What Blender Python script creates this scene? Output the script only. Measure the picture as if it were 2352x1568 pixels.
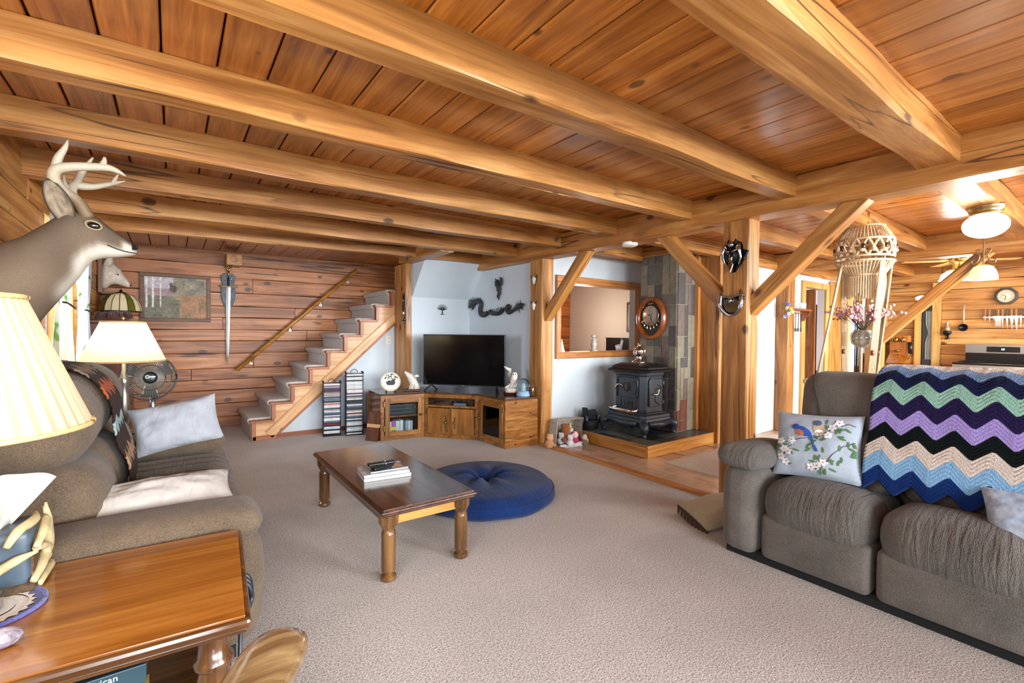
import bpy, bmesh, math, random
from math import sin, cos, pi, sqrt, radians, atan2, hypot
from mathutils import Vector, Matrix, Euler, noise

for o in list(bpy.data.objects):
    bpy.data.objects.remove(o, do_unlink=True)
S = bpy.context.scene
COL = S.collection
random.seed(7)

# ---------------------------------------------------------------- camera
yaw = atan2(781.0, 1069.0)
pitch = -atan2(21.0, 1069.0)
roll = radians(0.46)
f0 = Vector((sin(yaw), cos(yaw), 0)); r0 = Vector((cos(yaw), -sin(yaw), 0)); u0 = Vector((0, 0, 1))
fw = f0*cos(pitch) + u0*sin(pitch); up1 = u0*cos(pitch) - f0*sin(pitch)
rt = r0*cos(roll) + up1*sin(roll); up = up1*cos(roll) - r0*sin(roll)
cd = bpy.data.cameras.new('camera'); cam = bpy.data.objects.new('camera', cd); COL.objects.link(cam)
cam.matrix_world = Matrix(((rt.x, up.x, -fw.x, 0), (rt.y, up.y, -fw.y, 0), (rt.z, up.z, -fw.z, 1.3), (0, 0, 0, 1)))
cd.sensor_width = 36.0; cd.lens = 1069.0/2352.0*36.0; cd.clip_start = 0.02; cd.clip_end = 60
S.camera = cam

# ---------------------------------------------------------------- light and exposure
S.view_settings.view_transform = 'Standard'; S.view_settings.look = 'None'
S.view_settings.gamma = 1.0; S.view_settings.use_curve_mapping = False
S.view_settings.exposure = EXPO = 0.0
w = bpy.data.worlds.new('world'); S.world = w; w.use_nodes = True
w.node_tree.nodes['Background'].inputs[0].default_value = (0.90, 0.95, 1.0, 1)
w.node_tree.nodes['Background'].inputs[1].default_value = 1.1

def area(name, loc, aim, sx, sy, power, col):
    d = bpy.data.lights.new(name, 'AREA'); d.shape = 'RECTANGLE'; d.size = sx; d.size_y = sy
    d.energy = power; d.color = col
    o = bpy.data.objects.new(name, d); COL.objects.link(o); o.location = loc
    o.rotation_euler = (Vector(aim) - Vector(loc)).to_track_quat('-Z', 'Y').to_euler()
    return o
def point(name, loc, power, col, rad=0.04):
    d = bpy.data.lights.new(name, 'POINT'); d.energy = power; d.color = col; d.shadow_soft_size = rad
    o = bpy.data.objects.new(name, d); COL.objects.link(o); o.location = loc
    return o
area('window_daylight_behind', (0.6, -6.5, 1.9), (2.0, 4.5, 0.4), 4.5, 2.2, 900, (0.93, 0.97, 1.0))
area('window_daylight_right', (6.0, -6.0, 1.9), (3.0, 4.8, 0.3), 4.0, 2.2, 1350, (0.90, 0.95, 1.0))
area('window_daylight_kitchen', (8.3, -2.2, 1.6), (8.0, 2.5, 1.0), 2.0, 1.3, 110, (1.0, 0.96, 0.9))
area('window_daylight_left', (-0.60, 1.1, 1.6), (2.6, 5.4, 0.8), 1.5, 1.1, 45, (0.95, 0.98, 1.0))

area('window_daylight_far_left', (-1.7, 5.1, 1.75), (1.5, 5.1, 0.9), 2.2, 1.6, 420, (0.95, 0.98, 1.0))

# ---------------------------------------------------------------- materials
MATS = {}
def _new(name):
    m = bpy.data.materials.new(name); m.use_nodes = True
    nt = m.node_tree; b = nt.nodes['Principled BSDF']
    return m, nt, b
def srgb(c):
    if isinstance(c, str):
        c = c.lstrip('#'); c = [int(c[i:i+2], 16)/255 for i in (0, 2, 4)]
    return tuple((v/12.92 if v <= 0.04045 else ((v+0.055)/1.055)**2.4) for v in c[:3]) + (1.0,)
def mat(name, col, rough=0.5, metal=0.0, spec=0.5, emit=None, es=0.0, noise_amt=0.0, nscale=8.0, bump=0.0, bscale=60.0, trans=0.0, coat=0.0, alpha=1.0):
    if name in MATS: return MATS[name]
    m, nt, b = _new(name); c = srgb(col)
    b.inputs['Base Color'].default_value = c; b.inputs['Roughness'].default_value = rough
    b.inputs['Metallic'].default_value = metal; b.inputs['Specular IOR Level'].default_value = spec
    b.inputs['Transmission Weight'].default_value = trans; b.inputs['Coat Weight'].default_value = coat
    b.inputs['Alpha'].default_value = alpha
    if emit: b.inputs['Emission Color'].default_value = srgb(emit); b.inputs['Emission Strength'].default_value = es
    N = nt.nodes; L = nt.links
    if noise_amt or bump:
        tc = N.new('ShaderNodeTexCoord')
    if noise_amt:
        n = N.new('ShaderNodeTexNoise'); n.inputs['Scale'].default_value = nscale; n.inputs['Detail'].default_value = 5
        L.new(tc.outputs['Object'], n.inputs['Vector'])
        r = N.new('ShaderNodeMapRange'); r.inputs[1].default_value = 0.3; r.inputs[2].default_value = 0.7
        r.inputs[3].default_value = 1-noise_amt; r.inputs[4].default_value = 1+noise_amt*0.6
        L.new(n.outputs['Fac'], r.inputs[0])
        mx = N.new('ShaderNodeVectorMath'); mx.operation = 'SCALE'; mx.inputs[0].default_value = c[:3]
        L.new(r.outputs[0], mx.inputs['Scale']); L.new(mx.outputs[0], b.inputs['Base Color'])
    if bump:
        n2 = N.new('ShaderNodeTexNoise'); n2.inputs['Scale'].default_value = bscale; n2.inputs['Detail'].default_value = 3
        L.new(tc.outputs['Object'], n2.inputs['Vector'])
        bp = N.new('ShaderNodeBump'); bp.inputs['Strength'].default_value = bump; bp.inputs['Distance'].default_value = 0.01
        L.new(n2.outputs['Fac'], bp.inputs['Height']); L.new(bp.outputs['Normal'], b.inputs['Normal'])
    MATS[name] = m; return m

def wood(name, dark, base, light, axis='x', scale=1.0, knots=0.4, rough=0.32, vary=0.16, coat=0.15, stain=0.0, grain=1.0, crack=0.0):
    """grain runs along the object's local axis; each object is offset and toned by its own random value"""
    if name in MATS: return MATS[name]
    m, nt, b = _new(name); N = nt.nodes; L = nt.links
    tc = N.new('ShaderNodeTexCoord'); oi = N.new('ShaderNodeObjectInfo')
    off = N.new('ShaderNodeVectorMath'); off.operation = 'SCALE'; off.inputs[0].default_value = (37.0, 19.0, 53.0)
    L.new(oi.outputs['Random'], off.inputs['Scale'])
    add = N.new('ShaderNodeVectorMath'); add.operation = 'ADD'
    L.new(tc.outputs['Object'], add.inputs[0]); L.new(off.outputs[0], add.inputs[1])
    ax = 'xyz'.index(axis)
    def mapped(along, across):
        mp = N.new('ShaderNodeMapping'); sc = [across*scale]*3; sc[ax] = along*scale
        mp.inputs['Scale'].default_value = sc; L.new(add.outputs[0], mp.inputs['Vector']); return mp.outputs[0]
    n1 = N.new('ShaderNodeTexNoise'); n1.inputs['Scale'].default_value = 1.0; n1.inputs['Detail'].default_value = 6; n1.inputs['Roughness'].default_value = 0.62; n1.inputs['Distortion'].default_value = 1.2
    L.new(mapped(0.9, 11.0), n1.inputs['Vector'])
    cr = N.new('ShaderNodeValToRGB'); e = cr.color_ramp.elements
    e[0].position = 0.28; e[0].color = srgb(dark); e[1].position = 0.72; e[1].color = srgb(light)
    k = cr.color_ramp.elements.new(0.5); k.color = srgb(base)
    L.new(n1.outputs['Fac'], cr.inputs[0])
    # fine fibre lines
    n2 = N.new('ShaderNodeTexNoise'); n2.inputs['Scale'].default_value = 1.0; n2.inputs['Detail'].default_value = 3
    L.new(mapped(3.0, 90.0), n2.inputs['Vector'])
    r2 = N.new('ShaderNodeMapRange'); r2.inputs[1].default_value = 0.35; r2.inputs[2].default_value = 0.65
    r2.inputs[3].default_value = 1-0.14*grain; r2.inputs[4].default_value = 1+0.08*grain; L.new(n2.outputs['Fac'], r2.inputs[0])
    mul = N.new('ShaderNodeVectorMath'); mul.operation = 'SCALE'; L.new(cr.outputs[0], mul.inputs[0]); L.new(r2.outputs[0], mul.inputs['Scale'])
    # tone of each piece
    rv = N.new('ShaderNodeMapRange'); rv.inputs[3].default_value = 1-vary; rv.inputs[4].default_value = 1+vary; L.new(oi.outputs['Random'], rv.inputs[0])
    hs = N.new('ShaderNodeHueSaturation'); L.new(rv.outputs[0], hs.inputs['Value']); L.new(mul.outputs[0], hs.inputs['Color'])
    out = hs.outputs[0]
    if stain:
        ns = N.new('ShaderNodeTexNoise'); ns.inputs['Scale'].default_value = 1.6; ns.inputs['Detail'].default_value = 4; L.new(add.outputs[0], ns.inputs['Vector'])
        rs = N.new('ShaderNodeMapRange'); rs.inputs[1].default_value = 0.5; rs.inputs[2].default_value = 0.75; rs.inputs[3].default_value = 0; rs.inputs[4].default_value = stain; L.new(ns.outputs['Fac'], rs.inputs[0])
        ms = N.new('ShaderNodeMix'); ms.data_type = 'RGBA'; L.new(rs.outputs[0], ms.inputs['Factor']); L.new(out, ms.inputs[6]); ms.inputs[7].default_value = srgb(dark); out = ms.outputs[2]
    if knots:
        v = N.new('ShaderNodeTexVoronoi'); v.inputs['Scale'].default_value = 1.0; v.inputs['Randomness'].default_value = 1.0
        nd = N.new('ShaderNodeTexNoise'); nd.inputs['Scale'].default_value = 14.0; L.new(add.outputs[0], nd.inputs['Vector'])
        nv = N.new('ShaderNodeVectorMath'); nv.operation = 'SCALE'; nv.inputs['Scale'].default_value = 0.10; L.new(nd.outputs['Color'], nv.inputs[0])
        av = N.new('ShaderNodeVectorMath'); av.operation = 'ADD'; L.new(mapped(4.6, 7.5), av.inputs[0]); L.new(nv.outputs[0], av.inputs[1]); L.new(av.outputs[0], v.inputs['Vector'])
        sep = N.new('ShaderNodeSeparateColor'); L.new(v.outputs['Color'], sep.inputs[0])
        rad = N.new('ShaderNodeMapRange'); rad.inputs[1].default_value = 1-knots; rad.inputs[2].default_value = 1.0; rad.inputs[3].default_value = 0.0; rad.inputs[4].default_value = 0.19; L.new(sep.outputs[0], rad.inputs[0])
        sub = N.new('ShaderNodeMath'); sub.operation = 'SUBTRACT'; L.new(rad.outputs[0], sub.inputs[0]); L.new(v.outputs['Distance'], sub.inputs[1])
        kr = N.new('ShaderNodeMapRange'); kr.inputs[1].default_value = -0.05; kr.inputs[2].default_value = 0.03; kr.inputs[3].default_value = 0; kr.inputs[4].default_value = 0.85; L.new(sub.outputs[0], kr.inputs[0])
        mk = N.new('ShaderNodeMix'); mk.data_type = 'RGBA'; L.new(kr.outputs[0], mk.inputs['Factor']); L.new(out, mk.inputs[6])
        mk.inputs[7].default_value = srgb('#3a1b0b'); out = mk.outputs[2]
    if crack:
        nc = N.new('ShaderNodeTexNoise'); nc.inputs['Scale'].default_value = 1.0; nc.inputs['Detail'].default_value = 2; nc.inputs['Roughness'].default_value = 0.55
        L.new(mapped(0.22, 7.0), nc.inputs['Vector'])
        s1 = N.new('ShaderNodeMath'); s1.operation = 'SUBTRACT'; L.new(nc.outputs['Fac'], s1.inputs[0]); s1.inputs[1].default_value = 0.5
        s2 = N.new('ShaderNodeMath'); s2.operation = 'ABSOLUTE'; L.new(s1.outputs[0], s2.inputs[0])
        nm_ = N.new('ShaderNodeTexNoise'); nm_.inputs['Scale'].default_value = 1.3; L.new(add.outputs[0], nm_.inputs['Vector'])
        wd = N.new('ShaderNodeMapRange'); wd.inputs[1].default_value = 0.45; wd.inputs[2].default_value = 0.7; wd.inputs[3].default_value = 0.0; wd.inputs[4].default_value = 0.011*crack; L.new(nm_.outputs['Fac'], wd.inputs[0])
        s3 = N.new('ShaderNodeMath'); s3.operation = 'SUBTRACT'; L.new(wd.outputs[0], s3.inputs[0]); L.new(s2.outputs[0], s3.inputs[1])
        rc = N.new('ShaderNodeMapRange'); rc.inputs[1].default_value = -0.003; rc.inputs[2].default_value = 0.004; rc.inputs[3].default_value = 0; rc.inputs[4].default_value = 0.85; L.new(s3.outputs[0], rc.inputs[0])
        mc = N.new('ShaderNodeMix'); mc.data_type = 'RGBA'; L.new(rc.outputs[0], mc.inputs['Factor']); L.new(out, mc.inputs[6]); dk = srgb(dark); mc.inputs[7].default_value = (dk[0]*0.2, dk[1]*0.18, dk[2]*0.18, 1); out = mc.outputs[2]
    L.new(out, b.inputs['Base Color'])
    b.inputs['Roughness'].default_value = rough; b.inputs['Coat Weight'].default_value = coat; b.inputs['Coat Roughness'].default_value = 0.18
    bp = N.new('ShaderNodeBump'); bp.inputs['Strength'].default_value = 0.25; bp.inputs['Distance'].default_value = 0.004
    L.new(n1.outputs['Fac'], bp.inputs['Height']); L.new(bp.outputs['Normal'], b.inputs['Normal'])
    MATS[name] = m; return m

def fabric(name, c1, c2, fine=220.0, coarse=3.0, bump=0.5, rough=0.95, sheen=0.3, lines=None, dist=0.004):
    if name in MATS: return MATS[name]
    m, nt, b = _new(name); N = nt.nodes; L = nt.links
    tc = N.new('ShaderNodeTexCoord')
    n1 = N.new('ShaderNodeTexNoise'); n1.inputs['Scale'].default_value = coarse; n1.inputs['Detail'].default_value = 6; n1.inputs['Roughness'].default_value = 0.6
    L.new(tc.outputs['Object'], n1.inputs['Vector'])
    n2 = N.new('ShaderNodeTexNoise'); n2.inputs['Scale'].default_value = fine; n2.inputs['Detail'].default_value = 2
    L.new(tc.outputs['Object'], n2.inputs['Vector'])
    ma = N.new('ShaderNodeMath'); ma.operation = 'MULTIPLY_ADD'; ma.inputs[1].default_value = 0.55; L.new(n2.outputs['Fac'], ma.inputs[0])
    mb_ = N.new('ShaderNodeMath'); mb_.operation = 'MULTIPLY'; mb_.inputs[1].default_value = 0.45; L.new(n1.outputs['Fac'], mb_.inputs[0]); L.new(mb_.outputs[0], ma.inputs[2])
    cr = N.new('ShaderNodeValToRGB'); e = cr.color_ramp.elements; e[0].position = 0.34; e[0].color = srgb(c1); e[1].position = 0.66; e[1].color = srgb(c2)
    L.new(ma.outputs[0], cr.inputs[0]); L.new(cr.outputs[0], b.inputs['Base Color'])
    b.inputs['Roughness'].default_value = rough; b.inputs['Specular IOR Level'].default_value = 0.15; b.inputs['Sheen Weight'].default_value = sheen; b.inputs['Sheen Roughness'].default_value = 0.5
    h = n2.outputs['Fac']
    if lines:
        mp = N.new('ShaderNodeMapping'); mp.inputs['Scale'].default_value = lines; L.new(tc.outputs['Object'], mp.inputs['Vector'])
        n3 = N.new('ShaderNodeTexNoise'); n3.inputs['Scale'].default_value = 1.0; n3.inputs['Detail'].default_value = 3; n3.inputs['Distortion'].default_value = 0.8; L.new(mp.outputs[0], n3.inputs['Vector'])
        ad = N.new('ShaderNodeMath'); ad.operation = 'MULTIPLY_ADD'; ad.inputs[1].default_value = 3.0; L.new(n3.outputs['Fac'], ad.inputs[0]); L.new(h, ad.inputs[2]); h = ad.outputs[0]
    bp = N.new('ShaderNodeBump'); bp.inputs['Strength'].default_value = bump; bp.inputs['Distance'].default_value = dist
    L.new(h, bp.inputs['Height']); L.new(bp.outputs['Normal'], b.inputs['Normal'])
    MATS[name] = m; return m

def vcol(name, rough=0.8, bump=0.0, bscale=200.0, spec=0.3, stretch=None, dist=0.003):
    """colour comes from the mesh's own colour attribute 'Col'"""
    if name in MATS: return MATS[name]
    m, nt, b = _new(name); N = nt.nodes; L = nt.links
    a = N.new('ShaderNodeAttribute'); a.attribute_name = 'Col'
    out = a.outputs['Color']
    if bump:
        tc = N.new('ShaderNodeTexCoord'); mp = N.new('ShaderNodeMapping')
        if stretch: mp.inputs['Scale'].default_value = stretch
        L.new(tc.outputs['Object'], mp.inputs['Vector'])
        n = N.new('ShaderNodeTexNoise'); n.inputs['Scale'].default_value = bscale; n.inputs['Detail'].default_value = 3; L.new(mp.outputs[0], n.inputs['Vector'])
        bp = N.new('ShaderNodeBump'); bp.inputs['Strength'].default_value = bump; bp.inputs['Distance'].default_value = dist
        L.new(n.outputs['Fac'], bp.inputs['Height']); L.new(bp.outputs['Normal'], b.inputs['Normal'])
        r = N.new('ShaderNodeMapRange'); r.inputs[1].default_value = 0.3; r.inputs[2].default_value = 0.7; r.inputs[3].default_value = 0.78; r.inputs[4].default_value = 1.15; L.new(n.outputs['Fac'], r.inputs[0])
        sc = N.new('ShaderNodeVectorMath'); sc.operation = 'SCALE'; L.new(out, sc.inputs[0]); L.new(r.outputs[0], sc.inputs['Scale']); out = sc.outputs[0]
    L.new(out, b.inputs['Base Color'])
    b.inputs['Roughness'].default_value = rough; b.inputs['Specular IOR Level'].default_value = spec
    MATS[name] = m; return m

def shade_mat(name, col, trans_col):
    if name in MATS: return MATS[name]
    m = bpy.data.materials.new(name); m.use_nodes = True; nt = m.node_tree; N = nt.nodes; L = nt.links
    N.clear(); o = N.new('ShaderNodeOutputMaterial'); d = N.new('ShaderNodeBsdfDiffuse'); t = N.new('ShaderNodeBsdfTranslucent'); mx = N.new('ShaderNodeMixShader')
    d.inputs[0].default_value = srgb(col); t.inputs[0].default_value = srgb(trans_col); mx.inputs[0].default_value = 0.5
    L.new(d.outputs[0], mx.inputs[1]); L.new(t.outputs[0], mx.inputs[2]); L.new(mx.outputs[0], o.inputs[0])
    MATS[name] = m; return m

def glass(name, col='#ffffff', rough=0.03, ior=1.45, thin=True):
    if name in MATS: return MATS[name]
    m = bpy.data.materials.new(name); m.use_nodes = True; nt = m.node_tree; N = nt.nodes; L = nt.links
    N.clear(); o = N.new('ShaderNodeOutputMaterial')
    if thin:
        t = N.new('ShaderNodeBsdfTransparent'); g = N.new('ShaderNodeBsdfGlossy'); mx = N.new('ShaderNodeMixShader'); fr = N.new('ShaderNodeFresnel')
        t.inputs[0].default_value = srgb(col); g.inputs[1].default_value = rough; fr.inputs[0].default_value = ior
        L.new(fr.outputs[0], mx.inputs[0]); L.new(t.outputs[0], mx.inputs[1]); L.new(g.outputs[0], mx.inputs[2]); L.new(mx.outputs[0], o.inputs[0])
    else:
        g = N.new('ShaderNodeBsdfGlass'); g.inputs[0].default_value = srgb(col); g.inputs[1].default_value = rough; g.inputs[2].default_value = ior; L.new(g.outputs[0], o.inputs[0])
    MATS[name] = m; return m

# ---------------------------------------------------------------- mesh building
class MB:
    def __init__(s): s.v = []; s.f = []; s.mi = []; s.cur = 0; s.M = Matrix.Identity(4); s.c = []; s.col = (1, 1, 1)
    def add(s, vs, fs):
        b = len(s.v)
        for p in vs: s.v.append(tuple(s.M @ Vector(p))); s.c.append(s.col)
        for f in fs: s.f.append(tuple(i+b for i in f)); s.mi.append(s.cur)
        return s
    def box(s, x0, x1, y0, y1, z0, z1):
        return s.add([(x0,y0,z0),(x1,y0,z0),(x1,y1,z0),(x0,y1,z0),(x0,y0,z1),(x1,y0,z1),(x1,y1,z1),(x0,y1,z1)],
                     [(3,2,1,0),(4,5,6,7),(0,1,5,4),(1,2,6,5),(2,3,7,6),(3,0,4,7)])
    def cbox(s, c, sx, sy, sz): return s.box(c[0]-sx/2, c[0]+sx/2, c[1]-sy/2, c[1]+sy/2, c[2]-sz/2, c[2]+sz/2)
    def prism(s, pts, a0, a1, plane='xy'):
        """polygon pts extruded from a0 to a1 along the remaining axis"""
        n = len(pts)
        def P(p, a): return {'xy': (p[0], p[1], a), 'xz': (p[0], a, p[1]), 'yz': (a, p[0], p[1])}[plane]
        vs = [P(p, a0) for p in pts] + [P(p, a1) for p in pts]
        fs = [tuple(range(n))[::-1], tuple(range(n, 2*n))] + [(i, (i+1) % n, n+(i+1) % n, n+i) for i in range(n)]
        return s.add(vs, fs)
    def tube(s, path, r, n=8, cap=True, flat=1.0):
        path = [Vector(p) for p in path]; m = len(path)
        rr = r if isinstance(r, (list, tuple)) else [r]*m
        vs = []; fs = []; ref = None
        for i, p in enumerate(path):
            t = (path[min(i+1, m-1)] - path[max(i-1, 0)]).normalized()
            if ref is None:
                ref = Vector((0, 0, 1)) if abs(t.z) < 0.9 else Vector((1, 0, 0))
            a = (ref - t*ref.dot(t)).normalized(); b = t.cross(a); ref = a
            for k in range(n):
                an = 2*pi*k/n; vs.append(p + a*(cos(an)*rr[i]) + b*(sin(an)*rr[i]*flat))
        for i in range(m-1):
            for k in range(n):
                k2 = (k+1) % n; fs.append((i*n+k, i*n+k2, (i+1)*n+k2, (i+1)*n+k))
        if cap: fs += [tuple(range(n))[::-1], tuple(range((m-1)*n, m*n))]
        return s.add(vs, fs)
    def lathe(s, prof, n=24, c=(0, 0, 0), sx=1.0, sy=1.0, wave=None):
        vs = []; fs = []; m = len(prof)
        for (r, z) in prof:
            for k in range(n):
                a = 2*pi*k/n; q = r*(1+(wave(a, z) if wave else 0))
                vs.append((c[0]+q*cos(a)*sx, c[1]+q*sin(a)*sy, c[2]+z))
        for i in range(m-1):
            for k in range(n):
                k2 = (k+1) % n; fs.append((i*n+k, i*n+k2, (i+1)*n+k2, (i+1)*n+k))
        if prof[0][0] > 1e-6: fs.append(tuple(range(n))[::-1])
        if prof[-1][0] > 1e-6: fs.append(tuple(range((m-1)*n, m*n)))
        return s.add(vs, fs)
    def ball(s, c, r, n=12, sx=1, sy=1, sz=1):
        m = max(6, n//2+1)
        return s.lathe([(max(r*sin(pi*i/m), 0), -r*cos(pi*i/m)*sz) for i in range(m+1)], n, c, sx, sy)
    def loft(s, rings, cap=True, closed=True):
        n = len(rings[0]); vs = [p for r in rings for p in r]; fs = []
        for i in range(len(rings)-1):
            for k in range(n if closed else n-1):
                k2 = (k+1) % n; fs.append((i*n+k, i*n+k2, (i+1)*n+k2, (i+1)*n+k))
        if cap and closed: fs += [tuple(range(n))[::-1], tuple(range((len(rings)-1)*n, len(rings)*n))]
        return s.add(vs, fs)
    def grid(s, fn, nu, nv, mfn=None):
        vs = [fn(i/nu, j/nv) for i in range(nu+1) for j in range(nv+1)]; b = len(s.v)
        for p in vs: s.v.append(tuple(s.M @ Vector(p))); s.c.append(s.col)
        for i in range(nu):
            for j in range(nv):
                a = i*(nv+1)+j; s.f.append((b+a, b+a+nv+1, b+a+nv+2, b+a+1)); s.mi.append(mfn(i, j) if mfn else s.cur)
        return s
    def rbox(s, hx, hy, hz, r, n=10, fn=None):
        """rounded box centred on the origin of s.M; fn deforms points"""
        r = min(r, hx, hy, hz); vs = []; fs = []; idx = {}
        def lin(h):
            inner = h - r
            a = [-h + r*(1-cos(pi/2*i/3)) for i in range(3)]
            b = [-inner + 2*inner*i/n for i in range(n+1)] if inner > 1e-6 else [0.0]
            return a + b + [-q for q in a[::-1]]
        def put(p):
            q = Vector((max(-hx+r, min(hx-r, p[0])), max(-hy+r, min(hy-r, p[1])), max(-hz+r, min(hz-r, p[2]))))
            d = Vector(p)-q
            p2 = q + d.normalized()*r if d.length > 1e-9 else q
            key = (round(p[0], 6), round(p[1], 6), round(p[2], 6))
            if key in idx: return idx[key]
            if fn: p2 = Vector(fn(p2.x, p2.y, p2.z))
            idx[key] = len(vs); vs.append(p2); return idx[key]
        X, Y, Z = lin(hx), lin(hy), lin(hz)
        for (A, B, mk, h) in ((X, Y, lambda a, b, t: (a, b, t), hz), (Y, Z, lambda a, b, t: (t, a, b), hx), (Z, X, lambda a, b, t: (b, t, a), hy)):
            for t in (-h, h):
                for i in range(len(A)-1):
                    for j in range(len(B)-1):
                        q = [put(mk(A[i], B[j], t)), put(mk(A[i+1], B[j], t)), put(mk(A[i+1], B[j+1], t)), put(mk(A[i], B[j+1], t))]
                        fs.append(q if t > 0 else q[::-1])
        return s.add(vs, fs)
    def build(s, name, m, parent=None, smooth=False, bev=0.0, sub=0, solid=0.0, auto=None, origin=None):
        me = bpy.data.meshes.new(name)
        vs = s.v
        if origin is not None: vs = [(p[0]-origin[0], p[1]-origin[1], p[2]-origin[2]) for p in vs]
        me.from_pydata(vs, [], s.f)
        ms = m if isinstance(m, (list, tuple)) else [m]
        for q in ms: me.materials.append(q)
        if len(ms) > 1: me.polygons.foreach_set('material_index', s.mi)
        if any(c != (1, 1, 1) for c in s.c):
            at = me.color_attributes.new('Col', 'FLOAT_COLOR', 'POINT')
            at.data.foreach_set('color', [q for c in s.c for q in (*c[:3], 1.0)])
        if smooth: me.polygons.foreach_set('use_smooth', [True]*len(me.polygons))
        me.update()
        o = bpy.data.objects.new(name, me); COL.objects.link(o)
        if origin is not None: o.location = origin
        if parent is not None: adopt(o, parent)
        if solid:
            q = o.modifiers.new('solid', 'SOLIDIFY'); q.thickness = solid; q.offset = 0
        if bev:
            q = o.modifiers.new('bevel', 'BEVEL'); q.width = bev; q.segments = 2; q.limit_method = 'ANGLE'; q.angle_limit = radians(35)
        if sub:
            q = o.modifiers.new('sub', 'SUBSURF'); q.levels = sub; q.render_levels = sub
        return o
def chain_inv(p):
    m = Matrix.Identity(4)
    m = world_of(p)
    return m.inverted()
def world_of(o):
    b = o.matrix_basis.copy()
    return (world_of(o.parent) @ o.matrix_parent_inverse @ b) if o.parent else b
def adopt(o, p):
    o.parent = p; o.matrix_parent_inverse = world_of(p).inverted()
def tag(o, label, cat=None, group=None):
    o['label'] = label
    if cat: o['category'] = cat
    if group: o['group'] = group
    return o
def struct(o, label=None):
    o['kind'] = 'structure'
    if label: o['label'] = label
    return o
def thing(name, label, cat, loc=(0, 0, 0), group=None):
    o = bpy.data.objects.new(name, None); COL.objects.link(o); o.location = loc; o.empty_display_size = 0.1
    return tag(o, label, cat, group)
def dup(o, parent=None, mtx=None):
    c = o.copy(); COL.objects.link(c)
    if mtx is not None: c.matrix_basis = mtx
    if parent is not None: c.parent = parent
    for ch in list(o.children): dup(ch, c)
    return c

_tcache = {}
def timber(name, p0, p1, w, h, m, parent=None, amp=0.004, seed=None, seg=None, cham=0.008, upv=(0, 0, 1)):
    """hewn timber from p0 to p1 (centre line); local X runs along its length"""
    p0 = Vector(p0); p1 = Vector(p1); L = (p1-p0).length
    key = None
    if seed is not None: key = (name, round(L, 4), round(w, 4), round(h, 4), amp, seed); 
    if key and key in _tcache: me = _tcache[key]
    else:
        rs = random.Random(seed if seed is not None else random.random()); sx = rs.random()*50
        n = seg or max(1, int(L/0.22)) if amp else 1
        ring = [(-w/2+cham, -h/2), (w/2-cham, -h/2), (w/2, -h/2+cham), (w/2, h/2-cham), (w/2-cham, h/2), (-w/2+cham, h/2), (-w/2, h/2-cham), (-w/2, -h/2+cham)]
        vs = []; fs = []
        for i in range(n+1):
            x = L*i/n
            for k, (a, b) in enumerate(ring):
                dy = noise.noise((x*1.6+sx, k//2*3.1, 0.3))*amp; dz = noise.noise((x*1.6+sx, k//2*3.1, 7.7))*amp
                vs.append((x, a+dy, b+dz))
        for i in range(n):
            for k in range(8):
                k2 = (k+1) % 8; fs.append((i*8+k, i*8+k2, (i+1)*8+k2, (i+1)*8+k))
        fs += [tuple(range(8))[::-1], tuple(range(n*8, n*8+8))]
        me = bpy.data.meshes.new(name); me.from_pydata(vs, [], fs); me.materials.append(m)
        bm = bmesh.new(); bm.from_mesh(me); bmesh.ops.recalc_face_normals(bm, faces=bm.faces); bm.to_mesh(me); bm.free(); me.update()
        if key: _tcache[key] = me
    o = bpy.data.objects.new(name, me); COL.objects.link(o)
    x = (p1-p0).normalized(); u = Vector(upv); y = u.cross(x)
    if y.length < 1e-5: y = Vector((0, 1, 0)).cross(x)
    y.normalize(); z = x.cross(y)
    o.matrix_basis = Matrix(((x.x, y.x, z.x, p0.x), (x.y, y.y, z.y, p0.y), (x.z, y.z, z.z, p0.z), (0, 0, 0, 1)))
    if parent is not None: adopt(o, parent)
    return o

_unit = {}
def plate(name, c, sx, sy, sz, m, parent=None, rot=None):
    """small block sharing mesh data with all blocks of the same size and material"""
    key = (name.split('.')[0], round(sx, 4), round(sy, 4), round(sz, 4), m.name)
    if key not in _unit:
        r = min(sx, sy, sz)*0.18

        x, y, z = sx/2, sy/2, sz/2
        vs = []; fs = []
        # chamfered block: 24 vertices
        for i, (X, Y, Z) in enumerate([(a, b2, c2) for a in (-1, 1) for b2 in (-1, 1) for c2 in (-1, 1)]):
            vs += [(X*x, Y*(y-r), Z*(z-r)), (X*(x-r), Y*y, Z*(z-r)), (X*(x-r), Y*(y-r), Z*z)]
        me = bpy.data.meshes.new(name); bm = bmesh.new()
        for v in vs: bm.verts.new(v)
        bmesh.ops.convex_hull(bm, input=bm.verts); bm.to_mesh(me); bm.free()
        me.materials.append(m); _unit[key] = me
    o = bpy.data.objects.new(name, _unit[key]); COL.objects.link(o); o.location = c
    if rot: o.rotation_euler = rot
    if parent is not None: adopt(o, parent)
    return o

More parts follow.
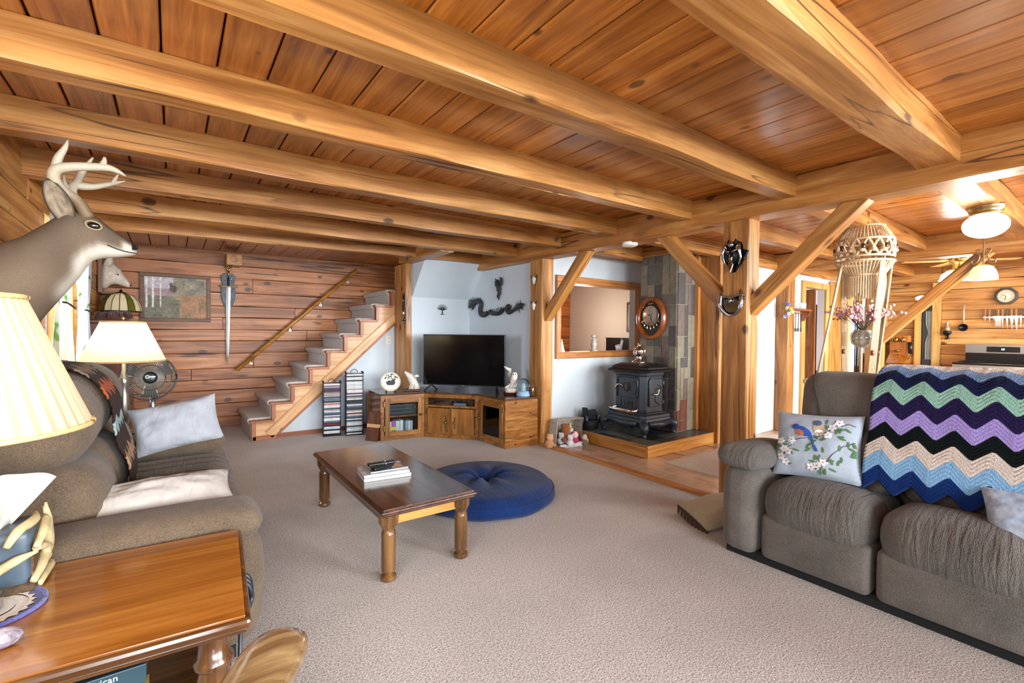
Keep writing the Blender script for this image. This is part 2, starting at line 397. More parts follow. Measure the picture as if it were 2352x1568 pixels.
def text(name, s, size, m, mtx, parent=None, ext=0.001, align='CENTER'):
    cu = bpy.data.curves.new(name, 'FONT'); cu.body = s; cu.size = size; cu.extrude = ext; cu.align_x = align; cu.align_y = 'CENTER'; cu.resolution_u = 2
    t = bpy.data.objects.new('tmp', cu); COL.objects.link(t)
    dg = bpy.context.evaluated_depsgraph_get(); me = bpy.data.meshes.new_from_object(t.evaluated_get(dg))
    bpy.data.objects.remove(t, do_unlink=True)
    me.materials.clear(); me.materials.append(m)
    o = bpy.data.objects.new(name, me); COL.objects.link(o); o.matrix_basis = mtx
    if parent is not None: adopt(o, parent)
    return o
def frame(o, x, z):
    """matrix with local x along x, local z along z"""
    x = Vector(x).normalized(); z = Vector(z).normalized(); y = z.cross(x)
    return Matrix(((x.x, y.x, z.x, o[0]), (x.y, y.y, z.y, o[1]), (x.z, y.z, z.z, o[2]), (0, 0, 0, 1)))
def smoothcurve(pts, n=6):
    """Catmull-Rom through pts"""
    P = [Vector(p) for p in pts]; P = [P[0]*2-P[1]] + P + [P[-1]*2-P[-2]]; out = []
    for i in range(1, len(P)-2):
        for k in range(n):
            t = k/n; a, b, c, d = P[i-1], P[i], P[i+1], P[i+2]
            out.append(0.5*((2*b)+(c-a)*t+(2*a-5*b+4*c-d)*t*t+(3*b-a-3*c+d)*t**3))
    out.append(P[-2]); return out
def lerps(rs, n): 
    out = []
    for i in range(len(rs)-1):
        for k in range(n): out.append(rs[i]+(rs[i+1]-rs[i])*k/n)
    out.append(rs[-1]); return out
# ================================================================ materials of the shell
W_CEIL = wood('pine_ceiling', '#743c0f', '#aa6622', '#c7853c', 'x', 1.0, knots=0.42, rough=0.26, vary=0.2, coat=0.35)
W_BEAM = wood('pine_beam', '#7a4617', '#ae7537', '#d09d5c', 'x', 0.8, knots=0.5, rough=0.45, vary=0.12, coat=0.08, stain=0.35, crack=1.0)
W_POST = wood('pine_post', '#764619', '#ac7538', '#d09e5e', 'x', 0.8, knots=0.45, rough=0.45, vary=0.06, coat=0.08, stain=0.45, crack=0.9)
W_LOG = wood('log_wall_wood', '#6e3a18', '#a8683a', '#c89062', 'x', 0.8, knots=0.65, rough=0.5, vary=0.2, coat=0.04, stain=0.55, crack=1.3)
W_LOGK = wood('log_wall_kitchen_wood', '#84511f', '#b98040', '#d8a768', 'x', 0.8, knots=0.6, rough=0.55, vary=0.12, coat=0.02, stain=0.4, crack=1.0)
W_TRIM = wood('honey_trim', '#8f5622', '#b9783a', '#cf9450', 'x', 1.0, knots=0.15, rough=0.4, vary=0.08)
W_STAIR = wood('stair_wood', '#7d4324', '#9c5b35', '#b5744a', 'x', 1.0, knots=0.1, rough=0.45, vary=0.1)
W_STRING = wood('stringer_pine', '#a8713f', '#cd9a66', '#e0b78a', 'x', 1.0, knots=0.3, rough=0.5, vary=0.08)
DARKGAP = mat('dark_joint', '#3a2210', 0.9)
PAINT = mat('pale_blue_paint', '#c9d3da', 0.7, noise_amt=0.03, nscale=3)
PAINT_W = mat('white_paint', '#cdd2d5', 0.7, noise_amt=0.03, nscale=3)
PAINT_C = mat('cream_paint', '#d9cdbf', 0.7)

def carpet_mat(name, c1, c2, c3):
    m, nt, b = _new(name); N = nt.nodes; L = nt.links
    tc = N.new('ShaderNodeTexCoord')
    n1 = N.new('ShaderNodeTexNoise'); n1.inputs['Scale'].default_value = 125; n1.inputs['Detail'].default_value = 3; n1.inputs['Roughness'].default_value = 0.7; L.new(tc.outputs['Object'], n1.inputs['Vector'])
    n2 = N.new('ShaderNodeTexNoise'); n2.inputs['Scale'].default_value = 2.2; n2.inputs['Detail'].default_value = 3; L.new(tc.outputs['Object'], n2.inputs['Vector'])
    cr = N.new('ShaderNodeValToRGB'); e = cr.color_ramp.elements; e[0].position = 0.33; e[0].color = srgb(c1); e[1].position = 0.62; e[1].color = srgb(c3)
    q = e.new(0.47); q.color = srgb(c2); L.new(n1.outputs['Fac'], cr.inputs[0])
    r = N.new('ShaderNodeMapRange'); r.inputs[1].default_value = 0.35; r.inputs[2].default_value = 0.65; r.inputs[3].default_value = 0.94; r.inputs[4].default_value = 1.05; L.new(n2.outputs['Fac'], r.inputs[0])
    sc = N.new('ShaderNodeVectorMath'); sc.operation = 'SCALE'; L.new(cr.outputs[0], sc.inputs[0]); L.new(r.outputs[0], sc.inputs['Scale'])
    L.new(sc.outputs[0], b.inputs['Base Color']); b.inputs['Roughness'].default_value = 1.0; b.inputs['Specular IOR Level'].default_value = 0.05; b.inputs['Sheen Weight'].default_value = 0.25
    bp = N.new('ShaderNodeBump'); bp.inputs['Strength'].default_value = 0.9; bp.inputs['Distance'].default_value = 0.012; L.new(n1.outputs['Fac'], bp.inputs['Height']); L.new(bp.outputs['Normal'], b.inputs['Normal'])
    MATS[name] = m; return m
CARPET = carpet_mat('beige_carpet', '#867b74', '#c0b5ad', '#e4dcd5')
CARPET_S = carpet_mat('stair_carpet', '#9a8d82', '#c2b6ab', '#ddd4cb')

# ================================================================ floor
fl = struct(MB().box(-0.82, 3.44, -2.8, 7.42, -0.06, 0.0).build('floor', CARPET), 'beige cut-pile carpet over the living room floor')
W_VINYL = wood('kitchen_plank', '#9a7a62', '#bd9c80', '#d3b79d', 'y', 1.2, knots=0.0, rough=0.28, vary=0.10, coat=0.2)
flk = struct(MB().box(3.44, 9.6, -2.8, 6.6, -0.06, -0.004).build('floor_kitchen', mat('kitchen_floor_base', '#b3937a', 0.35, noise_amt=0.1, nscale=4)), 'pinkish brown plank floor of kitchen and hall')
for i in range(9):
    for j in range(8):
        x0 = 3.50+i*0.305; y0 = 1.62 + j*0.32 + (0.16 if i % 2 else 0)
        if y0 > 4.1: continue
        if x0 > 3.8 and y0 > 2.9 and x0 < 5.25: continue
        plate('floor_tile', (x0+0.15, y0+0.158, -0.001), 0.302, 0.316, 0.006, W_VINYL, flk)
timber('transition_strip', (3.455, -2.7, 0.008), (3.455, 4.16, 0.008), 0.075, 0.03, W_TRIM, flk, amp=0)

# ================================================================ ceiling
def zc(x): return 2.333+(min(x, 3.5)+0.44)*0.0125
ce = struct(MB().add([(-0.82, -2.8, zc(-.82)+.03), (3.5, -2.8, zc(3.5)+.03), (3.5, 7.4, zc(3.5)+.03), (-0.82, 7.4, zc(-.82)+.03), (9.6, -2.8, 2.415), (9.6, 7.4, 2.415),
                      (-0.82, -2.8, 2.5), (3.5, -2.8, 2.5), (3.5, 7.4, 2.5), (-0.82, 7.4, 2.5), (9.6, -2.8, 2.5), (9.6, 7.4, 2.5)],
                     [(0, 3, 2, 1), (1, 2, 5, 4), (6, 7, 8, 9), (7, 10, 11, 8), (0, 1, 7, 6), (1, 4, 10, 7), (3, 9, 8, 2), (2, 8, 11, 5), (0, 6, 9, 3), (4, 5, 11, 10)]).build('ceiling', DARKGAP), 'knotty pine plank ceiling carried on timber joists')
pitchb = 0.177; k = 0
x = -0.735
while x < 9.5:
    xc = x + pitchb/2
    timber('ceiling_board', (xc, -2.7, zc(xc)+0.010), (xc, 7.36, zc(xc)+0.010), pitchb-0.007, 0.022, W_CEIL, ce, amp=0.0, seed=100+k % 3, cham=0.005)
    x += pitchb; k += 1

JY = [(0.615, .80), (1.42, 1.55), (2.205, 2.325), (2.985, 3.10), (3.772, 3.89), (4.575, 4.69), (5.36, 5.48)]
for i, (a, b) in enumerate(JY):
    yc = (a+b)/2; hh = 0.158 if i else 0.155
    timber('joist', (-0.72, yc, zc(-.72)-hh/2+0.006), (3.43, yc, zc(3.43)-hh/2+0.006), b-a, hh, W_BEAM, ce, amp=0.012 if i else 0.02, seed=20+i, cham=0.007 if i else 0.014)
    timber('joist', (3.60, yc+0.02, 2.382-0.078), (6.62, yc+0.02, 2.382-0.078), b-a, 0.156, W_BEAM, ce, amp=0.012, seed=40+i, cham=0.007)
    if i < 4: timber('joist', (6.78, yc-0.02, 2.382-0.078), (9.4, yc-0.02, 2.382-0.078), b-a, 0.156, W_BEAM, ce, amp=0.012, seed=60+i, cham=0.007)
timber('girder', (3.51, -2.7, 2.266), (3.51, 5.5, 2.266), 0.205, 0.236, W_BEAM, ce, amp=0.016, seed=80, cham=0.014)
timber('girder', (6.70, -2.7, 2.262), (6.70, 4.2, 2.262), 0.205, 0.240, W_BEAM, ce, amp=0.014, seed=81, cham=0.012)
timber('header', (2.52, 4.70, 2.288), (2.52, 5.90, 2.288), 0.17, 0.165, W_BEAM, ce, amp=0.006, seed=83)
timber('wall_beam', (3.6, 4.14, 2.325), (5.6, 4.14, 2.325), 0.14, 0.12, W_BEAM, ce, amp=0.008, seed=84)
timber('chimney_beam', (4.87, 3.2, 2.315), (4.87, 4.1, 2.315), 0.16, 0.13, W_BEAM, ce, amp=0.006, seed=85)
timber('beam_stub', (0.66, 7.02, 2.215), (0.66, 7.32, 2.215), 0.17, 0.14, W_BEAM, ce, amp=0.004, seed=86)

# ================================================================ log walls
def logwall(name, label, runs, courses, wall, m, thick=0.12, seed=1):
    """wall: function (s, z) -> (point on centre line); runs: list of (z0, z1, [breaks])"""
    rs = random.Random(seed)
    root = struct(MB().box(*wall('back')).build(name, DARKGAP), label)
    for (z0, z1, br) in runs:
        h = z1-z0-0.004
        for a, b in zip(br[:-1], br[1:]):
            p, q = wall(a+0.003, (z0+z1)/2, rs.uniform(-0.006, 0.006)), wall(b-0.003, (z0+z1)/2, rs.uniform(-0.004, 0.004))
            timber('log', p, q, thick, h, m, root, amp=0.007, seed=rs.randint(0, 99999), cham=0.006)
    return root
rs = random.Random(5)
JO = {1: [0.41], 3: [1.52], 5: [0.91], 7: [1.6, 2.68], 9: [1.44], 10: [2.6], 2: [2.2], 4: [0.2], 6: [2.1], 8: [0.55], 11: [0.9]}
zs = [0.0]
while zs[-1] < 2.42: zs.append(zs[-1]+rs.choice([0.15, 0.165, 0.18, 0.20, 0.14]))
runs = [(zs[i], zs[i+1], [-0.74] + JO.get(i, []) + [3.6]) for i in range(len(zs)-1)]
def wb(a, z=None, d=0.0):
    if a == 'back': return (-0.8, 3.6, 7.40, 7.46, 0, 2.45)
    return (a, 7.36+d, z)
logwall('wall_back', 'stacked log wall behind the stairs', runs, 0, wb, W_LOG, seed=11)
# left wall with a window opening
zs2 = [0.0]
while zs2[-1] < 2.36: zs2.append(zs2[-1]+rs.choice([0.16, 0.18, 0.2]))
WIN = (4.35, 5.85, 0.98, 2.02)
runs2 = []
for i in range(len(zs2)-1):
    a, b = zs2[i], zs2[i+1]
    if b > WIN[2]+0.03 and a < WIN[3]-0.03: runs2 += [(a, b, [0.2, 2.4, WIN[0]]), (a, b, [WIN[1], 7.3])]
    else: runs2 += [(a, b, [0.2, 3.9, 7.3])]
def wl(a, z=None, d=0.0):
    if a == 'back': return (-0.86, -0.80, 0.2, 4.3, 0, 2.45)
    return (-0.74+d, a, z)
wleft = logwall('wall_left', 'golden log wall behind the deer mount', runs2, 0, wl, W_LOGK, seed=12)
# window behind the curtains
wn = struct(MB().box(-0.78, -0.74, WIN[0], WIN[0]+0.05, WIN[2], WIN[3]).build('window_1', wood('window_wood', '#8f5622', '#b9783a', '#cf9450', 'z', 1.0, knots=0.1)), 'wood framed window behind the leaf curtains')
wm = MATS['window_wood']
for (a, b, c, d, nm) in [(WIN[1]-0.05, WIN[1], WIN[2], WIN[3], 'window_frame'), (WIN[0], WIN[1], WIN[2], WIN[2]+0.05, 'window_frame'), (WIN[0], WIN[1], WIN[3]-0.05, WIN[3], 'window_frame'), (5.07, 5.12, WIN[2], WIN[3], 'mullion')]:
    MB().box(-0.78, -0.73, a, b, c, d).build(nm, wm, wn)
MB().box(-0.765, -0.76, WIN[0], 5.1, WIN[2], WIN[3]).build('pane', glass('window_glass', '#f4f8ff'), wn)
MB().box(-0.765, -0.76, 5.1, WIN[1], WIN[2], WIN[3]).build('pane', glass('window_glass', '#f4f8ff'), wn)

# ================================================================ television corner and stair walls
struct(MB().box(3.50, 3.60, 4.34, 5.95, 0, 2.40).build('wall_corner_right', PAINT), 'pale blue wall right of the television')
struct(MB().box(2.52, 3.6, 5.84, 5.95, 0, 2.40).build('wall_corner_left', PAINT), 'pale blue wall left of the television')
struct(MB().prism([(5.84, 1.765), (5.43, 2.25), (5.84, 2.30)], 2.60, 3.52, 'yz').build('wall_slope', PAINT), 'sloping plaster soffit over the television corner')
struct(MB().prism([(0.93, 0.0), (2.56, 0.0), (2.56, 1.47)], 6.215, 6.26, 'xz').build('wall_stairs', PAINT), 'pale blue wall below the staircase')
struct(MB().box(0.9, 2.5, 6.198, 6.215, 0, 0.055).build('baseboard_stairs', W_STAIR), 'low brown baseboard under the stairs')
# wall with the pass-through opening
PT = (3.745, 5.15, 1.06, 1.905)
wp = MB().box(3.60, PT[0], 4.18, 4.28, 0, 2.30).box(PT[1], 5.5, 4.18, 4.28, 0, 2.30).box(PT[0], PT[1], 4.18, 4.28, 0, PT[2]).box(PT[0], PT[1], 4.18, 4.28, PT[3], 2.30).build('wall_hearth', PAINT)
struct(wp, 'pale blue wall with wood framed pass-through beside the stove')
pf = struct(timber('window_2', (3.685, 4.165, 1.025), (5.22, 4.165, 1.025), 0.05, 0.075, W_TRIM, None, amp=0), 'honey wood frame around the pass-through opening')
for p, q in [((3.685, 4.165, 1.945), (5.22, 4.165, 1.945))]: timber('frame_head', p, q, 0.05, 0.085, W_TRIM, pf, amp=0)
timber('frame_side', (3.718, 4.165, 1.06), (3.718, 4.165, 1.905), 0.07, 0.05, W_TRIM, pf, amp=0, upv=(0, 1, 0))
timber('frame_side', (5.185, 4.165, 1.06), (5.185, 4.165, 1.905), 0.07, 0.05, W_TRIM, pf, amp=0, upv=(0, 1, 0))
MB().box(PT[0], PT[1], 4.185, 4.30, 1.058, 1.066).build('sill_board', W_TRIM, pf)
MB().box(PT[0], PT[1], 4.185, 4.30, 1.898, 1.905).build('head_board', W_TRIM, pf)
# room behind the opening
struct(MB().box(6.0, 6.08, 4.28, 6.5, 0, 2.4).build('wall_far_room', PAINT_C), 'cream wall of the room behind the pass-through')
r2 = [(0.2*i, 0.2*i+0.2, [3.62, 6.0]) for i in range(12)]
def wr(a, z=None, d=0.0):
    if a == 'back': return (3.6, 6.1, 6.50, 6.54, 0, 2.4)
    return (a, 6.44+d, z)
logwall('wall_far_room_log', 'orange log wall seen through the pass-through', r2, 0, wr, wood('orange_log', '#8a4512', '#b8652a', '#cf8445', 'x', 0.8, knots=0.3), seed=14)
point('fill_far_room', (5.2, 5.3, 1.5), 26, (1.0, 0.86, 0.72), 0.15)  # added fill light for the room behind the opening; no fixture there

# ================================================================ kitchen walls
DO = (7.50, 8.22, 2.0)
wk = MB().box(5.42, DO[0], 3.0, 3.1, 0, 2.17).box(DO[1], 8.60, 3.0, 3.1, 0, 2.17).box(8.60, 9.45, 3.0, 3.1, 1.84, 2.17).box(DO[0], DO[1], 3.0, 3.1, DO[2], 2.17).build('wall_kitchen_side', PAINT_W)
struct(wk, 'white wall with shelf and doorway beyond the big post')
timber('top_log', (5.42, 3.06, 2.235), (9.4, 3.06, 2.235), 0.16, 0.13, W_LOGK, wk, amp=0.02, seed=5, cham=0.02)
dk = struct(MB().box(DO[0]-0.12, DO[0], 2.975, 3.0, 0, 2.09).build('door_1', wood('door_casing', '#a8783a', '#d0a35c', '#e2be80', 'z', 1.0, knots=0.1)), 'pine cased doorway with a door standing ajar')
CAS = MATS['door_casing']
MB().box(DO[1], DO[1]+0.12, 2.975, 3.0, 0, 2.09).build('casing', CAS, dk)
MB().box(DO[0], DO[1], 2.975, 3.0, DO[2], 2.09).build('casing', CAS, dk)
MB().box(DO[0]+0.02, DO[1]-0.22, 3.22, 3.26, 0, DO[2]).build('door_leaf', mat('beige_door', '#a08f7c', 0.5), dk)
MB().box(DO[1]-0.22, DO[1]-0.17, 3.05, 3.26, 0, DO[2]).build('jamb', wood('door_jamb', '#5e3416', '#85502a', '#9c663c', 'z', 1.0, knots=0.2), dk)
MB().box(DO[1]-0.17, DO[1], 3.12, 3.26, 0, DO[2]).build('jamb', MATS['door_jamb'], dk)
MB().lathe([(0.012, 0), (0.024, 0.01), (0.024, 0.03), (0, 0.04)], 10, (0, 0, 0)).build('door_knob', mat('dark_bronze', '#2a2420', 0.35, 0.8), dk).matrix_basis = Matrix.Translation((7.90, 3.20, 1.08)) @ Matrix.Rotation(pi/2, 4, 'X')
MB().cbox((7.83, 3.215, 1.18), 0.075, 0.008, 0.12).build('switch_plate', mat('ivory_plastic', '#e6dfcf', 0.4), dk, bev=0.002)
zs3 = [0.0, 0.24, 0.45, 0.70, 0.86, 1.02, 1.17, 1.27, 1.41, 1.545, 1.68, 1.83, 1.99, 2.12, 2.26, 2.4]
r3 = []
for i in range(len(zs3)-1):
    a, b = zs3[i], zs3[i+1]
    r3 += [(a, b, [-2.6, 1.0, 1.86] if i % 2 else [-2.6, 1.86])]
    if a < 1.76: r3 += [(a, b, [2.16, 2.99])]
    else: r3 += [(a, b, [1.86, 2.99])]
def wkb(a, z=None, d=0.0):
    if a == 'back': return (9.50, 9.56, -2.6, 3.1, 0, 2.4)
    return (9.46+d, a, z)
logwall('wall_kitchen_back', 'yellow log wall behind the kitchen range', r3, 0, wkb, W_LOGK, seed=15)
d2 = struct(MB().box(9.36, 9.40, 2.09, 2.165, 0, 1.80).build('door_2', CAS), 'narrow grey opening with a tied curtain beside the range')
MB().box(9.34, 9.40, 1.86, 1.955, 0, 2.10).build('casing', CAS, d2)
MB().box(9.36, 9.40, 1.955, 2.09, 1.76, 1.84).build('casing', CAS, d2)
MB().box(9.44, 9.47, 1.955, 2.09, 0, 1.78).build('door_leaf', mat('slate_blue_door', '#4d545e', 0.5), d2)

# ================================================================ posts and braces
def post(label, x0, x1, y0, y1, z1, seed, braces=()):
    t = thing('timber_post', label, 'post', ((x0+x1)/2, (y0+y1)/2, 0))
    timber('post', ((x0+x1)/2, (y0+y1)/2, 0.0), ((x0+x1)/2, (y0+y1)/2, z1), y1-y0, x1-x0, W_POST, t, amp=0.008, seed=seed, cham=0.010, upv=(1, 0, 0))
    for (p, q) in braces: timber('brace', p, q, 0.11, 0.105, W_POST, t, amp=0.005, seed=seed+int(p[1]*10), cham=0.006, upv=(0, 0.5, 0.5) if q[1] > p[1] else (0, -0.5, 0.5))
    return t
post('big square post with two chrome masks and two knee braces', 3.44, 3.60, 1.755, 1.958, 2.16, 301,
     [((3.52, 1.80, 1.47), (3.52, 1.05, 2.20)), ((3.52, 1.92, 1.49), (3.52, 2.58, 2.20))])
post('square post between the television corner and the pass-through', 3.43, 3.60, 4.115, 4.345, 2.16, 302,
     [((3.52, 4.13, 1.47), (3.52, 3.44, 2.21))])
post('slim post at the head of the stairs left of the television', 2.50, 2.585, 5.81, 6.19, 2.20, 303)
post('dark post with a flower ornament beyond the big post', 6.62, 6.80, 3.02-0.19, 3.0, 2.15, 304)
post('pale post half hidden behind the macrame hanger', 6.62, 6.78, 1.83, 1.99, 2.15, 305, [((6.70, 1.86, 1.25), (6.70, 0.95, 2.2))])
post('rough post at the right end of the stove recess', 5.22, 5.40, 2.99, 3.30, 2.30, 306)
# ================================================================ staircase
st = thing('staircase', 'carpeted wooden staircase rising along the log wall', 'staircase', (1.6, 6.7, 0))
RUN, RISE, X0, Z0 = 0.2118, 0.2035, 0.745, 0.232
def mat_axis(base, axis): return base
W_STAIR_Y = wood('stair_wood_y', '#7d4324', '#9c5b35', '#b5744a', 'y', 1.0, knots=0.1, rough=0.45, vary=0.1)
W_STAIR_Z = wood('stair_wood_z', '#7d4324', '#9c5b35', '#b5744a', 'z', 1.0, knots=0.1, rough=0.45, vary=0.1)
for i in range(9):
    x = X0+RUN*i; z = Z0+RISE*i; zb = z-RISE if i else 0.0
    MB().box(x-0.012, x+RUN+0.03, 6.165, 7.28, z-0.028, z).build('tread', W_STAIR_Y, st, bev=0.004)
    MB().box(x+0.012, x+0.03, 6.19, 7.28, zb, z-0.028).build('riser', W_STAIR_Z, st)
    MB().box(x+0.004, x+0.045, 6.168, 6.19, zb+0.002, z-0.03).build('end_post', W_STAIR_Z, st)
    # carpet strip over tread and riser with a rolled nose
    prof = [(x+0.006, zb+0.004), (x+0.002, z-0.055), (x-0.018, z-0.045), (x-0.034, z-0.018), (x-0.030, z+0.010), (x-0.012, z+0.022), (x+0.03, z+0.024), (x+RUN+0.014, z+0.022), (x+RUN+0.014, z-0.002), (x+0.02, z-0.02), (x+0.02, zb+0.004)]
    b = MB(); b.prism(prof, 6.275, 7.24, 'xz'); b.build('carpet', CARPET_S, st, bev=0.010)
saw = [(0.77, 0.0), (0.77, Z0-0.03)]
for i in range(9):
    x = X0+RUN*i; z = Z0+RISE*i
    saw += [(x+0.03, z-0.03), (x+RUN+0.03, z-0.03)]
saw[-1] = (2.50, saw[-1][1])
saw += [(2.50, 1.42), (1.02, 0.045), (1.02, 0.0)]
W_STR = wood('stringer_side', '#b07a48', '#d2a170', '#e4bd92', 'x', 1.0, knots=0.3, rough=0.5, vary=0.05)
MB().prism(saw, 6.19, 6.214, 'xz').build('side_panel', W_STR, st)
timber('stringer', (0.93, 6.182, 0.055), (2.51, 6.182, 1.50), 0.028, 0.115, W_STRING, st, amp=0)
timber('stringer_cap', (1.03, 6.176, 0.06), (2.50, 6.176, 1.415), 0.03, 0.03, W_STAIR, st, amp=0)
MB().box(0.755, 1.02, 6.168, 6.19, 0, 0.05).build('base_block', W_STAIR, st, bev=0.004)

hr = thing('handrail', 'slanting wooden handrail on the log wall above the stairs', 'handrail', (0.72, 7.2, 0.75))
a, b2 = Vector((0.70, 7.20, 0.765)), Vector((2.30, 7.20, 2.235))
MB().tube([a, a.lerp(b2, .5), b2], 0.026, 12).build('rail', wood('rail_wood', '#8a5520', '#b07530', '#c98f45', 'x', 1.0, knots=0.0), hr, smooth=True)
for t in (0.11, 0.42, 0.68, 0.93):
    p = a.lerp(b2, t)
    MB().tube([p+Vector((0, 0, -0.02)), p+Vector((0, 0.01, -0.06)), p+Vector((0, 0.095, -0.07))], 0.008, 8).cbox(p+Vector((0, 0.092, -0.07)), 0.03, 0.012, 0.05).build('bracket', mat('brushed_nickel', '#a9a49c', 0.3, 0.9), hr)

# ================================================================ corner cabinet
CABW = wood('cabinet_wood_x', '#583210', '#8f5c28', '#b07c3e', 'x', 1.3, knots=0.25, rough=0.3, vary=0.12, coat=0.3, stain=0.5)
CABZ = wood('cabinet_wood_z', '#583210', '#8f5c28', '#b07c3e', 'z', 1.3, knots=0.35, rough=0.3, vary=0.12, coat=0.3, stain=0.5)
CABD = wood('cabinet_top_wood', '#2f2019', '#4d372a', '#6a4e3c', 'x', 1.0, knots=0.1, rough=0.12, vary=0.05, coat=0.7)
BRASS = mat('antique_brass', '#8a7448', 0.35, 0.9)
BLACKP = mat('black_plastic', '#15171b', 0.35)
PANE = glass('cabinet_glass', '#f2f6f6')
A, B, Cc, D, E_ = (1.985, 5.335), (2.512, 5.262), (2.965, 4.73), (2.985, 4.205), (3.418, 4.165)
cab = thing('corner_cabinet', 'dark topped corner cabinet with glass side doors below the television', 'cabinet', (2.75, 5.0, 0))
ring_ = [A, B, Cc, D, E_, (3.418, 4.37), (3.485, 4.37), (3.485, 5.80), (2.0, 5.80)]
MB().prism(ring_, 0.536, 0.558, 'xy').build('top', CABD, cab, bev=0.004)
ins = [(2.0, 5.36), (2.51, 5.30), (2.99, 4.75), (3.0, 4.23), (3.41, 4.19), (3.41, 4.38), (3.48, 4.38), (3.48, 5.79), (2.0, 5.79)]
MB().prism(ins, 0.0, 0.06, 'xy').build('plinth', CABW, cab)
MB().prism([(2.45, 5.55), (3.2, 4.65), (3.25, 4.7), (2.5, 5.6)], 0.06, 0.536, 'xy').build('back_panel', CABD, cab)
MB().box(2.03, 2.45, 5.70, 5.72, 0.06, 0.536).build('back_panel', CABD, cab)
MB().box(3.36, 3.38, 4.4, 4.7, 0.06, 0.536).build('back_panel', CABD, cab)
MB().box(1.985, 2.005, 5.34, 5.79, 0, 0.536).build('side_panel', wood('cabinet_side_dark', '#4a2a18', '#6d432a', '#845a3c', 'z', 1.0, knots=0.2, rough=0.25, coat=0.4), cab)
fr = frame((D[0], D[1], 0), (E_[0]-D[0], E_[1]-D[1], 0), (0, 0, 1))
mb = MB(); mb.M = fr; mb.box(0.0, 0.435, -0.002, 0.02, 0.0, 0.536); mb.build('side_panel', wood('cabinet_side_figured', '#5a3414', '#97602a', '#b98544', 'x', 2.2, knots=0.3, rough=0.25, vary=0.0, coat=0.3, stain=0.7), cab)
def module(p, q, glassdoor, knob_right, n):
    L_ = hypot(q[0]-p[0], q[1]-p[1]); F = frame((p[0], p[1], 0), (q[0]-p[0], q[1]-p[1], 0), (0, 0, 1))
    def part(name, boxes, m, parent=None, bev=0.003):
        k = MB(); k.M = F
        for bx in boxes: k.box(*bx)
        return k.build(name, m, parent or cab, bev=bev)
    part('face_frame', [(0, 0.045, 0, 0.02, 0.0, 0.536), (L_-0.045, L_, 0, 0.02, 0, 0.536), (0.045, L_-0.045, 0, 0.02, 0, 0.06), (0.045, L_-0.045, 0, 0.02, 0.49, 0.536)], CABW)
    if glassdoor:
        x0, x1 = 0.05, L_-0.03
        dr = part('door', [(x0, x0+0.055, -0.02, 0, 0.05, 0.495)], CABZ); part('door_stile', [(x1-0.055, x1, -0.02, 0, 0.05, 0.495)], CABZ, dr)
        part('door_rail', [(x0+0.055, x1-0.055, -0.02, 0, 0.05, 0.105)], CABW, dr)
        part('door_rail', [(x0+0.055, x1-0.055, -0.02, 0, 0.44, 0.495)], CABW, dr)
        part('pane', [(x0+0.055, x1-0.055, -0.012, -0.009, 0.105, 0.44)], PANE, dr, 0)
        kx = x1-0.027 if knob_right else x0+0.027; hx = x0-0.012 if knob_right else x1+0.012
        k = MB(); k.M = F @ Matrix.Translation((kx, -0.02, 0.29)) @ Matrix.Rotation(pi/2, 4, 'X'); k.lathe([(0.008, 0), (0.006, 0.012), (0.016, 0.022), (0.012, 0.032), (0, 0.036)], 12).build('knob', BRASS, dr, smooth=True)
        part('knob_plate', [(kx-0.008, kx+0.008, -0.024, -0.02, 0.235, 0.345)], BRASS, dr, 0.002)
        for hz in (0.40, 0.11): part('hinge', [(hx-0.010, hx+0.010, -0.024, -0.012, hz, hz+0.07)], BRASS, dr, 0.004)
        part('shelf', [(0.04, L_-0.04, 0.03, 0.28, 0.265, 0.285)], CABW)
    return F, part, L_
F1, part1, L1 = module(A, B, True, True, 0)
F3, part3, L3 = module(Cc, D, True, False, 1)
F2, part2, L2 = module(B, Cc, False, True, 2)
part2('face_frame', [(0.045, L2-0.045, 0, 0.02, 0.375, 0.40)], CABW)
part2('slot_floor', [(0.045, L2-0.045, 0.02, 0.26, 0.375, 0.395)], CABW)
for i, (x0, x1, kx) in enumerate([(0.05, L2/2-0.012, L2/2-0.055), (L2/2+0.012, L2-0.05, L2/2+0.055)]):
    d_ = part2('door', [(x0, x1, -0.018, 0, 0.055, 0.368)], CABZ)
    k = MB(); k.M = F2 @ Matrix.Translation((kx, -0.018, 0.20)) @ Matrix.Rotation(pi/2, 4, 'X'); k.lathe([(0.008, 0), (0.006, 0.012), (0.017, 0.022), (0.013, 0.034), (0, 0.038)], 12).build('knob', BRASS, d_, smooth=True)
    part2('knob_plate', [(kx-0.009, kx+0.009, -0.022, -0.018, 0.12, 0.27)], BRASS, d_, 0.003)
    for hz in (0.09, 0.28): part2('hinge', [((x0-0.016, x0-0.002, -0.012, 0.0, hz, hz+0.045) if i == 0 else (x1+0.002, x1+0.016, -0.012, 0.0, hz, hz+0.045))], BRASS, d_, 0.003)
part2('mullion', [(L2/2-0.012, L2/2+0.012, -0.004, 0.02, 0.055, 0.37)], CABZ)
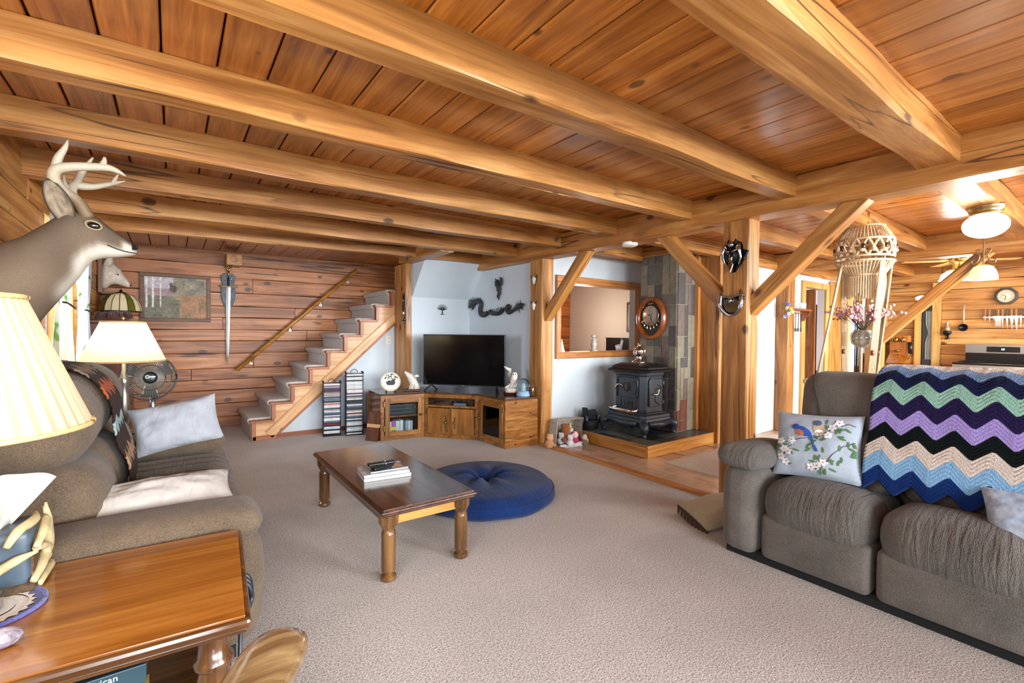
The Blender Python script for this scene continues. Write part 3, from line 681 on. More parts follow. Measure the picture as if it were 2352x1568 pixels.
# contents
def local(Fm, name, boxes, m, label, cat, group=None, bev=0.003, loc=None):
    k = MB(); k.M = Fm
    for bx in boxes: k.box(*bx)
    return tag(k.build(name, m, None, bev=bev), label, cat, group)
rc = thing('av_receiver', 'black audio receiver behind the left glass door', 'receiver', tuple(F1 @ Vector((0.27, 0.12, 0.287))))
def sub(Fm, name, boxes, m, parent, bev=0.002):
    k = MB(); k.M = Fm
    for bx in boxes: k.box(*bx)
    return k.build(name, m, parent, bev=bev)
sub(F1, 'body', [(0.09, 0.46, 0.04, 0.27, 0.287, 0.42)], BLACKP, rc)
sub(F1, 'panel_line', [(0.11, 0.38, 0.036, 0.04, 0.40, 0.404)], mat('grey_trim', '#5d6874', 0.4), rc, 0)
sub(F1, 'panel_line', [(0.11, 0.38, 0.036, 0.04, 0.36, 0.364)], MATS['grey_trim'], rc, 0)
sub(F1, 'panel_line', [(0.11, 0.38, 0.036, 0.04, 0.315, 0.319)], MATS['grey_trim'], rc, 0)
k = MB(); k.M = F1 @ Matrix.Translation((0.42, 0.04, 0.375)) @ Matrix.Rotation(pi/2, 4, 'X'); k.lathe([(0.02, 0), (0.02, 0.012), (0.016, 0.015), (0, 0.015)], 16).build('dial', mat('dark_grey_plastic', '#2b3038', 0.35), rc)
bc = [('#d8d3cf', 'white and grey'), ('#b45a9c', 'magenta'), ('#cdd5df', 'white'), ('#dfe3e6', 'pale'), ('#5a5c60', 'charcoal'), ('#8fa8be', 'steel blue'), ('#c9d6dd', 'pale blue'), ('#a8bccb', 'grey blue')]
xx = 0.10
for i, (c, nm) in enumerate(bc):
    wdt = [0.045, 0.045, 0.055, 0.04, 0.025, 0.035, 0.03, 0.028][i]; hh = [0.15, 0.16, 0.155, 0.16, 0.15, 0.15, 0.145, 0.145][i]
    local(F1, 'movie_case', [(xx, xx+wdt-0.003, 0.05, 0.18, 0.062, 0.062+hh)], mat('case_'+nm.replace(' ', '_'), c, 0.35, noise_amt=0.2, nscale=60), f'{nm} upright movie case behind the left glass door', 'movie case', 'movie cases behind the left glass door')
    xx += wdt
local(F1, 'movie_case', [(0.105, 0.20, 0.035, 0.045, 0.108, 0.15)], mat('case_yellow', '#d6cf3a', 0.35), 'yellow case lying in front of the others behind the left glass door', 'movie case', 'movie cases behind the left glass door')
sb = thing('set_top_box', 'slim silver box with black cables in the open slot of the cabinet', 'electronics', tuple(F2 @ Vector((0.35, 0.12, 0.395))))
sub(F2, 'body', [(0.36, 0.52, 0.06, 0.18, 0.395, 0.425)], mat('blue_grey_box', '#5a6a80', 0.3), sb)
rsx = random.Random(3)
for i in range(5):
    pts = [F2 @ Vector((0.12+0.1*i+rsx.uniform(-.04, .04), 0.05+rsx.uniform(0, .08), 0.40+rsx.uniform(0, .05))) for _ in range(5)]
    MB().tube(smoothcurve(pts, 5), 0.006, 6).build('cable', BLACKP, sb, smooth=True)
vr = thing('game_console', 'dark game console on the lower shelf behind the right glass door', 'electronics', tuple(F3 @ Vector((0.25, 0.15, 0.06))))
sub(F3, 'body', [(0.12, 0.40, 0.06, 0.25, 0.06, 0.15)], mat('slate_plastic', '#3a4450', 0.3), vr, 0.01)
sub(F3, 'body_top', [(0.16, 0.38, 0.08, 0.22, 0.15, 0.17)], MATS['slate_plastic'], vr, 0.006)
vr2 = thing('speaker_box', 'black speaker on the upper shelf behind the right glass door', 'speaker', tuple(F3 @ Vector((0.3, 0.15, 0.287))))
sub(F3, 'body', [(0.22, 0.40, 0.08, 0.24, 0.287, 0.43)], BLACKP, vr2)
for dz in (0.33, 0.385):
    k = MB(); k.M = F3 @ Matrix.Translation((0.31, 0.08, dz)) @ Matrix.Rotation(pi/2, 4, 'X'); k.lathe([(0.028, 0), (0.026, 0.004), (0.01, -0.004), (0, 0.0)], 14).build('driver', MATS['dark_grey_plastic'], vr2)

# ================================================================ television
TA, TB = Vector((2.578, 5.444, 0)), Vector((3.275, 4.623, 0))
tv = thing('television', 'large flat black television on the corner cabinet', 'television', tuple((TA+TB)/2+Vector((0, 0, 0.558))))
FT = frame(TA, TB-TA, (0, 0, 1)); LT = (TB-TA).length
def tvp(name, boxes, m, bev=0.002, parent=None):
    k = MB(); k.M = FT
    for bx in boxes: k.box(*bx)
    return k.build(name, m, parent or tv, bev=bev)
tvp('bezel', [(0, LT, 0, 0.03, 0.627, 0.640), (0, LT, 0, 0.03, 1.258, 1.268), (0, 0.010, 0, 0.03, 0.64, 1.258), (LT-0.010, LT, 0, 0.03, 0.64, 1.258)], mat('tv_bezel', '#3a3f46', 0.3, 0.5))
tvp('screen', [(0.010, LT-0.010, 0.004, 0.025, 0.640, 1.258)], mat('tv_screen', '#050608', 0.13, 0.0, 0.6))
tvp('back_shell', [(0.05, LT-0.05, 0.03, 0.06, 0.66, 1.1)], BLACKP, 0.01)
for s_, x in ((1, 0.11), (-1, LT-0.11)):
    k = MB(); k.M = FT
    k.tube([(x, 0.015, 0.63), (x-0.05*s_, -0.09, 0.564)], 0.010, 8); k.tube([(x, 0.015, 0.63), (x+0.03*s_, 0.12, 0.564)], 0.010, 8)
    k.build('foot', BLACKP, tv)
k = MB(); k.M = FT; k.cbox((LT/2, -0.001, 0.633), 0.03, 0.002, 0.005); k.build('logo_strip', mat('silver_print', '#b8bcc2', 0.3, 0.7), tv)

# ================================================================ ornaments on the cabinet top
ZT = 0.558
pl_ = thing('picture_plate', 'round collector plate with a dark animal on a stand left of the television', 'plate', (2.16, 5.47, ZT))
FP = frame((2.16, 5.47, ZT+0.125), (cos(radians(-20)), sin(radians(-20)), 0), Vector((-0.34, -0.9, 0.25)))
k = MB(); k.M = FP; k.lathe([(0.105, 0), (0.115, 0.008), (0.118, 0.012), (0.112, 0.015), (0.10, 0.010), (0, 0.010)], 36).build('rim', mat('plate_gold_white', '#cfc6b2', 0.3), pl_, smooth=False)
m_ = vcol('painted_plate', 0.25)
k = MB(); k.M = FP
def cplate(x, y):
    d = (x/0.055)**2+((y+0.015)/0.03)**2
    if d < 1 or (abs(x-0.03) < 0.02 and abs(y-0.012) < 0.02) or (y > 0.035 and noise.noise((x*60, y*60, 0)) > 0.05): return (0.05, 0.06, 0.06)
    return (0.75, 0.72, 0.62)
for i in range(14):
    for j in range(28):
        r0_, r1_ = 0.098*i/14, 0.098*(i+1)/14; a0, a1 = 2*pi*j/28, 2*pi*(j+1)/28
        q = [(r0_*cos(a0), r0_*sin(a0)), (r1_*cos(a0), r1_*sin(a0)), (r1_*cos(a1), r1_*sin(a1)), (r0_*cos(a1), r0_*sin(a1))]
        k.col = cplate((q[0][0]+q[2][0])/2, (q[0][1]+q[2][1])/2); k.add([(p[0], p[1], 0.0125) for p in q], [(0, 1, 2, 3)])
k.build('painting', m_, pl_)
MB().tube([(2.10, 5.44, ZT), (2.11, 5.48, ZT+0.03), (2.13, 5.55, ZT+0.002)], 0.006).tube([(2.20, 5.40, ZT), (2.21, 5.44, ZT+0.03), (2.23, 5.52, ZT+0.002)], 0.006).build('stand', BRASS, pl_)

SILVER = mat('silvery_resin', '#c9c6c0', 0.28, 0.55, noise_amt=0.25, nscale=30, bump=0.5, bscale=70)
CREAMR = mat('ivory_resin', '#d8d0c4', 0.45, noise_amt=0.2, nscale=30, bump=0.4, bscale=80)
PLINTH = mat('mahogany_plinth', '#3b1513', 0.2, coat=0.5)
ws = thing('wolf_statue', 'howling wolf head statue on a dark plinth', 'statue', (2.42, 5.42, ZT))
FW_ = frame((2.42, 5.42, ZT), (0.92, -0.39, 0), (0, 0, 1))
k = MB(); k.M = FW_; k.box(-0.10, 0.10, -0.06, 0.06, 0, 0.028); k.build('plinth', PLINTH, ws, bev=0.006)
k = MB(); k.M = FW_
def ell(c, rx, ry, rz, tilt, n=12):
    out = []
    for i in range(n):
        a = 2*pi*i/n; out.append(Vector((c[0]+rx*cos(a)*cos(tilt), c[1]+ry*sin(a), c[2]+rx*cos(a)*sin(tilt))))
    return out
k.loft([ell((0.02, 0, 0.028), .075, .05, 0, 0), ell((0.03, 0, 0.07), .055, .045, 0, 0.1), ell((0.01, 0, 0.12), .05, .045, 0, 0.4), ell((-0.02, 0, 0.165), .05, .045, 0, 0.9), ell((-0.045, 0, 0.195), .035, .033, 0, 1.1), ell((-0.075, 0, 0.225), .02, .02, 0, 1.0), ell((-0.095, 0, 0.245), .012, .012, 0, 1.0)])
k.build('body', CREAMR, ws, smooth=True)
for sy in (-0.025, 0.025):
    k = MB(); k.M = FW_; k.tube([(0.02, sy, 0.18), (0.06, sy*1.2, 0.19), (0.085, sy*1.3, 0.185)], [0.02, 0.016, 0.002], 8, flat=0.5); k.build('ear', CREAMR, ws, smooth=True)
k = MB(); k.M = FW_; k.ball((-0.097, 0, 0.248), 0.008, 8); k.build('nose', mat('black_nose', '#111111', 0.3), ws, smooth=True)
for i in range(9):
    k = MB(); k.M = FW_; a = i*0.7; k.tube([(0.04*cos(a)+0.02, 0.045*sin(a), 0.03), (0.055*cos(a)+0.025, 0.055*sin(a), 0.055), (0.04*cos(a)+0.02, 0.045*sin(a), 0.09)], [0.012, 0.013, 0.002], 6); k.build('fur_tuft', CREAMR, ws, smooth=True)

ow = thing('owl_statue', 'silvery owl statue with spread wings on a mahogany base', 'statue', (3.28, 4.48, ZT))
FO = frame((3.27, 4.47, ZT), (0.75, -0.66, 0), (0, 0, 1))
k = MB(); k.M = FO; k.lathe([(0.10, 0), (0.105, 0.012), (0.095, 0.03), (0, 0.03)], 20, (0, 0, 0), 1.0, 0.7).build('base', PLINTH, ow)
OWLG = mat('owl_grey', '#8d8a7c', 0.5, noise_amt=0.45, nscale=40, bump=0.4)
k = MB(); k.M = FO; k.loft([ell((0, 0, 0.03), .08, .055, 0, 0), ell((0, 0, 0.06), .085, .05, 0, 0), ell((0.0, 0, 0.10), .06, .04, 0, 0), ell((0.01, 0, 0.135), .045, .035, 0, 0)]).build('rock', CREAMR, ow, smooth=True)
k = MB(); k.M = FO; k.loft([ell((0.02, 0, 0.12), .03, .03, 0, 0), ell((0.02, 0, 0.16), .045, .04, 0, 0), ell((0.025, 0, 0.20), .04, .036, 0, 0), ell((0.03, -0.005, 0.235), .036, .034, 0, 0), ell((0.03, -0.005, 0.26), .03, .03, 0, 0), ell((0.03, 0, 0.27), .012, .012, 0, 0)]).build('body', CREAMR, ow, smooth=True)
k = MB(); k.M = FO; k.tube([(0.0, 0.01, 0.15), (-0.035, 0.015, 0.24), (-0.03, 0.02, 0.30), (-0.01, 0.02, 0.31)], [0.02, 0.03, 0.026, 0.006], 8, flat=0.45); k.build('wing', OWLG, ow, smooth=True)
k = MB(); k.M = FO; k.tube([(-0.02, 0.01, 0.29), (-0.07, 0.015, 0.315), (-0.10, 0.02, 0.335)], [0.02, 0.016, 0.004], 8, flat=0.4); k.build('wing_tip', CREAMR, ow, smooth=True)
for sx in (0.018, 0.044):
    k = MB(); k.M = FO; k.ball((sx, -0.034, 0.243), 0.007, 8); k.build('eye', MATS['black_nose'], ow, smooth=True)
for i in range(12):
    a = i*0.55; k = MB(); k.M = FO
    k.tube([(0.06*cos(a), -0.03+0.02*sin(a), 0.04+0.005*i), (0.075*cos(a+.3), -0.045, 0.06+0.006*i), (0.04*cos(a+.5), -0.04, 0.085+0.006*i)], [0.012, 0.011, 0.003], 6); k.build('feather', CREAMR, ow, smooth=True)

sg = thing('snow_globe', 'clear glass globe on a pale blue base beside the owl', 'snow globe', (3.31, 4.30, ZT))
MB().lathe([(0.075, 0), (0.085, 0.012), (0.075, 0.03), (0.068, 0.055), (0.06, 0.06), (0, 0.06)], 24, (3.31, 4.30, ZT)).build('base', mat('pale_blue_ceramic', '#8fb2d6', 0.3, noise_amt=0.3, nscale=50), sg, smooth=True)
MB().ball((3.31, 4.30, ZT+0.128), 0.078, 24).build('globe', glass('globe_glass', '#f4fbff', 0.0, 1.2, False), sg, smooth=True)
MB().lathe([(0.03, 0), (0.022, 0.03), (0.03, 0.045), (0.01, 0.08), (0, 0.085)], 10, (3.31, 4.30, ZT+0.065)).build('figure', mat('white_teal_figure', '#b9d6d8', 0.4, noise_amt=0.3, nscale=60), sg, smooth=True)
cj = thing('candle_jar', 'small brown glass candle jar against the post', 'candle', (3.37, 4.24, ZT))
MB().lathe([(0.028, 0), (0.03, 0.02), (0.03, 0.10), (0.028, 0.105), (0.026, 0.10), (0.026, 0.01), (0, 0.008)], 16, (3.385, 4.225, ZT)).build('jar', mat('amber_glass', '#6d4424', 0.1, trans=0.4), cj, smooth=True)
MB().ball((3.385, 4.225, ZT+0.045), 0.014, 8).build('wax', mat('candle_wax', '#e6cfae', 0.5), cj, smooth=True)

# ================================================================ disc towers
WIRE = mat('black_wire', '#1b2330', 0.4, 0.5)
def tower(cx, cy, z1, label, gl, n, ang, seed):
    F = frame((cx, cy, 0), (cos(ang), sin(ang), 0), (0, 0, 1)); wd, dp = 0.20, 0.13
    t = thing('disc_tower', label, 'disc rack', (cx, cy, 0))
    for ix, x in enumerate((-wd/2, wd/2)):
        for y in (-dp/2, dp/2):
            k = MB(); k.M = F; k.tube([(x, y, 0), (x, y, z1)], 0.005, 6); k.build('upright', WIRE, t)
            k = MB(); k.M = F; k.ball((x, y, z1+0.008), 0.012, 10); k.build('knob', WIRE, t, smooth=True)
        for i in range(0, n, 2):
            z = 0.02+(z1-0.04)*i/n
            k = MB(); k.M = F; k.tube([(x, -dp/2, z), (x, dp/2, z)], 0.0025, 4); k.build('rung', WIRE, t)
    k = MB(); k.M = F; k.box(-wd/2, wd/2, -dp/2, dp/2, 0.006, 0.012); k.build('base_plate', WIRE, t)
    k = MB(); k.M = F; k.tube([(-0.04*cos(a), 0, z1+0.005+0.04*sin(a)) for a in [pi*j/10 for j in range(11)]], 0.004, 6); k.tube([(-wd/2, 0, z1-0.005), (wd/2, 0, z1-0.005)], 0.004, 6); k.build('handle', WIRE, t, smooth=True)
    rs_ = random.Random(seed); cols = {'#e8e6e4': 'white', '#d9dade': 'silver', '#1e222b': 'black', '#2b2f3a': 'charcoal', '#c9ccd2': 'light grey', '#7d2f3c': 'wine red', '#b8d0e2': 'sky blue', '#e9e4dc': 'cream', '#3e4a5c': 'slate blue', '#c27f8a': 'pink', '#6f7b8d': 'blue grey', '#a9a39a': 'taupe'}
    pit = (z1-0.03)/n
    for i in range(n):
        c = rs_.choice(list(cols)); sh = rs_.uniform(-0.004, 0.004); q = n-i
        o = plate('disc_case', tuple(F @ Vector((sh, -0.006+rs_.uniform(-.006, .004), 0.018+pit*(i+0.5)))), wd-0.014, dp-0.006, pit*0.82, mat('case_'+c[1:], c, 0.3, noise_amt=0.25, nscale=45))
        sfx = 'th' if 10 <= q % 100 <= 20 else {1: 'st', 2: 'nd', 3: 'rd'}.get(q % 10, 'th')
        o.rotation_euler = (0, 0, ang); tag(o, f'{cols[c]} disc case, {q}{sfx} from the top of the {gl}', 'disc case', 'disc cases in the '+gl)
tower(1.60, 5.98, 0.66, 'shorter black wire disc tower below the stairs', 'shorter wire tower', 36, radians(-12), 1)
tower(1.845, 5.88, 0.775, 'taller black wire disc tower beside the cabinet', 'taller wire tower', 42, radians(-12), 2)
wbx = thing('wooden_case', 'brown wooden case with a tan band leaning on the cabinet', 'case', (1.91, 5.52, 0))
FB = frame((1.845, 5.47, 0.0), (0.55, -0.83, 0), (0.12, -0.05, 0.99))
k = MB(); k.M = FB; k.box(0, 0.16, 0, 0.07, 0, 0.345); k.build('body', wood('case_wood', '#3f2216', '#5e3826', '#744a35', 'z', 1.0, knots=0.1), wbx, bev=0.004)
k = MB(); k.M = FB; k.box(-0.002, 0.162, -0.002, 0.072, 0.165, 0.205); k.build('band', mat('tan_band', '#c79b6c', 0.5), wbx)
k = MB(); k.M = FB; k.tube([(0.163, 0.02, 0.10), (0.175, 0.03, 0.14), (0.175, 0.03, 0.22), (0.163, 0.02, 0.26)], 0.006, 6); k.build('handle', BRASS, wbx, smooth=True)

# ================================================================ wall ornaments near the television
IRON = mat('black_cast_resin', '#24262b', 0.45, noise_amt=0.3, nscale=60, bump=0.4, bscale=120)
XW = 3.495
def coil(pts, rad, name, root, n=10, flat=0.7):
    P = smoothcurve([(XW-0.02, y, z) for (y, z) in pts], 5); R_ = lerps(rad, 5)
    MB().tube(P, R_, n, flat=flat).build(name, IRON, root, smooth=True)
def spikes(pts, L_, root, name='spike', out=(0, 1)):
    for (y, z, dy, dz) in pts:
        MB().tube([(XW-0.02, y, z), (XW-0.022, y+dy, z+dz)], [0.009, 0.001], 5).build(name, IRON, root)
dg = thing('dragon_head_plaque', 'black dragon head and neck piece rising from the wall', 'wall decor', (XW, 5.5, 1.5), 'pieces of the black wall dragon')
coil([(5.33, 1.565), (5.40, 1.54), (5.49, 1.555), (5.515, 1.62), (5.49, 1.69), (5.55, 1.735), (5.64, 1.725), (5.72, 1.705), (5.79, 1.67), (5.815, 1.645)], [0.030, 0.036, 0.042, 0.04, 0.038, 0.036, 0.04, 0.042, 0.026, 0.008], 'neck', dg)
coil([(5.68, 1.69), (5.72, 1.64), (5.74, 1.61)], [0.02, 0.018, 0.003], 'jaw', dg)
coil([(5.74, 1.735), (5.78, 1.755), (5.81, 1.735), (5.81, 1.70)], [0.010, 0.010, 0.008, 0.002], 'horn', dg)
spikes([(5.50+0.045*i, 1.755-0.004*abs(i-2), 0.02, 0.04) for i in range(6)] + [(5.68, 1.755, 0.04, 0.05), (5.72, 1.745, 0.05, 0.04)], 0.04, dg)
d2_ = thing('dragon_body_plaque', 'black dragon middle hump on the wall between head and tail', 'wall decor', (XW, 5.1, 1.5), 'pieces of the black wall dragon')
coil([(5.265, 1.60), (5.25, 1.565), (5.18, 1.55), (5.10, 1.548), (5.02, 1.56), (4.975, 1.60), (4.97, 1.62)], [0.022, 0.036, 0.042, 0.044, 0.04, 0.034, 0.028], 'hump', d2_)
spikes([(5.24-0.045*i, 1.59-0.01*sin(i), 0.0, 0.035) for i in range(6)], 0.03, d2_)
d3_ = thing('dragon_tail_plaque', 'black dragon tail fin piece nearest the post', 'wall decor', (XW, 4.7, 1.5), 'pieces of the black wall dragon')
coil([(4.80, 1.62), (4.85, 1.63), (4.875, 1.595), (4.83, 1.56), (4.74, 1.575), (4.66, 1.61), (4.58, 1.63), (4.51, 1.645)], [0.024, 0.034, 0.036, 0.034, 0.022, 0.03, 0.036, 0.004], 'tail', d3_)
spikes([(4.68, 1.63, -0.02, 0.05), (4.64, 1.64, -0.02, 0.06), (4.60, 1.65, -0.03, 0.06), (4.57, 1.62, -0.06, 0.03), (4.57, 1.60, -0.05, -0.03), (4.62, 1.58, -0.03, -0.05)], 0.05, d3_, 'fin')
d4_ = thing('dragon_pendant', 'small black hanging dragon ornament above the wall dragon', 'wall decor', (XW, 5.07, 1.7))
coil([(5.11, 1.99), (5.09, 1.95), (5.07, 1.90), (5.06, 1.86), (5.045, 1.82), (5.065, 1.79), (5.09, 1.775), (5.06, 1.755), (5.065, 1.735), (5.06, 1.72)], [0.02, 0.035, 0.04, 0.035, 0.026, 0.02, 0.016, 0.014, 0.01, 0.002], 'body', d4_)
coil([(5.05, 1.90), (5.01, 1.94), (5.01, 1.99), (5.045, 2.02)], [0.02, 0.03, 0.026, 0.004], 'wing', d4_, flat=0.4)
coil([(5.09, 1.90), (5.13, 1.93), (5.145, 1.98)], [0.015, 0.024, 0.004], 'wing', d4_, flat=0.4)
spikes([(5.14, 1.96, 0.03, 0.01), (5.13, 1.99, 0.02, 0.03), (5.12, 1.92, 0.03, -0.01), (5.02, 1.87, -0.03, -0.01), (5.10, 1.85, 0.03, 0.0), (5.08, 1.81, 0.025, 0.01), (5.01, 1.92, -0.025, 0.0)], 0.03, d4_)
tr = thing('metal_tree', 'flat black metal tree of life ornament left of the dragon', 'wall decor', (3.05, 5.83, 1.55))
MB().tube([(3.05, 5.825, 1.545), (3.052, 5.825, 1.60), (3.05, 5.825, 1.64)], [0.009, 0.006, 0.004], 6).cbox((3.05, 5.825, 1.542), 0.06, 0.012, 0.008).build('trunk', IRON, tr)
for i in range(11):
    a = radians(15+15*i)
    for L_ in (0.085,):
        MB().tube([(3.05, 5.825, 1.60), (3.05+L_*0.6*cos(a), 5.825, 1.60+L_*0.45*sin(a)), (3.05+L_*cos(a), 5.825, 1.605+L_*0.95*sin(a))], [0.004, 0.0035, 0.002], 5).build('branch', IRON, tr)
CHROME = mat('pewter', '#9a9a98', 0.2, 0.95, noise_amt=0.3, nscale=60)
dgr = thing('sheathed_dagger', 'ornate pewter dagger hung point down on the stair post', 'dagger', (2.49, 5.85, 1.4))
P0 = (2.488, 5.85)
MB().tube([(P0[0], P0[1], 1.40), (P0[0], P0[1], 1.44)], [0.004, 0.012], 8).tube([(P0[0]-.003, P0[1], 1.43), (P0[0]-.003, P0[1], 1.66)], [0.014, 0.017], 10).build('sheath', CHROME, dgr, smooth=True)
MB().tube([(P0[0], P0[1]-0.06, 1.455), (P0[0], P0[1]-0.03, 1.465), (P0[0], P0[1]+0.03, 1.465), (P0[0], P0[1]+0.06, 1.455)], [0.016, 0.010, 0.010, 0.016], 8).build('guard', CHROME, dgr, smooth=True)
MB().tube([(P0[0]-.004, P0[1]+0.0, 1.66), (P0[0]-.004, P0[1], 1.77)], 0.013, 10).ball((P0[0]-.004, P0[1], 1.785), 0.018, 10).build('grip', mat('dark_pewter', '#4a4744', 0.3, 0.8, noise_amt=0.4, nscale=80), dgr, smooth=True)
for lbl, z in (('upper small horned skull ornament on the post', 1.92), ('lower small horned skull ornament on the post', 1.62)):
    sk = thing('skull_ornament', lbl, 'ornament', (3.43, 4.25, z))
    MB().loft([ell((3.415, 4.25, z-0.055), .012, .014, 0, 0, 10), ell((3.415, 4.25, z-0.03), .016, .018, 0, 0, 10), ell((3.415, 4.25, z), .02, .03, 0, 0, 10), ell((3.415, 4.25, z+0.025), .018, .026, 0, 0, 10), ell((3.415, 4.25, z+0.038), .008, .012, 0, 0, 10)]).build('skull', mat('ivory_skull', '#d9d4ca', 0.4, noise_amt=0.3, nscale=70), sk, smooth=True)
    for s_ in (-1, 1): MB().tube([(3.415, 4.25+s_*0.02, z+0.02), (3.412, 4.25+s_*0.05, z+0.03), (3.41, 4.25+s_*0.06, z+0.06)], [0.009, 0.007, 0.001], 6).build('horn', mat('dark_horn', '#352a22', 0.4), sk, smooth=True)
so = thing('socket_plate', 'white socket plate on the wall under the top stairs', 'socket', (2.42, 6.21, 1.18))
MB().cbox((2.42, 6.211, 1.18), 0.075, 0.008, 0.12).build('plate', mat('ivory_plastic', '#e6dfcf', 0.4), so, bev=0.003)
for dz in (-0.025, 0.025): MB().cbox((2.42, 6.206, 1.18+dz), 0.035, 0.004, 0.03).build('outlet', mat('outlet_face', '#cfc8b8', 0.4), so, bev=0.002)
# ================================================================ hearth, tiled chimney
TILE_C = ['#77725f', '#7f7966', '#5a574d', '#4a4745', '#3b3a3b', '#857d68', '#6a5a52', '#655f58', '#504a47', '#6f6b60']
TILES = [mat(f'slate_tile_{i}', c, 0.45, noise_amt=0.22, nscale=14, bump=0.35, bscale=25) for i, c in enumerate(TILE_C)] + [mat('slate_tile_red', '#6e3d2c', 0.45, noise_amt=0.25, nscale=14, bump=0.3, bscale=25)]
TILES_H = [mat(f'hearth_tile_{i}', c, 0.28, noise_amt=0.2, nscale=12, bump=0.2, bscale=25) for i, c in enumerate(['#414c52', '#566062', '#2e3438', '#626659', '#4c5252', '#3c3532', '#5c4a40'])]
GROUT = mat('grout', '#9c9484', 0.9); GROUT_D = mat('grout_hearth', '#a5a69c', 0.9)
def pack(nu, nv, seed, sizes):
    rs_ = random.Random(seed); g = [[0]*nv for _ in range(nu)]; out = []
    for j in range(nv):
        for i in range(nu):
            if g[i][j]: continue
            opt = [s for s in sizes if i+s[0] <= nu and j+s[1] <= nv and all(not g[i+a][j+b] for a in range(s[0]) for b in range(s[1]))]
            s = rs_.choice(opt) if opt else (1, 1)
            for a in range(s[0]):
                for b in range(s[1]): g[i+a][j+b] = 1
            out.append((i, j, s[0], s[1]))
    return out
ch = thing('chimney', 'slate tiled chimney block behind the cast iron stove', 'chimney', (5.0, 3.55, 0.127))
MB().box(4.828, 5.175, 3.298, 3.83, 0.127, 2.28).build('core', GROUT, ch)
rs_ = random.Random(21); SZ = [(2, 2), (2, 1), (1, 2), (2, 3), (1, 1), (2, 2), (1, 2)]
cu, cv = 0.53/5, 0.1265
for (i, j, a, b) in pack(5, 17, 4, SZ):
    m = rs_.choice(TILES[:10])
    plate('tile', (4.822, 3.83-(i+a/2)*cu, 0.13+(j+b/2)*cv), 0.014, a*cu-0.007, b*cv-0.007, m, ch)
cu2 = 0.345/5
for (i, j, a, b) in pack(5, 17, 9, [(2, 2), (2, 3), (2, 2), (1, 2), (2, 1), (1, 3)]):
    m = TILES[10] if (j < 2 and i < 2) else rs_.choice([TILES[0], TILES[1], TILES[5], TILES[5], TILES[7], TILES[6], TILES[3]])
    plate('tile', (4.825+(i+a/2)*cu2, 3.292, 0.13+(j+b/2)*cv), a*cu2-0.007, 0.014, b*cv-0.007, m, ch)
MB().box(5.17, 5.222, 3.24, 3.33, 0.127, 2.28).build('side_trim', wood('trim_z', '#8f5622', '#b9783a', '#cf9450', 'z', 1.0, knots=0.15, rough=0.4), ch, bev=0.004)

ht = thing('hearth', 'raised oak edged hearth topped with dark slate tiles', 'hearth', (4.6, 3.6, 0))
MB().box(4.0, 5.215, 3.065, 4.175, 0, 0.112).build('core', GROUT_D, ht)
W_OAKX = wood('oak_x', '#9a6426', '#c0853f', '#d6a25c', 'x', 1.5, knots=0.1, rough=0.35, vary=0.05)
timber('edge_board', (3.975, 3.05, 0.0635), (5.218, 3.05, 0.0635), 0.024, 0.127, W_OAKX, ht, amp=0, cham=0.003)
timber('edge_board', (3.987, 3.06, 0.0635), (3.987, 4.175, 0.0635), 0.024, 0.127, W_OAKX, ht, amp=0, cham=0.003)
cx_, cy_ = 1.21/10, 1.105/9
for (i, j, a, b) in pack(10, 9, 33, [(2, 2), (2, 1), (1, 2), (3, 2), (2, 2)]):
    plate('tile', (4.002+(i+a/2)*cx_, 3.068+(j+b/2)*cy_, 0.118), a*cx_-0.008, b*cy_-0.008, 0.014, rs_.choice(TILES_H), ht)

# ================================================================ cast iron stove
CAST = mat('cast_iron', '#3a424b', 0.38, 0.35, 0.5, noise_amt=0.12, nscale=20, bump=0.15, bscale=120)
CAST2 = mat('cast_iron_dark', '#191b1e', 0.4, 0.3)
NICK = mat('polished_nickel', '#cfcac2', 0.15, 1.0)
sv = thing('wood_stove', 'ornate cast iron parlor stove with nickel finial and rail', 'stove', (4.53, 3.61, 0.127))
def cring(cx, cy, hx, hy, ch_, z): return [Vector((cx+a, cy+b, z)) for a, b in [(-hx+ch_, -hy), (hx-ch_, -hy), (hx, -hy+ch_), (hx, hy-ch_), (hx-ch_, hy), (-hx+ch_, hy), (-hx, hy-ch_), (-hx, -hy+ch_)]]
SX, SY = 4.53, 3.61
MB().loft([cring(SX, SY, .235, .265, .05, .232), cring(SX, SY, .262, .29, .05, .25), cring(SX, SY, .272, .30, .05, .285), cring(SX, SY, .262, .29, .05, .32), cring(SX, SY, .265, .293, .05, .335), cring(SX, SY, .262, .29, .05, .36), cring(SX, SY, .235, .26, .05, .375), cring(SX, SY, .23, .255, .05, .385)]).build('base', CAST, sv, bev=0.004)
MB().loft([cring(SX, SY, .205, .235, .06, .38), cring(SX, SY, .21, .24, .06, .40), cring(SX, SY, .20, .23, .06, .42), cring(SX, SY, .20, .23, .06, .80), cring(SX, SY, .213, .243, .06, .82), cring(SX, SY, .21, .24, .06, .845)]).build('body', CAST, sv, bev=0.003)
MB().loft([cring(SX, SY, .235, .265, .06, .845), cring(SX, SY, .275, .31, .07, .855), cring(SX, SY, .278, .313, .07, .868), cring(SX, SY, .24, .275, .065, .89), cring(SX, SY, .237, .272, .065, .905), cring(SX, SY, .205, .24, .06, .925), cring(SX, SY, .16, .19, .06, .945), cring(SX, SY, .10, .13, .05, .95)]).build('lid', CAST2, sv, bev=0.003)
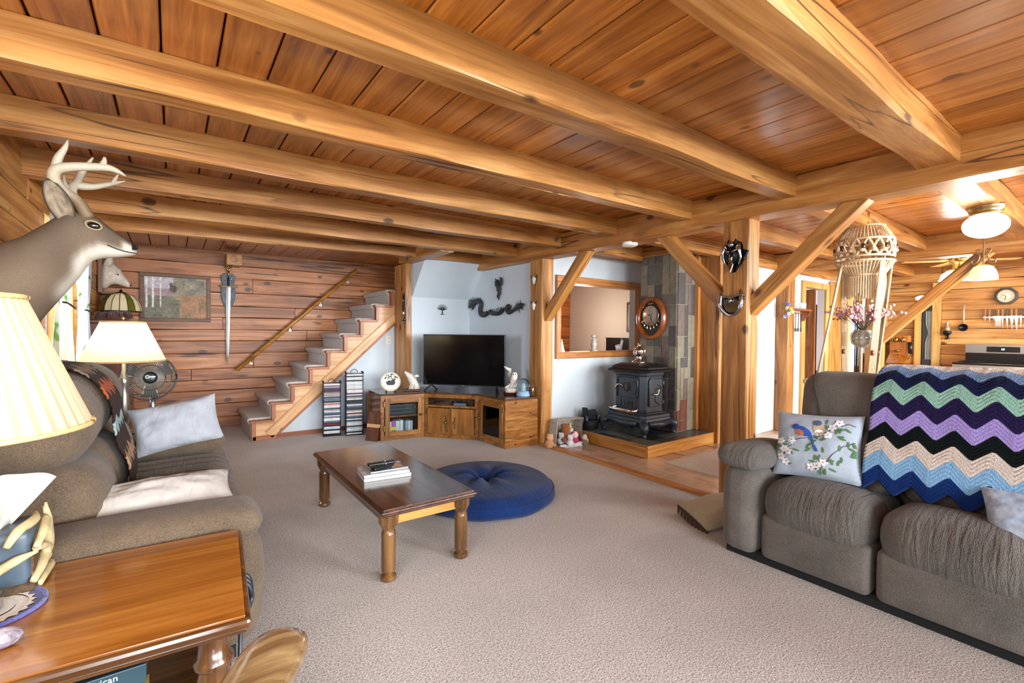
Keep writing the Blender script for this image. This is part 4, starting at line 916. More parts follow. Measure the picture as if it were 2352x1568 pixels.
MB().lathe([(0.085, 0), (0.088, 0.008), (0.07, 0.02), (0.05, 0.03), (0.035, 0.045), (0.038, 0.055), (0.03, 0.065), (0.045, 0.085), (0.052, 0.11), (0.058, 0.135), (0.05, 0.165), (0.03, 0.185), (0.018, 0.195), (0.02, 0.205), (0.012, 0.225), (0.005, 0.245), (0, 0.25)], 20, (SX, SY, .95), wave=lambda a, z: 0.05*sin(8*a) if 0.07 < z < 0.18 else 0).build('finial', NICK, sv, smooth=True)
for s_ in (-1, 1): MB().tube(smoothcurve([(SX, SY+s_*0.03, 1.02), (SX, SY+s_*0.075, 1.05), (SX, SY+s_*0.08, 1.11), (SX, SY+s_*0.045, 1.14)], 4), 0.008, 6).build('finial_handle', NICK, sv, smooth=True)
for sx in (-1, 1):
    for sy in (-1, 1):
        c = Vector((SX+sx*.235, SY+sy*.265, 0)); o_ = Vector((sx*.7, sy*.7, 0))
        MB().tube(smoothcurve([c+o_*-0.02+Vector((0, 0, .27)), c+o_*0.055+Vector((0, 0, .245)), c+o_*0.06+Vector((0, 0, .20)), c+o_*0.035+Vector((0, 0, .16)), c+o_*0.06+Vector((0, 0, .14)), c+o_*0.075+Vector((0, 0, .132))], 4), lerps([.05, .05, .038, .026, .028, .014], 4), 10).build('leg', CAST, sv, smooth=True)
# apron panels bowed out between the legs
MB().tube([(SX-.285, SY-.20, .275), (SX-.30, SY, .262), (SX-.285, SY+.20, .275)], [.03, .036, .03], 8).build('apron', CAST, sv, smooth=True)
MB().tube([(SX-.20, SY-.31, .275), (SX, SY-.325, .262), (SX+.20, SY-.31, .275)], [.03, .036, .03], 8).build('apron', CAST, sv, smooth=True)
# front door on the left face (facing -X)
FX = SX-.20
fd = MB().box(FX-.012, FX, SY-.135, SY+.135, .55, .785).build('front_door', CAST, sv, bev=0.006)
MB().tube([(FX-.012, SY-.15, .55), (FX-.012, SY-.15, .76), (FX-.012, SY-.11, .80), (FX-.012, SY+.11, .80), (FX-.012, SY+.15, .76), (FX-.012, SY+.15, .55)], .009, 8).build('door_moulding', CAST, fd, smooth=True)
k = MB(); k.M = frame((FX-.012, SY, .675), (0, -1, 0), (-1, 0, 0)); k.lathe([(.055, 0), (.055, .006), (.044, .008), (.044, .002), (0, .002)], 20).build('window_ring', CAST2, fd)
k = MB(); k.M = frame((FX-.0145, SY, .675), (0, -1, 0), (-1, 0, 0)); k.lathe([(.043, 0), (0, .002)], 20).build('window_glass', mat('smoky_glass', '#2a211b', 0.1), fd)
MB().tube(smoothcurve([(FX-.015, SY+.06, .68), (FX-.04, SY+.09, .70), (FX-.05, SY+.12, .685), (FX-.05, SY+.14, .655), (FX-.045, SY+.155, .645)], 4), .009, 8).build('door_handle', NICK, fd, smooth=True)
for z in (.60, .735): MB().tube([(FX-.016, SY-.145, z-.02), (FX-.016, SY-.145, z+.02)], .012, 8).box(FX-.02, FX-.012, SY-.14, SY-.08, z-.006, z+.006).build('door_hinge', CAST2, fd)
ash = MB().box(FX-.012, FX, SY-.12, SY+.12, .42, .535).build('ash_door', CAST, sv, bev=0.005)
text('year_numerals', '149', .085, CAST2, frame((FX-.0135, SY-.01, .475), (0, -1, 0), (-1, 0, 0)), ash, .002)
for y in (SY+.085, SY-.085): MB().box(FX-.016, FX-.012, y-.006, y+.006, .44, .52).build('vent_bar', CAST2, ash)
# side door facing the camera side (-Y)
FY = SY-.23
sd = MB().box(SX-.10, SX+.13, FY-.012, FY, .45, .77).build('side_door', CAST, sv, bev=0.006)
MB().tube([(SX-.115, FY-.012, .46), (SX-.115, FY-.012, .75), (SX-.085, FY-.012, .785), (SX+.11, FY-.012, .785), (SX+.14, FY-.012, .75)], .009, 8).build('door_moulding', CAST, sd, smooth=True)
MB().tube(smoothcurve([(SX-.06, FY-.03, .60), (SX-.02, FY-.045, .595), (SX+.01, FY-.045, .62), (SX+.02, FY-.045, .65), (SX+.05, FY-.035, .665)], 4), .009, 8).build('door_handle', NICK, sd, smooth=True)
MB().tube(smoothcurve([(SX+.03, FY-.014, .70), (SX+.09, FY-.014, .68), (SX+.09, FY-.014, .61), (SX+.0, FY-.014, .57), (SX+.0, FY-.014, .51), (SX+.07, FY-.014, .47)], 5), .005, 6).build('scroll', CAST2, sd, smooth=True)
for z in (.50, .72): MB().tube([(SX+.148, FY-.012, z-.02), (SX+.148, FY-.012, z+.02)], .011, 8).build('door_hinge', NICK, sd)
for z in (.835,): MB().loft([cring(SX, SY, .216, .246, .06, z-.008), cring(SX, SY, .216, .246, .06, z)]).build('cornice', CAST2, sv)
MB().tube(smoothcurve([(FX-.005, SY-.155, .425), (FX-.075, SY-.185, .415), (FX-.12, SY-.15, .41), (FX-.13, SY, .41), (FX-.12, SY+.15, .41), (FX-.075, SY+.185, .415), (FX-.005, SY+.155, .425)], 5), .022, 10, flat=0.6).build('foot_rail', NICK, sv, smooth=True)
for y in (-.1, .1): MB().tube([(FX-.12, SY+y, .41), (FX-.10, SY+y, .375)], .007, 6).build('rail_bracket', NICK, sv)

kt = thing('cabin_kettle', 'black cast iron kettle shaped like a cabin on an oval pot', 'kettle', (4.13, 4.02, 0.127))
KX, KY = 4.135, 4.02
MB().lathe([(.10, 0), (.118, .01), (.128, .06), (.132, .10), (.14, .105), (.14, .115), (.12, .12), (0, .125)], 24, (KX, KY, .127), 1.0, .72).build('pot', CAST2, kt, smooth=False)
MB().box(KX-.075, KX+.075, KY-.04, KY+.04, .245, .315).build('cabin', CAST2, kt, bev=0.003)
MB().prism([(KY-.06, .31), (KY, .362), (KY+.06, .31)], KX-.085, KX+.085, 'yz').build('roof', CAST, kt)
MB().box(KX-.115, KX-.075, KY-.03, KY+.03, .245, .395).build('cabin_chimney', CAST2, kt, bev=0.005)
for i, x in enumerate((-.12, .11, .13)): MB().lathe([(.02, 0), (.012, .03), (.016, .032), (.008, .055), (0, .075)], 8, (KX+x*.85, KY-.04, .245)).build('fir_tree', CAST, kt)
MB().box(KX-.05, KX-.02, KY-.043, KY-.04, .27, .30).build('cabin_window', CAST, kt)
MB().box(KX+.01, KX+.04, KY-.043, KY-.04, .248, .30).build('cabin_door', CAST, kt)
for s_ in (-1, 1): MB().tube([(KX+s_*.13, KY, .225), (KX+s_*.165, KY, .235), (KX+s_*.16, KY, .245)], .010, 6).build('lug', CAST2, kt)

# ================================================================ oval wall clock
WCLK = wood('clock_wood', '#5e2d12', '#8d4c22', '#a86535', 'z', 1.5, knots=0.0, rough=0.2, vary=0.0, coat=0.6)
CY0, CZ0, AY, AZ = 3.64, 1.487, .215, .265
ck = thing('oval_clock', 'oval wooden wall clock with ivory dial on the tiled chimney', 'clock', (4.80, CY0, CZ0))
def oval(x, sy, sz, n=40): return [Vector((x, CY0-sy*cos(2*pi*i/n), CZ0+sz*sin(2*pi*i/n))) for i in range(n)]
MB().loft([oval(4.812, AY, AZ), oval(4.775, AY, AZ), oval(4.755, AY-.012, AZ-.012), oval(4.745, AY-.03, AZ-.03), oval(4.75, AY-.045, AZ-.045), oval(4.765, AY-.055, AZ-.055), oval(4.79, AY-.06, AZ-.06)], cap=False).build('case', WCLK, ck, smooth=True)
MB().loft([oval(4.80, AY-.05, AZ-.05), oval(4.792, AY-.05, AZ-.05)]).build('backboard', mat('clock_back', '#2a2019', 0.4), ck)
FC = frame((4.786, CY0, CZ0+.035), (0, -1, 0), (-1, 0, 0))
k = MB(); k.M = FC; k.lathe([(.118, 0), (.118, .006), (.112, .010), (0, .010)], 36).build('dial', mat('ivory_dial', '#e4e0d3', 0.35), ck)
k = MB(); k.M = FC; k.lathe([(.118, .006), (.122, .010), (.118, .014), (.113, .011)], 36).build('dial_rim', NICK, ck, smooth=True)
INK = mat('ink_black', '#1a1714', 0.4)
for h in range(1, 13):
    a = pi/2-h*pi/6
    text('numeral', str(h), .023, INK, FC @ Matrix.Translation((.092*cos(a), .092*sin(a), .0105)), ck, .0004)
def hand(L_, a, wdt, nm):
    k = MB(); k.M = FC @ Matrix.Rotation(a, 4, 'Z'); k.add([(0, -wdt, .013), (L_*.6, -wdt*1.6, .013), (L_, 0, .013), (L_*.6, wdt*1.6, .013), (0, wdt, .013), (0, 0, .015)], [(0, 1, 5), (1, 2, 5), (2, 3, 5), (3, 4, 5), (4, 0, 5), (0, 4, 3, 2, 1)]); k.build(nm, INK, ck)
hand(.055, radians(168), .004, 'hour_hand'); hand(.085, radians(-76), .003, 'minute_hand'); hand(.06, radians(50), .0012, 'second_hand')
k = MB(); k.M = FC; k.lathe([(.009, .010), (.008, .018), (0, .02)], 12).build('hub', BRASS, ck)
GILT = mat('gilt_silver', '#d5ccb8', 0.22, 0.85, noise_amt=0.35, nscale=60)
k = MB(); k.M = FC; k.tube(smoothcurve([(-.035, .135, .004), (-.02, .15, .006), (0, .14, .006), (.02, .155, .006), (.04, .14, .004)], 4), .007, 6).build('crest', GILT, ck, smooth=True)
for i in range(7):
    a = radians(-150+20*i); k = MB(); k.M = FC
    k.tube([(.125*cos(a), .125*sin(a), .004), (.15*cos(a), .165*sin(a), .008), (.13*cos(a+.08), .185*sin(a+.08), .004)], [.010, .014, .004], 6); k.build('ornament', GILT, ck, smooth=True)
for sx in (-.11, .11): k = MB(); k.M = FC; k.ball((sx, .105, .004), .010, 8); k.build('stud', GILT, ck, smooth=True)
sm = tag(MB().lathe([(.07, 0), (.072, -.012), (.068, -.03), (.04, -.04), (.02, -.042), (0, -.042)], 28, (3.46, 2.88, 2.148)).build('smoke_detector', mat('white_plastic', '#f0eee8', 0.35), None, smooth=False), 'round white smoke detector under the main beam', 'smoke detector')

# ================================================================ figures on the pass-through sill and things behind
CRY = mat('crystal', '#e9edf0', 0.06, 0.25, 0.9, noise_amt=0.35, nscale=70)
ZS = 1.066
f1 = thing('crystal_cone', 'silvery cone shaped tree figure at the left of the sill', 'figurine', (3.85, 4.24, ZS))
MB().lathe([(.045, 0), (.042, .02), (.034, .025), (.034, .05), (.026, .055), (.027, .085), (.018, .09), (.018, .12), (.008, .125), (.006, .15), (0, .165)], 12, (3.85, 4.24, ZS)).build('tree', CRY, f1)
f2 = thing('crystal_angel', 'frosted angel figure in the middle of the sill', 'figurine', (4.41, 4.24, ZS))
FROST = mat('frosted_glass', '#cfc4ba', 0.25, 0.1, 0.8, noise_amt=0.2, nscale=60)
MB().lathe([(.055, 0), (.05, .015), (.03, .03), (.035, .06), (.045, .09), (.028, .12), (.032, .15), (.02, .165), (0, .17)], 14, (4.41, 4.24, ZS)).build('robe', FROST, f2, smooth=True)
MB().ball((4.40, 4.24, ZS+.195), .028, 12).build('head', FROST, f2, smooth=True)
MB().tube([(4.40, 4.24, ZS+.12), (4.46, 4.24, ZS+.15), (4.50, 4.24, ZS+.175)], [.014, .010, .002], 6).build('wing', FROST, f2, smooth=True)
f3 = thing('crystal_deer', 'clear crystal deer figure at the right of the sill', 'figurine', (4.90, 4.24, ZS))
MB().ball((4.89, 4.24, ZS+.045), .05, 12, 1.25, .7, .8).build('body', CRY, f3, smooth=True)
MB().tube([(4.93, 4.24, ZS+.06), (4.955, 4.24, ZS+.11), (4.96, 4.24, ZS+.13), (4.985, 4.24, ZS+.125)], [.022, .016, .018, .008], 8).build('neck', CRY, f3, smooth=True)
for dx in (-.04, 0, .05): MB().tube([(4.89+dx, 4.24, ZS), (4.89+dx, 4.24, ZS+.04)], .012, 6).build('leg', CRY, f3, smooth=True)
for s_ in (-1, 1): MB().tube([(4.955, 4.24+s_*.01, ZS+.135), (4.945, 4.24+s_*.015, ZS+.165)], [.006, .001], 5).build('ear', CRY, f3)
ftv = thing('far_television', 'dark television screen in the room behind the pass-through', 'television', (5.9, 5.0, 0.9))
MB().box(5.93, 5.96, 4.72, 5.42, 0.93, 1.215).build('screen', BLACKP, ftv)
MB().box(5.935, 5.965, 4.70, 5.44, 0.905, 0.93).box(5.935, 5.965, 4.70, 5.44, 1.215, 1.225).build('bezel', MATS['tv_bezel'], ftv)
MB().box(5.85, 6.0, 4.60, 5.55, 0.0, 0.905).build('console', CABD, ftv)
fpic = thing('far_picture', 'dark framed picture at the right edge of the pass-through view', 'picture', (5.98, 4.9, 1.6))
MB().box(5.97, 5.998, 4.62, 5.02, 1.32, 1.80).build('frame', wood('frame_dark', '#3d2617', '#5b3b24', '#6e4c31', 'z', 1, knots=0), fpic)
MB().box(5.965, 5.97, 4.66, 4.98, 1.36, 1.76).build('print', mat('grey_print', '#8a8f90', 0.5, noise_amt=0.3, nscale=6), fpic)

# ================================================================ basket of soft toys
WICK = vcol('wicker', 0.8, 0.0)
bk = thing('wicker_basket', 'grey woven basket tipped on its side spilling soft toys', 'basket', (3.69, 3.99, 0))
FBk = frame((3.685, 3.93, 0.005), (0.98, -0.18, 0), (0.10, 0.0, 0.995))   # local x right, y into, z up
def weave(pts4, nu, nv, nm):
    """woven panel between four local corners, strands as bumps"""
    a, b, c, d = [Vector(p) for p in pts4]; nrm = (b-a).cross(d-a).normalized(); k = MB(); k.M = FBk
    def fn(u, v):
        p = a.lerp(b, u).lerp(d.lerp(c, u), v); h = 0.006*sin(u*nu*pi)*(1 if int(v*nv) % 2 else -1)
        return p+nrm*h
    rs__ = random.Random(len(nm)+nu)
    n0 = len(k.v); k.grid(fn, nu*2, nv*2)
    for i in range(n0, len(k.v)):
        g = rs__.uniform(.28, .62); k.c[i] = (g, g*.93, g*.82)
    return k.build(nm, WICK, bk, solid=0.010)
w_, d_, h_ = .175, .17, .30
weave([(-w_, 0, 0), (-w_, d_, 0.02), (-w_, d_, h_-.02), (-w_, 0, h_)], 8, 12, 'side')
weave([(w_, 0, 0), (w_, d_, 0.02), (w_, d_, h_-.02), (w_, 0, h_)], 8, 12, 'side')
weave([(-w_, 0, h_), (w_, 0, h_), (w_, d_, h_-.02), (-w_, d_, h_-.02)], 14, 8, 'side')
weave([(-w_, 0, 0), (w_, 0, 0), (w_, d_, 0.02), (-w_, d_, 0.02)], 14, 8, 'side')
weave([(-w_, d_, 0.02), (w_, d_, 0.02), (w_, d_, h_-.02), (-w_, d_, h_-.02)], 14, 12, 'bottom')
k = MB(); k.M = FBk; k.tube([(-w_, -.004, 0), (w_, -.004, 0), (w_, -.004, h_), (-w_, -.004, h_), (-w_, -.004, 0.001)], .011, 8); k.build('rim', mat('wicker_rim', '#a89c86', 0.8, noise_amt=0.4, nscale=90), bk, smooth=True)
def plush(name, label, cat, c, r, col, parts=(), ears=None, col2=None, muzzle=False):
    m = fabric('plush_'+col[1:], col, col, 300, 20, 0.6); t = thing(name, label, cat, (c[0], c[1], 0), 'soft toys around the wicker basket')
    c = Vector(c)+Vector((-.015, -.05, r*.3)); r *= 1.3
    MB().ball(c, r, 14, 1.0, .9, .95).build('body', m, t, smooth=True)
    h = c+Vector((0, -r*.15, r*1.35))
    MB().ball(h, r*.75, 14).build('head', fabric('plush_'+(col2 or col)[1:], col2 or col, col2 or col, 300, 20, 0.6), t, smooth=True)
    if muzzle: MB().ball(h+Vector((-.1*r, -r*.65, -r*.15)), r*.35, 10).build('muzzle', fabric('plush_e8ddcc', '#e8ddcc', '#e8ddcc', 300, 20, 0.6), t, smooth=True)
    for s_ in (-1, 1):
        MB().ball(h+Vector((s_*r*.55, 0, r*.55)), r*.27, 8).build('ear', m, t, smooth=True)
        MB().ball(c+Vector((s_*r*.8, -r*.55, -r*.25)), r*.42, 10, 1, 1.3, .8).build('paw', m, t, smooth=True)
    return t
B0 = FBk
plush('teddy_bear', 'brown teddy bear in the basket mouth', 'soft toy', (3.655, 3.985, .085), .055, '#8a4f2e', col2='#95592f')
plush('duck_toy', 'yellow plush duck at the back of the basket', 'soft toy', (3.775, 4.06, .125), .036, '#d8c670')
plush('panda_toy', 'white and grey plush dog in the basket middle', 'soft toy', (3.745, 3.995, .085), .036, '#d9dadb', muzzle=True)
plush('pink_doll', 'pink dressed doll lying before the basket', 'soft toy', (3.745, 3.925, .045), .042, '#b03468', col2='#e7cfc6')
plush('white_rabbit', 'white plush rabbit at the basket front', 'soft toy', (3.655, 3.905, .038), .036, '#d5d6d8')
plush('red_toy', 'dark red plush toy at the right of the basket', 'soft toy', (3.83, 3.965, .055), .03, '#8c1f3c')
plush('tan_monkey', 'tan plush monkey sitting on the carpet left of the basket', 'soft toy', (3.415, 3.98, .045), .042, '#c08a5e', col2='#d3a379')
plush('leopard_toy', 'brown and white spotted plush on the floor', 'soft toy', (3.835, 3.86, .034), .034, '#7a665e', col2='#cbbfba')
plush('grey_seal', 'pale grey plush seal left inside the basket', 'soft toy', (3.595, 3.99, .055), .036, '#b4b6ba')
lb = thing('lemon_ball', 'round pale yellow plush face on the floor', 'soft toy', (3.91, 3.86, 0), 'soft toys around the wicker basket')
MB().ball((3.91, 3.865, .036), .036, 16, 1, .6, 1).build('face', fabric('plush_e6d66e', '#e6d66e', '#e6d66e', 300, 20, .5), lb, smooth=True)
for a in (-.014, .014): MB().ball((3.905+a, 3.843, .044), .004, 6).build('eye', INK, lb)
sc_ = thing('soccer_ball', 'small black and white soccer ball by the hearth', 'ball', (3.955, 3.90, 0))
MB().ball((3.957, 3.905, .028), .028, 18).build('ball', mat('ball_white', '#e9e9e6', 0.4), sc_, smooth=True)
for d in [(-.6, -.75, .3), (.3, -.9, -.2), (-.2, -.5, .85), (-.85, -.2, -.4), (.6, -.4, .65), (-.25, -.75, -.6)]:
    v = Vector(d).normalized(); k = MB(); k.M = Matrix.Translation(Vector((3.957, 3.905, .028))+v*.0265) @ v.to_track_quat('Z', 'Y').to_matrix().to_4x4(); k.lathe([(.011, 0), (.010, .0022), (0, .003)], 5).build('patch', INK, sc_)
wst = thing('white_sock_toy', 'long white plush snake with black print across the basket front', 'soft toy', (3.62, 3.86, 0), 'soft toys around the wicker basket')
MB().tube(smoothcurve([(3.53, 3.90, .02), (3.60, 3.865, .022), (3.68, 3.85, .022), (3.75, 3.83, .026), (3.79, 3.82, .028)], 5), lerps([.012, .022, .024, .026, .034], 5), 10).build('body', fabric('plush_d9d9d6', '#d9d9d6', '#d9d9d6', 300, 20, .5), wst, smooth=True)
for i in range(6): MB().tube([(3.58+.025*i, 3.855-.004*i, .043), (3.592+.025*i, 3.845-.004*i, .046)], .004, 5).build('print_mark', INK, wst)
# ================================================================ coffee table
CT = wood('table_dark_y', '#2c1810', '#4a2c1e', '#664030', 'y', 1.0, knots=0.12, rough=0.16, vary=0.0, coat=0.6)
CTX = wood('table_dark_x', '#33200f', '#5a3a20', '#7a5332', 'x', 1.0, knots=0.1, rough=0.25, vary=0.0, coat=0.4)
CTZ = wood('table_leg_wood', '#2f1b0e', '#5c3d20', '#7f5b34', 'z', 1.0, knots=0.1, rough=0.22, vary=0.1, coat=0.5)
TX0, TX1, TY0, TY1, TZ = 0.842, 1.405, 2.245, 3.66, 0.398
ct = thing('coffee_table', 'dark wooden coffee table with turned legs on the carpet', 'table', ((TX0+TX1)/2, (TY0+TY1)/2, 0))
def slab(z0, z1, inset, name, m, par, bev): return MB().box(TX0+inset, TX1-inset, TY0+inset, TY1-inset, z0, z1).build(name, m, par, bev=bev)
MB().box(TX0+.012, TX1-.012, TY0+.012, TY1-.012, TZ-.014, TZ).build('top_board', CT, ct, bev=.004)
slab(TZ-0.030, TZ-0.010, 0.0, 'edge_moulding', CT, ct, 0.008)
slab(TZ-0.042, TZ-0.028, 0.012, 'edge_moulding', CT, ct, 0.005)
for y in (TY0+.075, TY1-.075): MB().box(TX0+.09, TX1-.09, y-.012, y+.012, TZ-.105, TZ-.04).build('apron', W_OAKX, ct, bev=0.003)
for x in (TX0+.06, TX1-.06): MB().box(x-.012, x+.012, TY0+.09, TY1-.09, TZ-.105, TZ-.04).build('apron', CT, ct, bev=0.003)
for x in (TX0+.065, TX1-.065):
    for y in (TY0+.075, TY1-.075):
        def oct_(h, z): return [Vector((x+h*cos(a), y+h*sin(a), z)) for a in [pi/8+pi/4*i for i in range(8)]]
        MB().loft([oct_(.034, TZ-.125), oct_(.042, TZ-.11), oct_(.052, TZ-.09), oct_(.055, TZ-.04)]).build('leg_block', CTZ, ct, bev=0.004)
        MB().lathe([(.0, 0), (.028, 0), (.039, .008), (.042, .018), (.040, .030), (.028, .042), (.030, .050), (.037, .056), (.037, .25), (.034, .262), (.030, .268), (.034, .276), (.034, .29)], 20, (x, y, 0)).build('leg', CTZ, ct, smooth=False, bev=0.0)
for (c, nm, zz, dx, ang, w2, h2, th) in [('#cfd3d6', 'white bottom', 0.0, 0, -7, .285, .215, .020), ('#b9bcc0', 'grey middle', 0.0205, -.004, -7, .275, .205, .020), ('#5f6f80', 'top glossy', 0.041, .012, -3, .235, .16, .010)]:
    mz = thing('magazine', f'{nm} magazine of the pile on the coffee table', 'magazine', (1.075+dx, 2.83, TZ+zz), 'magazines on the coffee table')
    F = frame((1.075+dx, 2.83, TZ+zz), (cos(radians(ang)), sin(radians(ang)), 0), (0, 0, 1))
    k = MB(); k.M = F; k.box(-w2/2, w2/2, -h2/2, h2/2, .0015, th-.0015); k.build('pages', mat('paper_white', '#e8e8e4', 0.6), mz)
    k = MB(); k.M = F; k.box(-w2/2-.002, w2/2+.002, -h2/2-.002, h2/2+.002, th-.0015, th); k.build('front_cover', mat('cover_'+c[1:], c, 0.18, noise_amt=0.5, nscale=18), mz)
    k = MB(); k.M = F; k.box(-w2/2-.002, w2/2+.002, -h2/2-.002, h2/2+.002, 0, .0015); k.build('back_cover', mat('cover_back', '#2e3a44', 0.3), mz)
    if zz == .041:
        k = MB(); k.M = F; k.add([(.02, -.07, th+.0003), (.10, -.07, th+.0003), (.09, .02, th+.0003), (.04, .03, th+.0003)], [(0, 1, 2, 3)]); k.build('cover_photo', mat('cover_tan', '#c59f86', 0.25, noise_amt=0.3, nscale=30), mz)
        k = MB(); k.M = F; k.add([(.03, .03, th+.0004), (.11, .03, th+.0004), (.11, .075, th+.0004), (.03, .075, th+.0004)], [(0, 1, 2, 3)]); k.build('cover_title', mat('cover_pale', '#c9ccd8', 0.25, noise_amt=0.4, nscale=40), mz)
for i, (cx, cy, ang, ln) in enumerate([(1.055, 2.80, 22, .16), (1.06, 2.835, -2, .17)]):
    rm = thing('remote_control', ('lower' if i == 0 else 'upper')+' black remote control on the magazine pile', 'remote', (cx, cy, TZ+.052), 'remotes on the magazine pile')
    F = frame((cx, cy, TZ+.052+.012*i), (cos(radians(ang)), sin(radians(ang)), 0), (0, 0, 1)); k = MB(); k.M = F @ Matrix.Translation((0, 0, .009)); k.rbox(ln/2, .022, .009, .008, 4); k.build('body', BLACKP, rm, smooth=True)
    for a in range(5):
        k = MB(); k.M = F; k.lathe([(.005, .018), (.004, .0205), (0, .0205)], 8, (-ln*.35+.028*a, 0, 0)); k.build('button', mat('button_grey', '#c7c9cc', 0.4) if a == 3 else MATS['dark_grey_plastic'], rm)

# ================================================================ round blue floor cushion
BLUE = fabric('navy_corduroy', '#0c1f45', '#16356e', 260, 5, 0.6, lines=(90, 3, 3), sheen=0.12)
fcx, fcy, fr_ = 2.01, 3.09, 0.54
fc = thing('floor_cushion', 'big round navy blue floor cushion with tufted centre', 'cushion', (fcx, fcy, 0))
def topz(r, a):
    w_ = 0.135+0.045*(1-r**2)
    tuft = 0.105*math.exp(-(r/0.16)**2)
    fold = 0.016*(math.exp(-((r-.3)/.25)**2))*sin(a*7+0.6*sin(3*a))
    ed = 0.05*max(0, (r-.86)/.14)**2
    return w_-tuft+fold-ed
k = MB(); N1, N2 = 26, 72; rings = []
for i in range(N1+1):
    r = i/N1; r = r**.85
    rings.append([Vector((fcx+fr_*r*cos(2*pi*j/N2), fcy+fr_*r*sin(2*pi*j/N2), topz(r, 2*pi*j/N2))) for j in range(N2)])
k.loft(rings, cap=False); k.build('top_panel', BLUE, fc, smooth=True)
k = MB(); k.loft([[Vector((fcx+fr_*q*cos(2*pi*j/N2), fcy+fr_*q*sin(2*pi*j/N2), z+0.004*sin(9*2*pi*j/N2))) for j in range(N2)] for q, z in [(.90, .004), (.985, .010), (1.02, .04), (1.01, .075), (1.0, topz(1, 0))]], cap=False); k.build('side_band', fabric('navy_band', '#0c1f45', '#16356e', 260, 5, .6, sheen=.12, lines=(70, 70, .5)), fc, smooth=True)
MB().tube([(fcx+fr_*1.0*cos(2*pi*j/60), fcy+fr_*1.0*sin(2*pi*j/60), topz(1, 0)+.001) for j in range(61)], .007, 6).build('piping', BLUE, fc, smooth=True)
MB().ball((fcx, fcy, topz(0, 0)+.004), .022, 12, 1, 1, .5).build('tuft_button', BLUE, fc, smooth=True)

# ================================================================ right sofa
GREY = fabric('taupe_microfibre', '#4f4c48', '#7b756f', 240, 4, 0.55, sheen=0.2)
GREYP = fabric('taupe_pleated', '#4f4c48', '#7b756f', 240, 4, 0.8, sheen=0.2, lines=(5, 42, 5), dist=0.010)
rsf = thing('reclining_sofa', 'grey microfibre reclining sofa with crochet blanket over its back', 'sofa', (3.0, 0.4, 0))
def soft(name, c, h, r, m, par, rot=(0, 0, 0), fn=None, n=10):
    k = MB(); k.M = Matrix.Translation(c) @ Euler(rot).to_matrix().to_4x4(); k.rbox(h[0], h[1], h[2], r, n, fn); return k.build(name, m, par, smooth=True)
def bulge(hx, hy, hz, bx=0, by=0, bz=0):
    def f(x, y, z):
        u, v, w_ = x/hx, y/hy, z/hz
        return (x+bx*u*(1-v*v)*(1-w_*w_), y+by*v*(1-u*u)*(1-w_*w_), z+bz*w_*(1-u*u)*(1-v*v))
    return f
MB().box(2.70, 3.36, -0.70, 1.48, 0.0, 0.06).build('base', mat('black_dust_cloth', '#16181a', 0.9), rsf)
for yo, nm in ((1.395, 'arm'), (-0.61, 'arm')):
    ab = soft('arm', (3.02, yo, .275), (.375, .105, .245), .07, GREY, rsf, fn=bulge(.375, .105, .245, .02, .02, 0))
    soft('arm_pad', (2.93, yo+.01, .565), (.30, .125, .065), .062, GREYP, ab, rot=(0, .07, 0), fn=bulge(.30, .125, .065, .02, 0.01, .02))
ys = [(1.275, .755), (.745, .215), (.205, -.325)]
for (ya, yb) in ys:
    yc, hy = (ya+yb)/2, (ya-yb)/2
    soft('footrest_panel', (2.77, yc, .17), (.105, hy-.004, .125), .035, GREY, rsf, fn=bulge(.105, hy, .125, .012, 0, 0))
    sc2 = soft('seat_cushion', (2.845, yc, .355), (.20, hy-.002, .125), .105, GREYP, rsf, rot=(0, .06, 0), fn=bulge(.20, hy, .125, .02, 0, .03))
    soft('seat_inner', (3.05, yc, .345), (.16, hy-.004, .10), .07, GREY, rsf, rot=(0, .12, 0), fn=bulge(.16, hy, .10, 0, 0, .03))
    soft('lumbar_cushion', (3.13, yc, .60), (.13, hy-.003, .17), .09, GREY, rsf, rot=(0, .20, 0), fn=bulge(.13, hy, .17, .025, 0, 0))
    hd = soft('head_cushion', (3.235, yc, .885), (.135, hy-.003, .185), .11, GREY, rsf, rot=(0, .16, 0), fn=bulge(.135, hy, .185, .025, 0, .012))
    MB().tube(smoothcurve([(3.065, ya-.16, .75), (3.072, ya-.14, .87), (3.105, ya-.10, 1.0), (3.18, ya-.08, 1.08)], 5), .004, 5).build('seam', mat('seam_dark', '#45413d', 0.9), hd, smooth=True)
MB().box(3.25, 3.40, -0.50, 1.29, 0.05, 0.80).build('back_panel', GREY, rsf, bev=0.03)

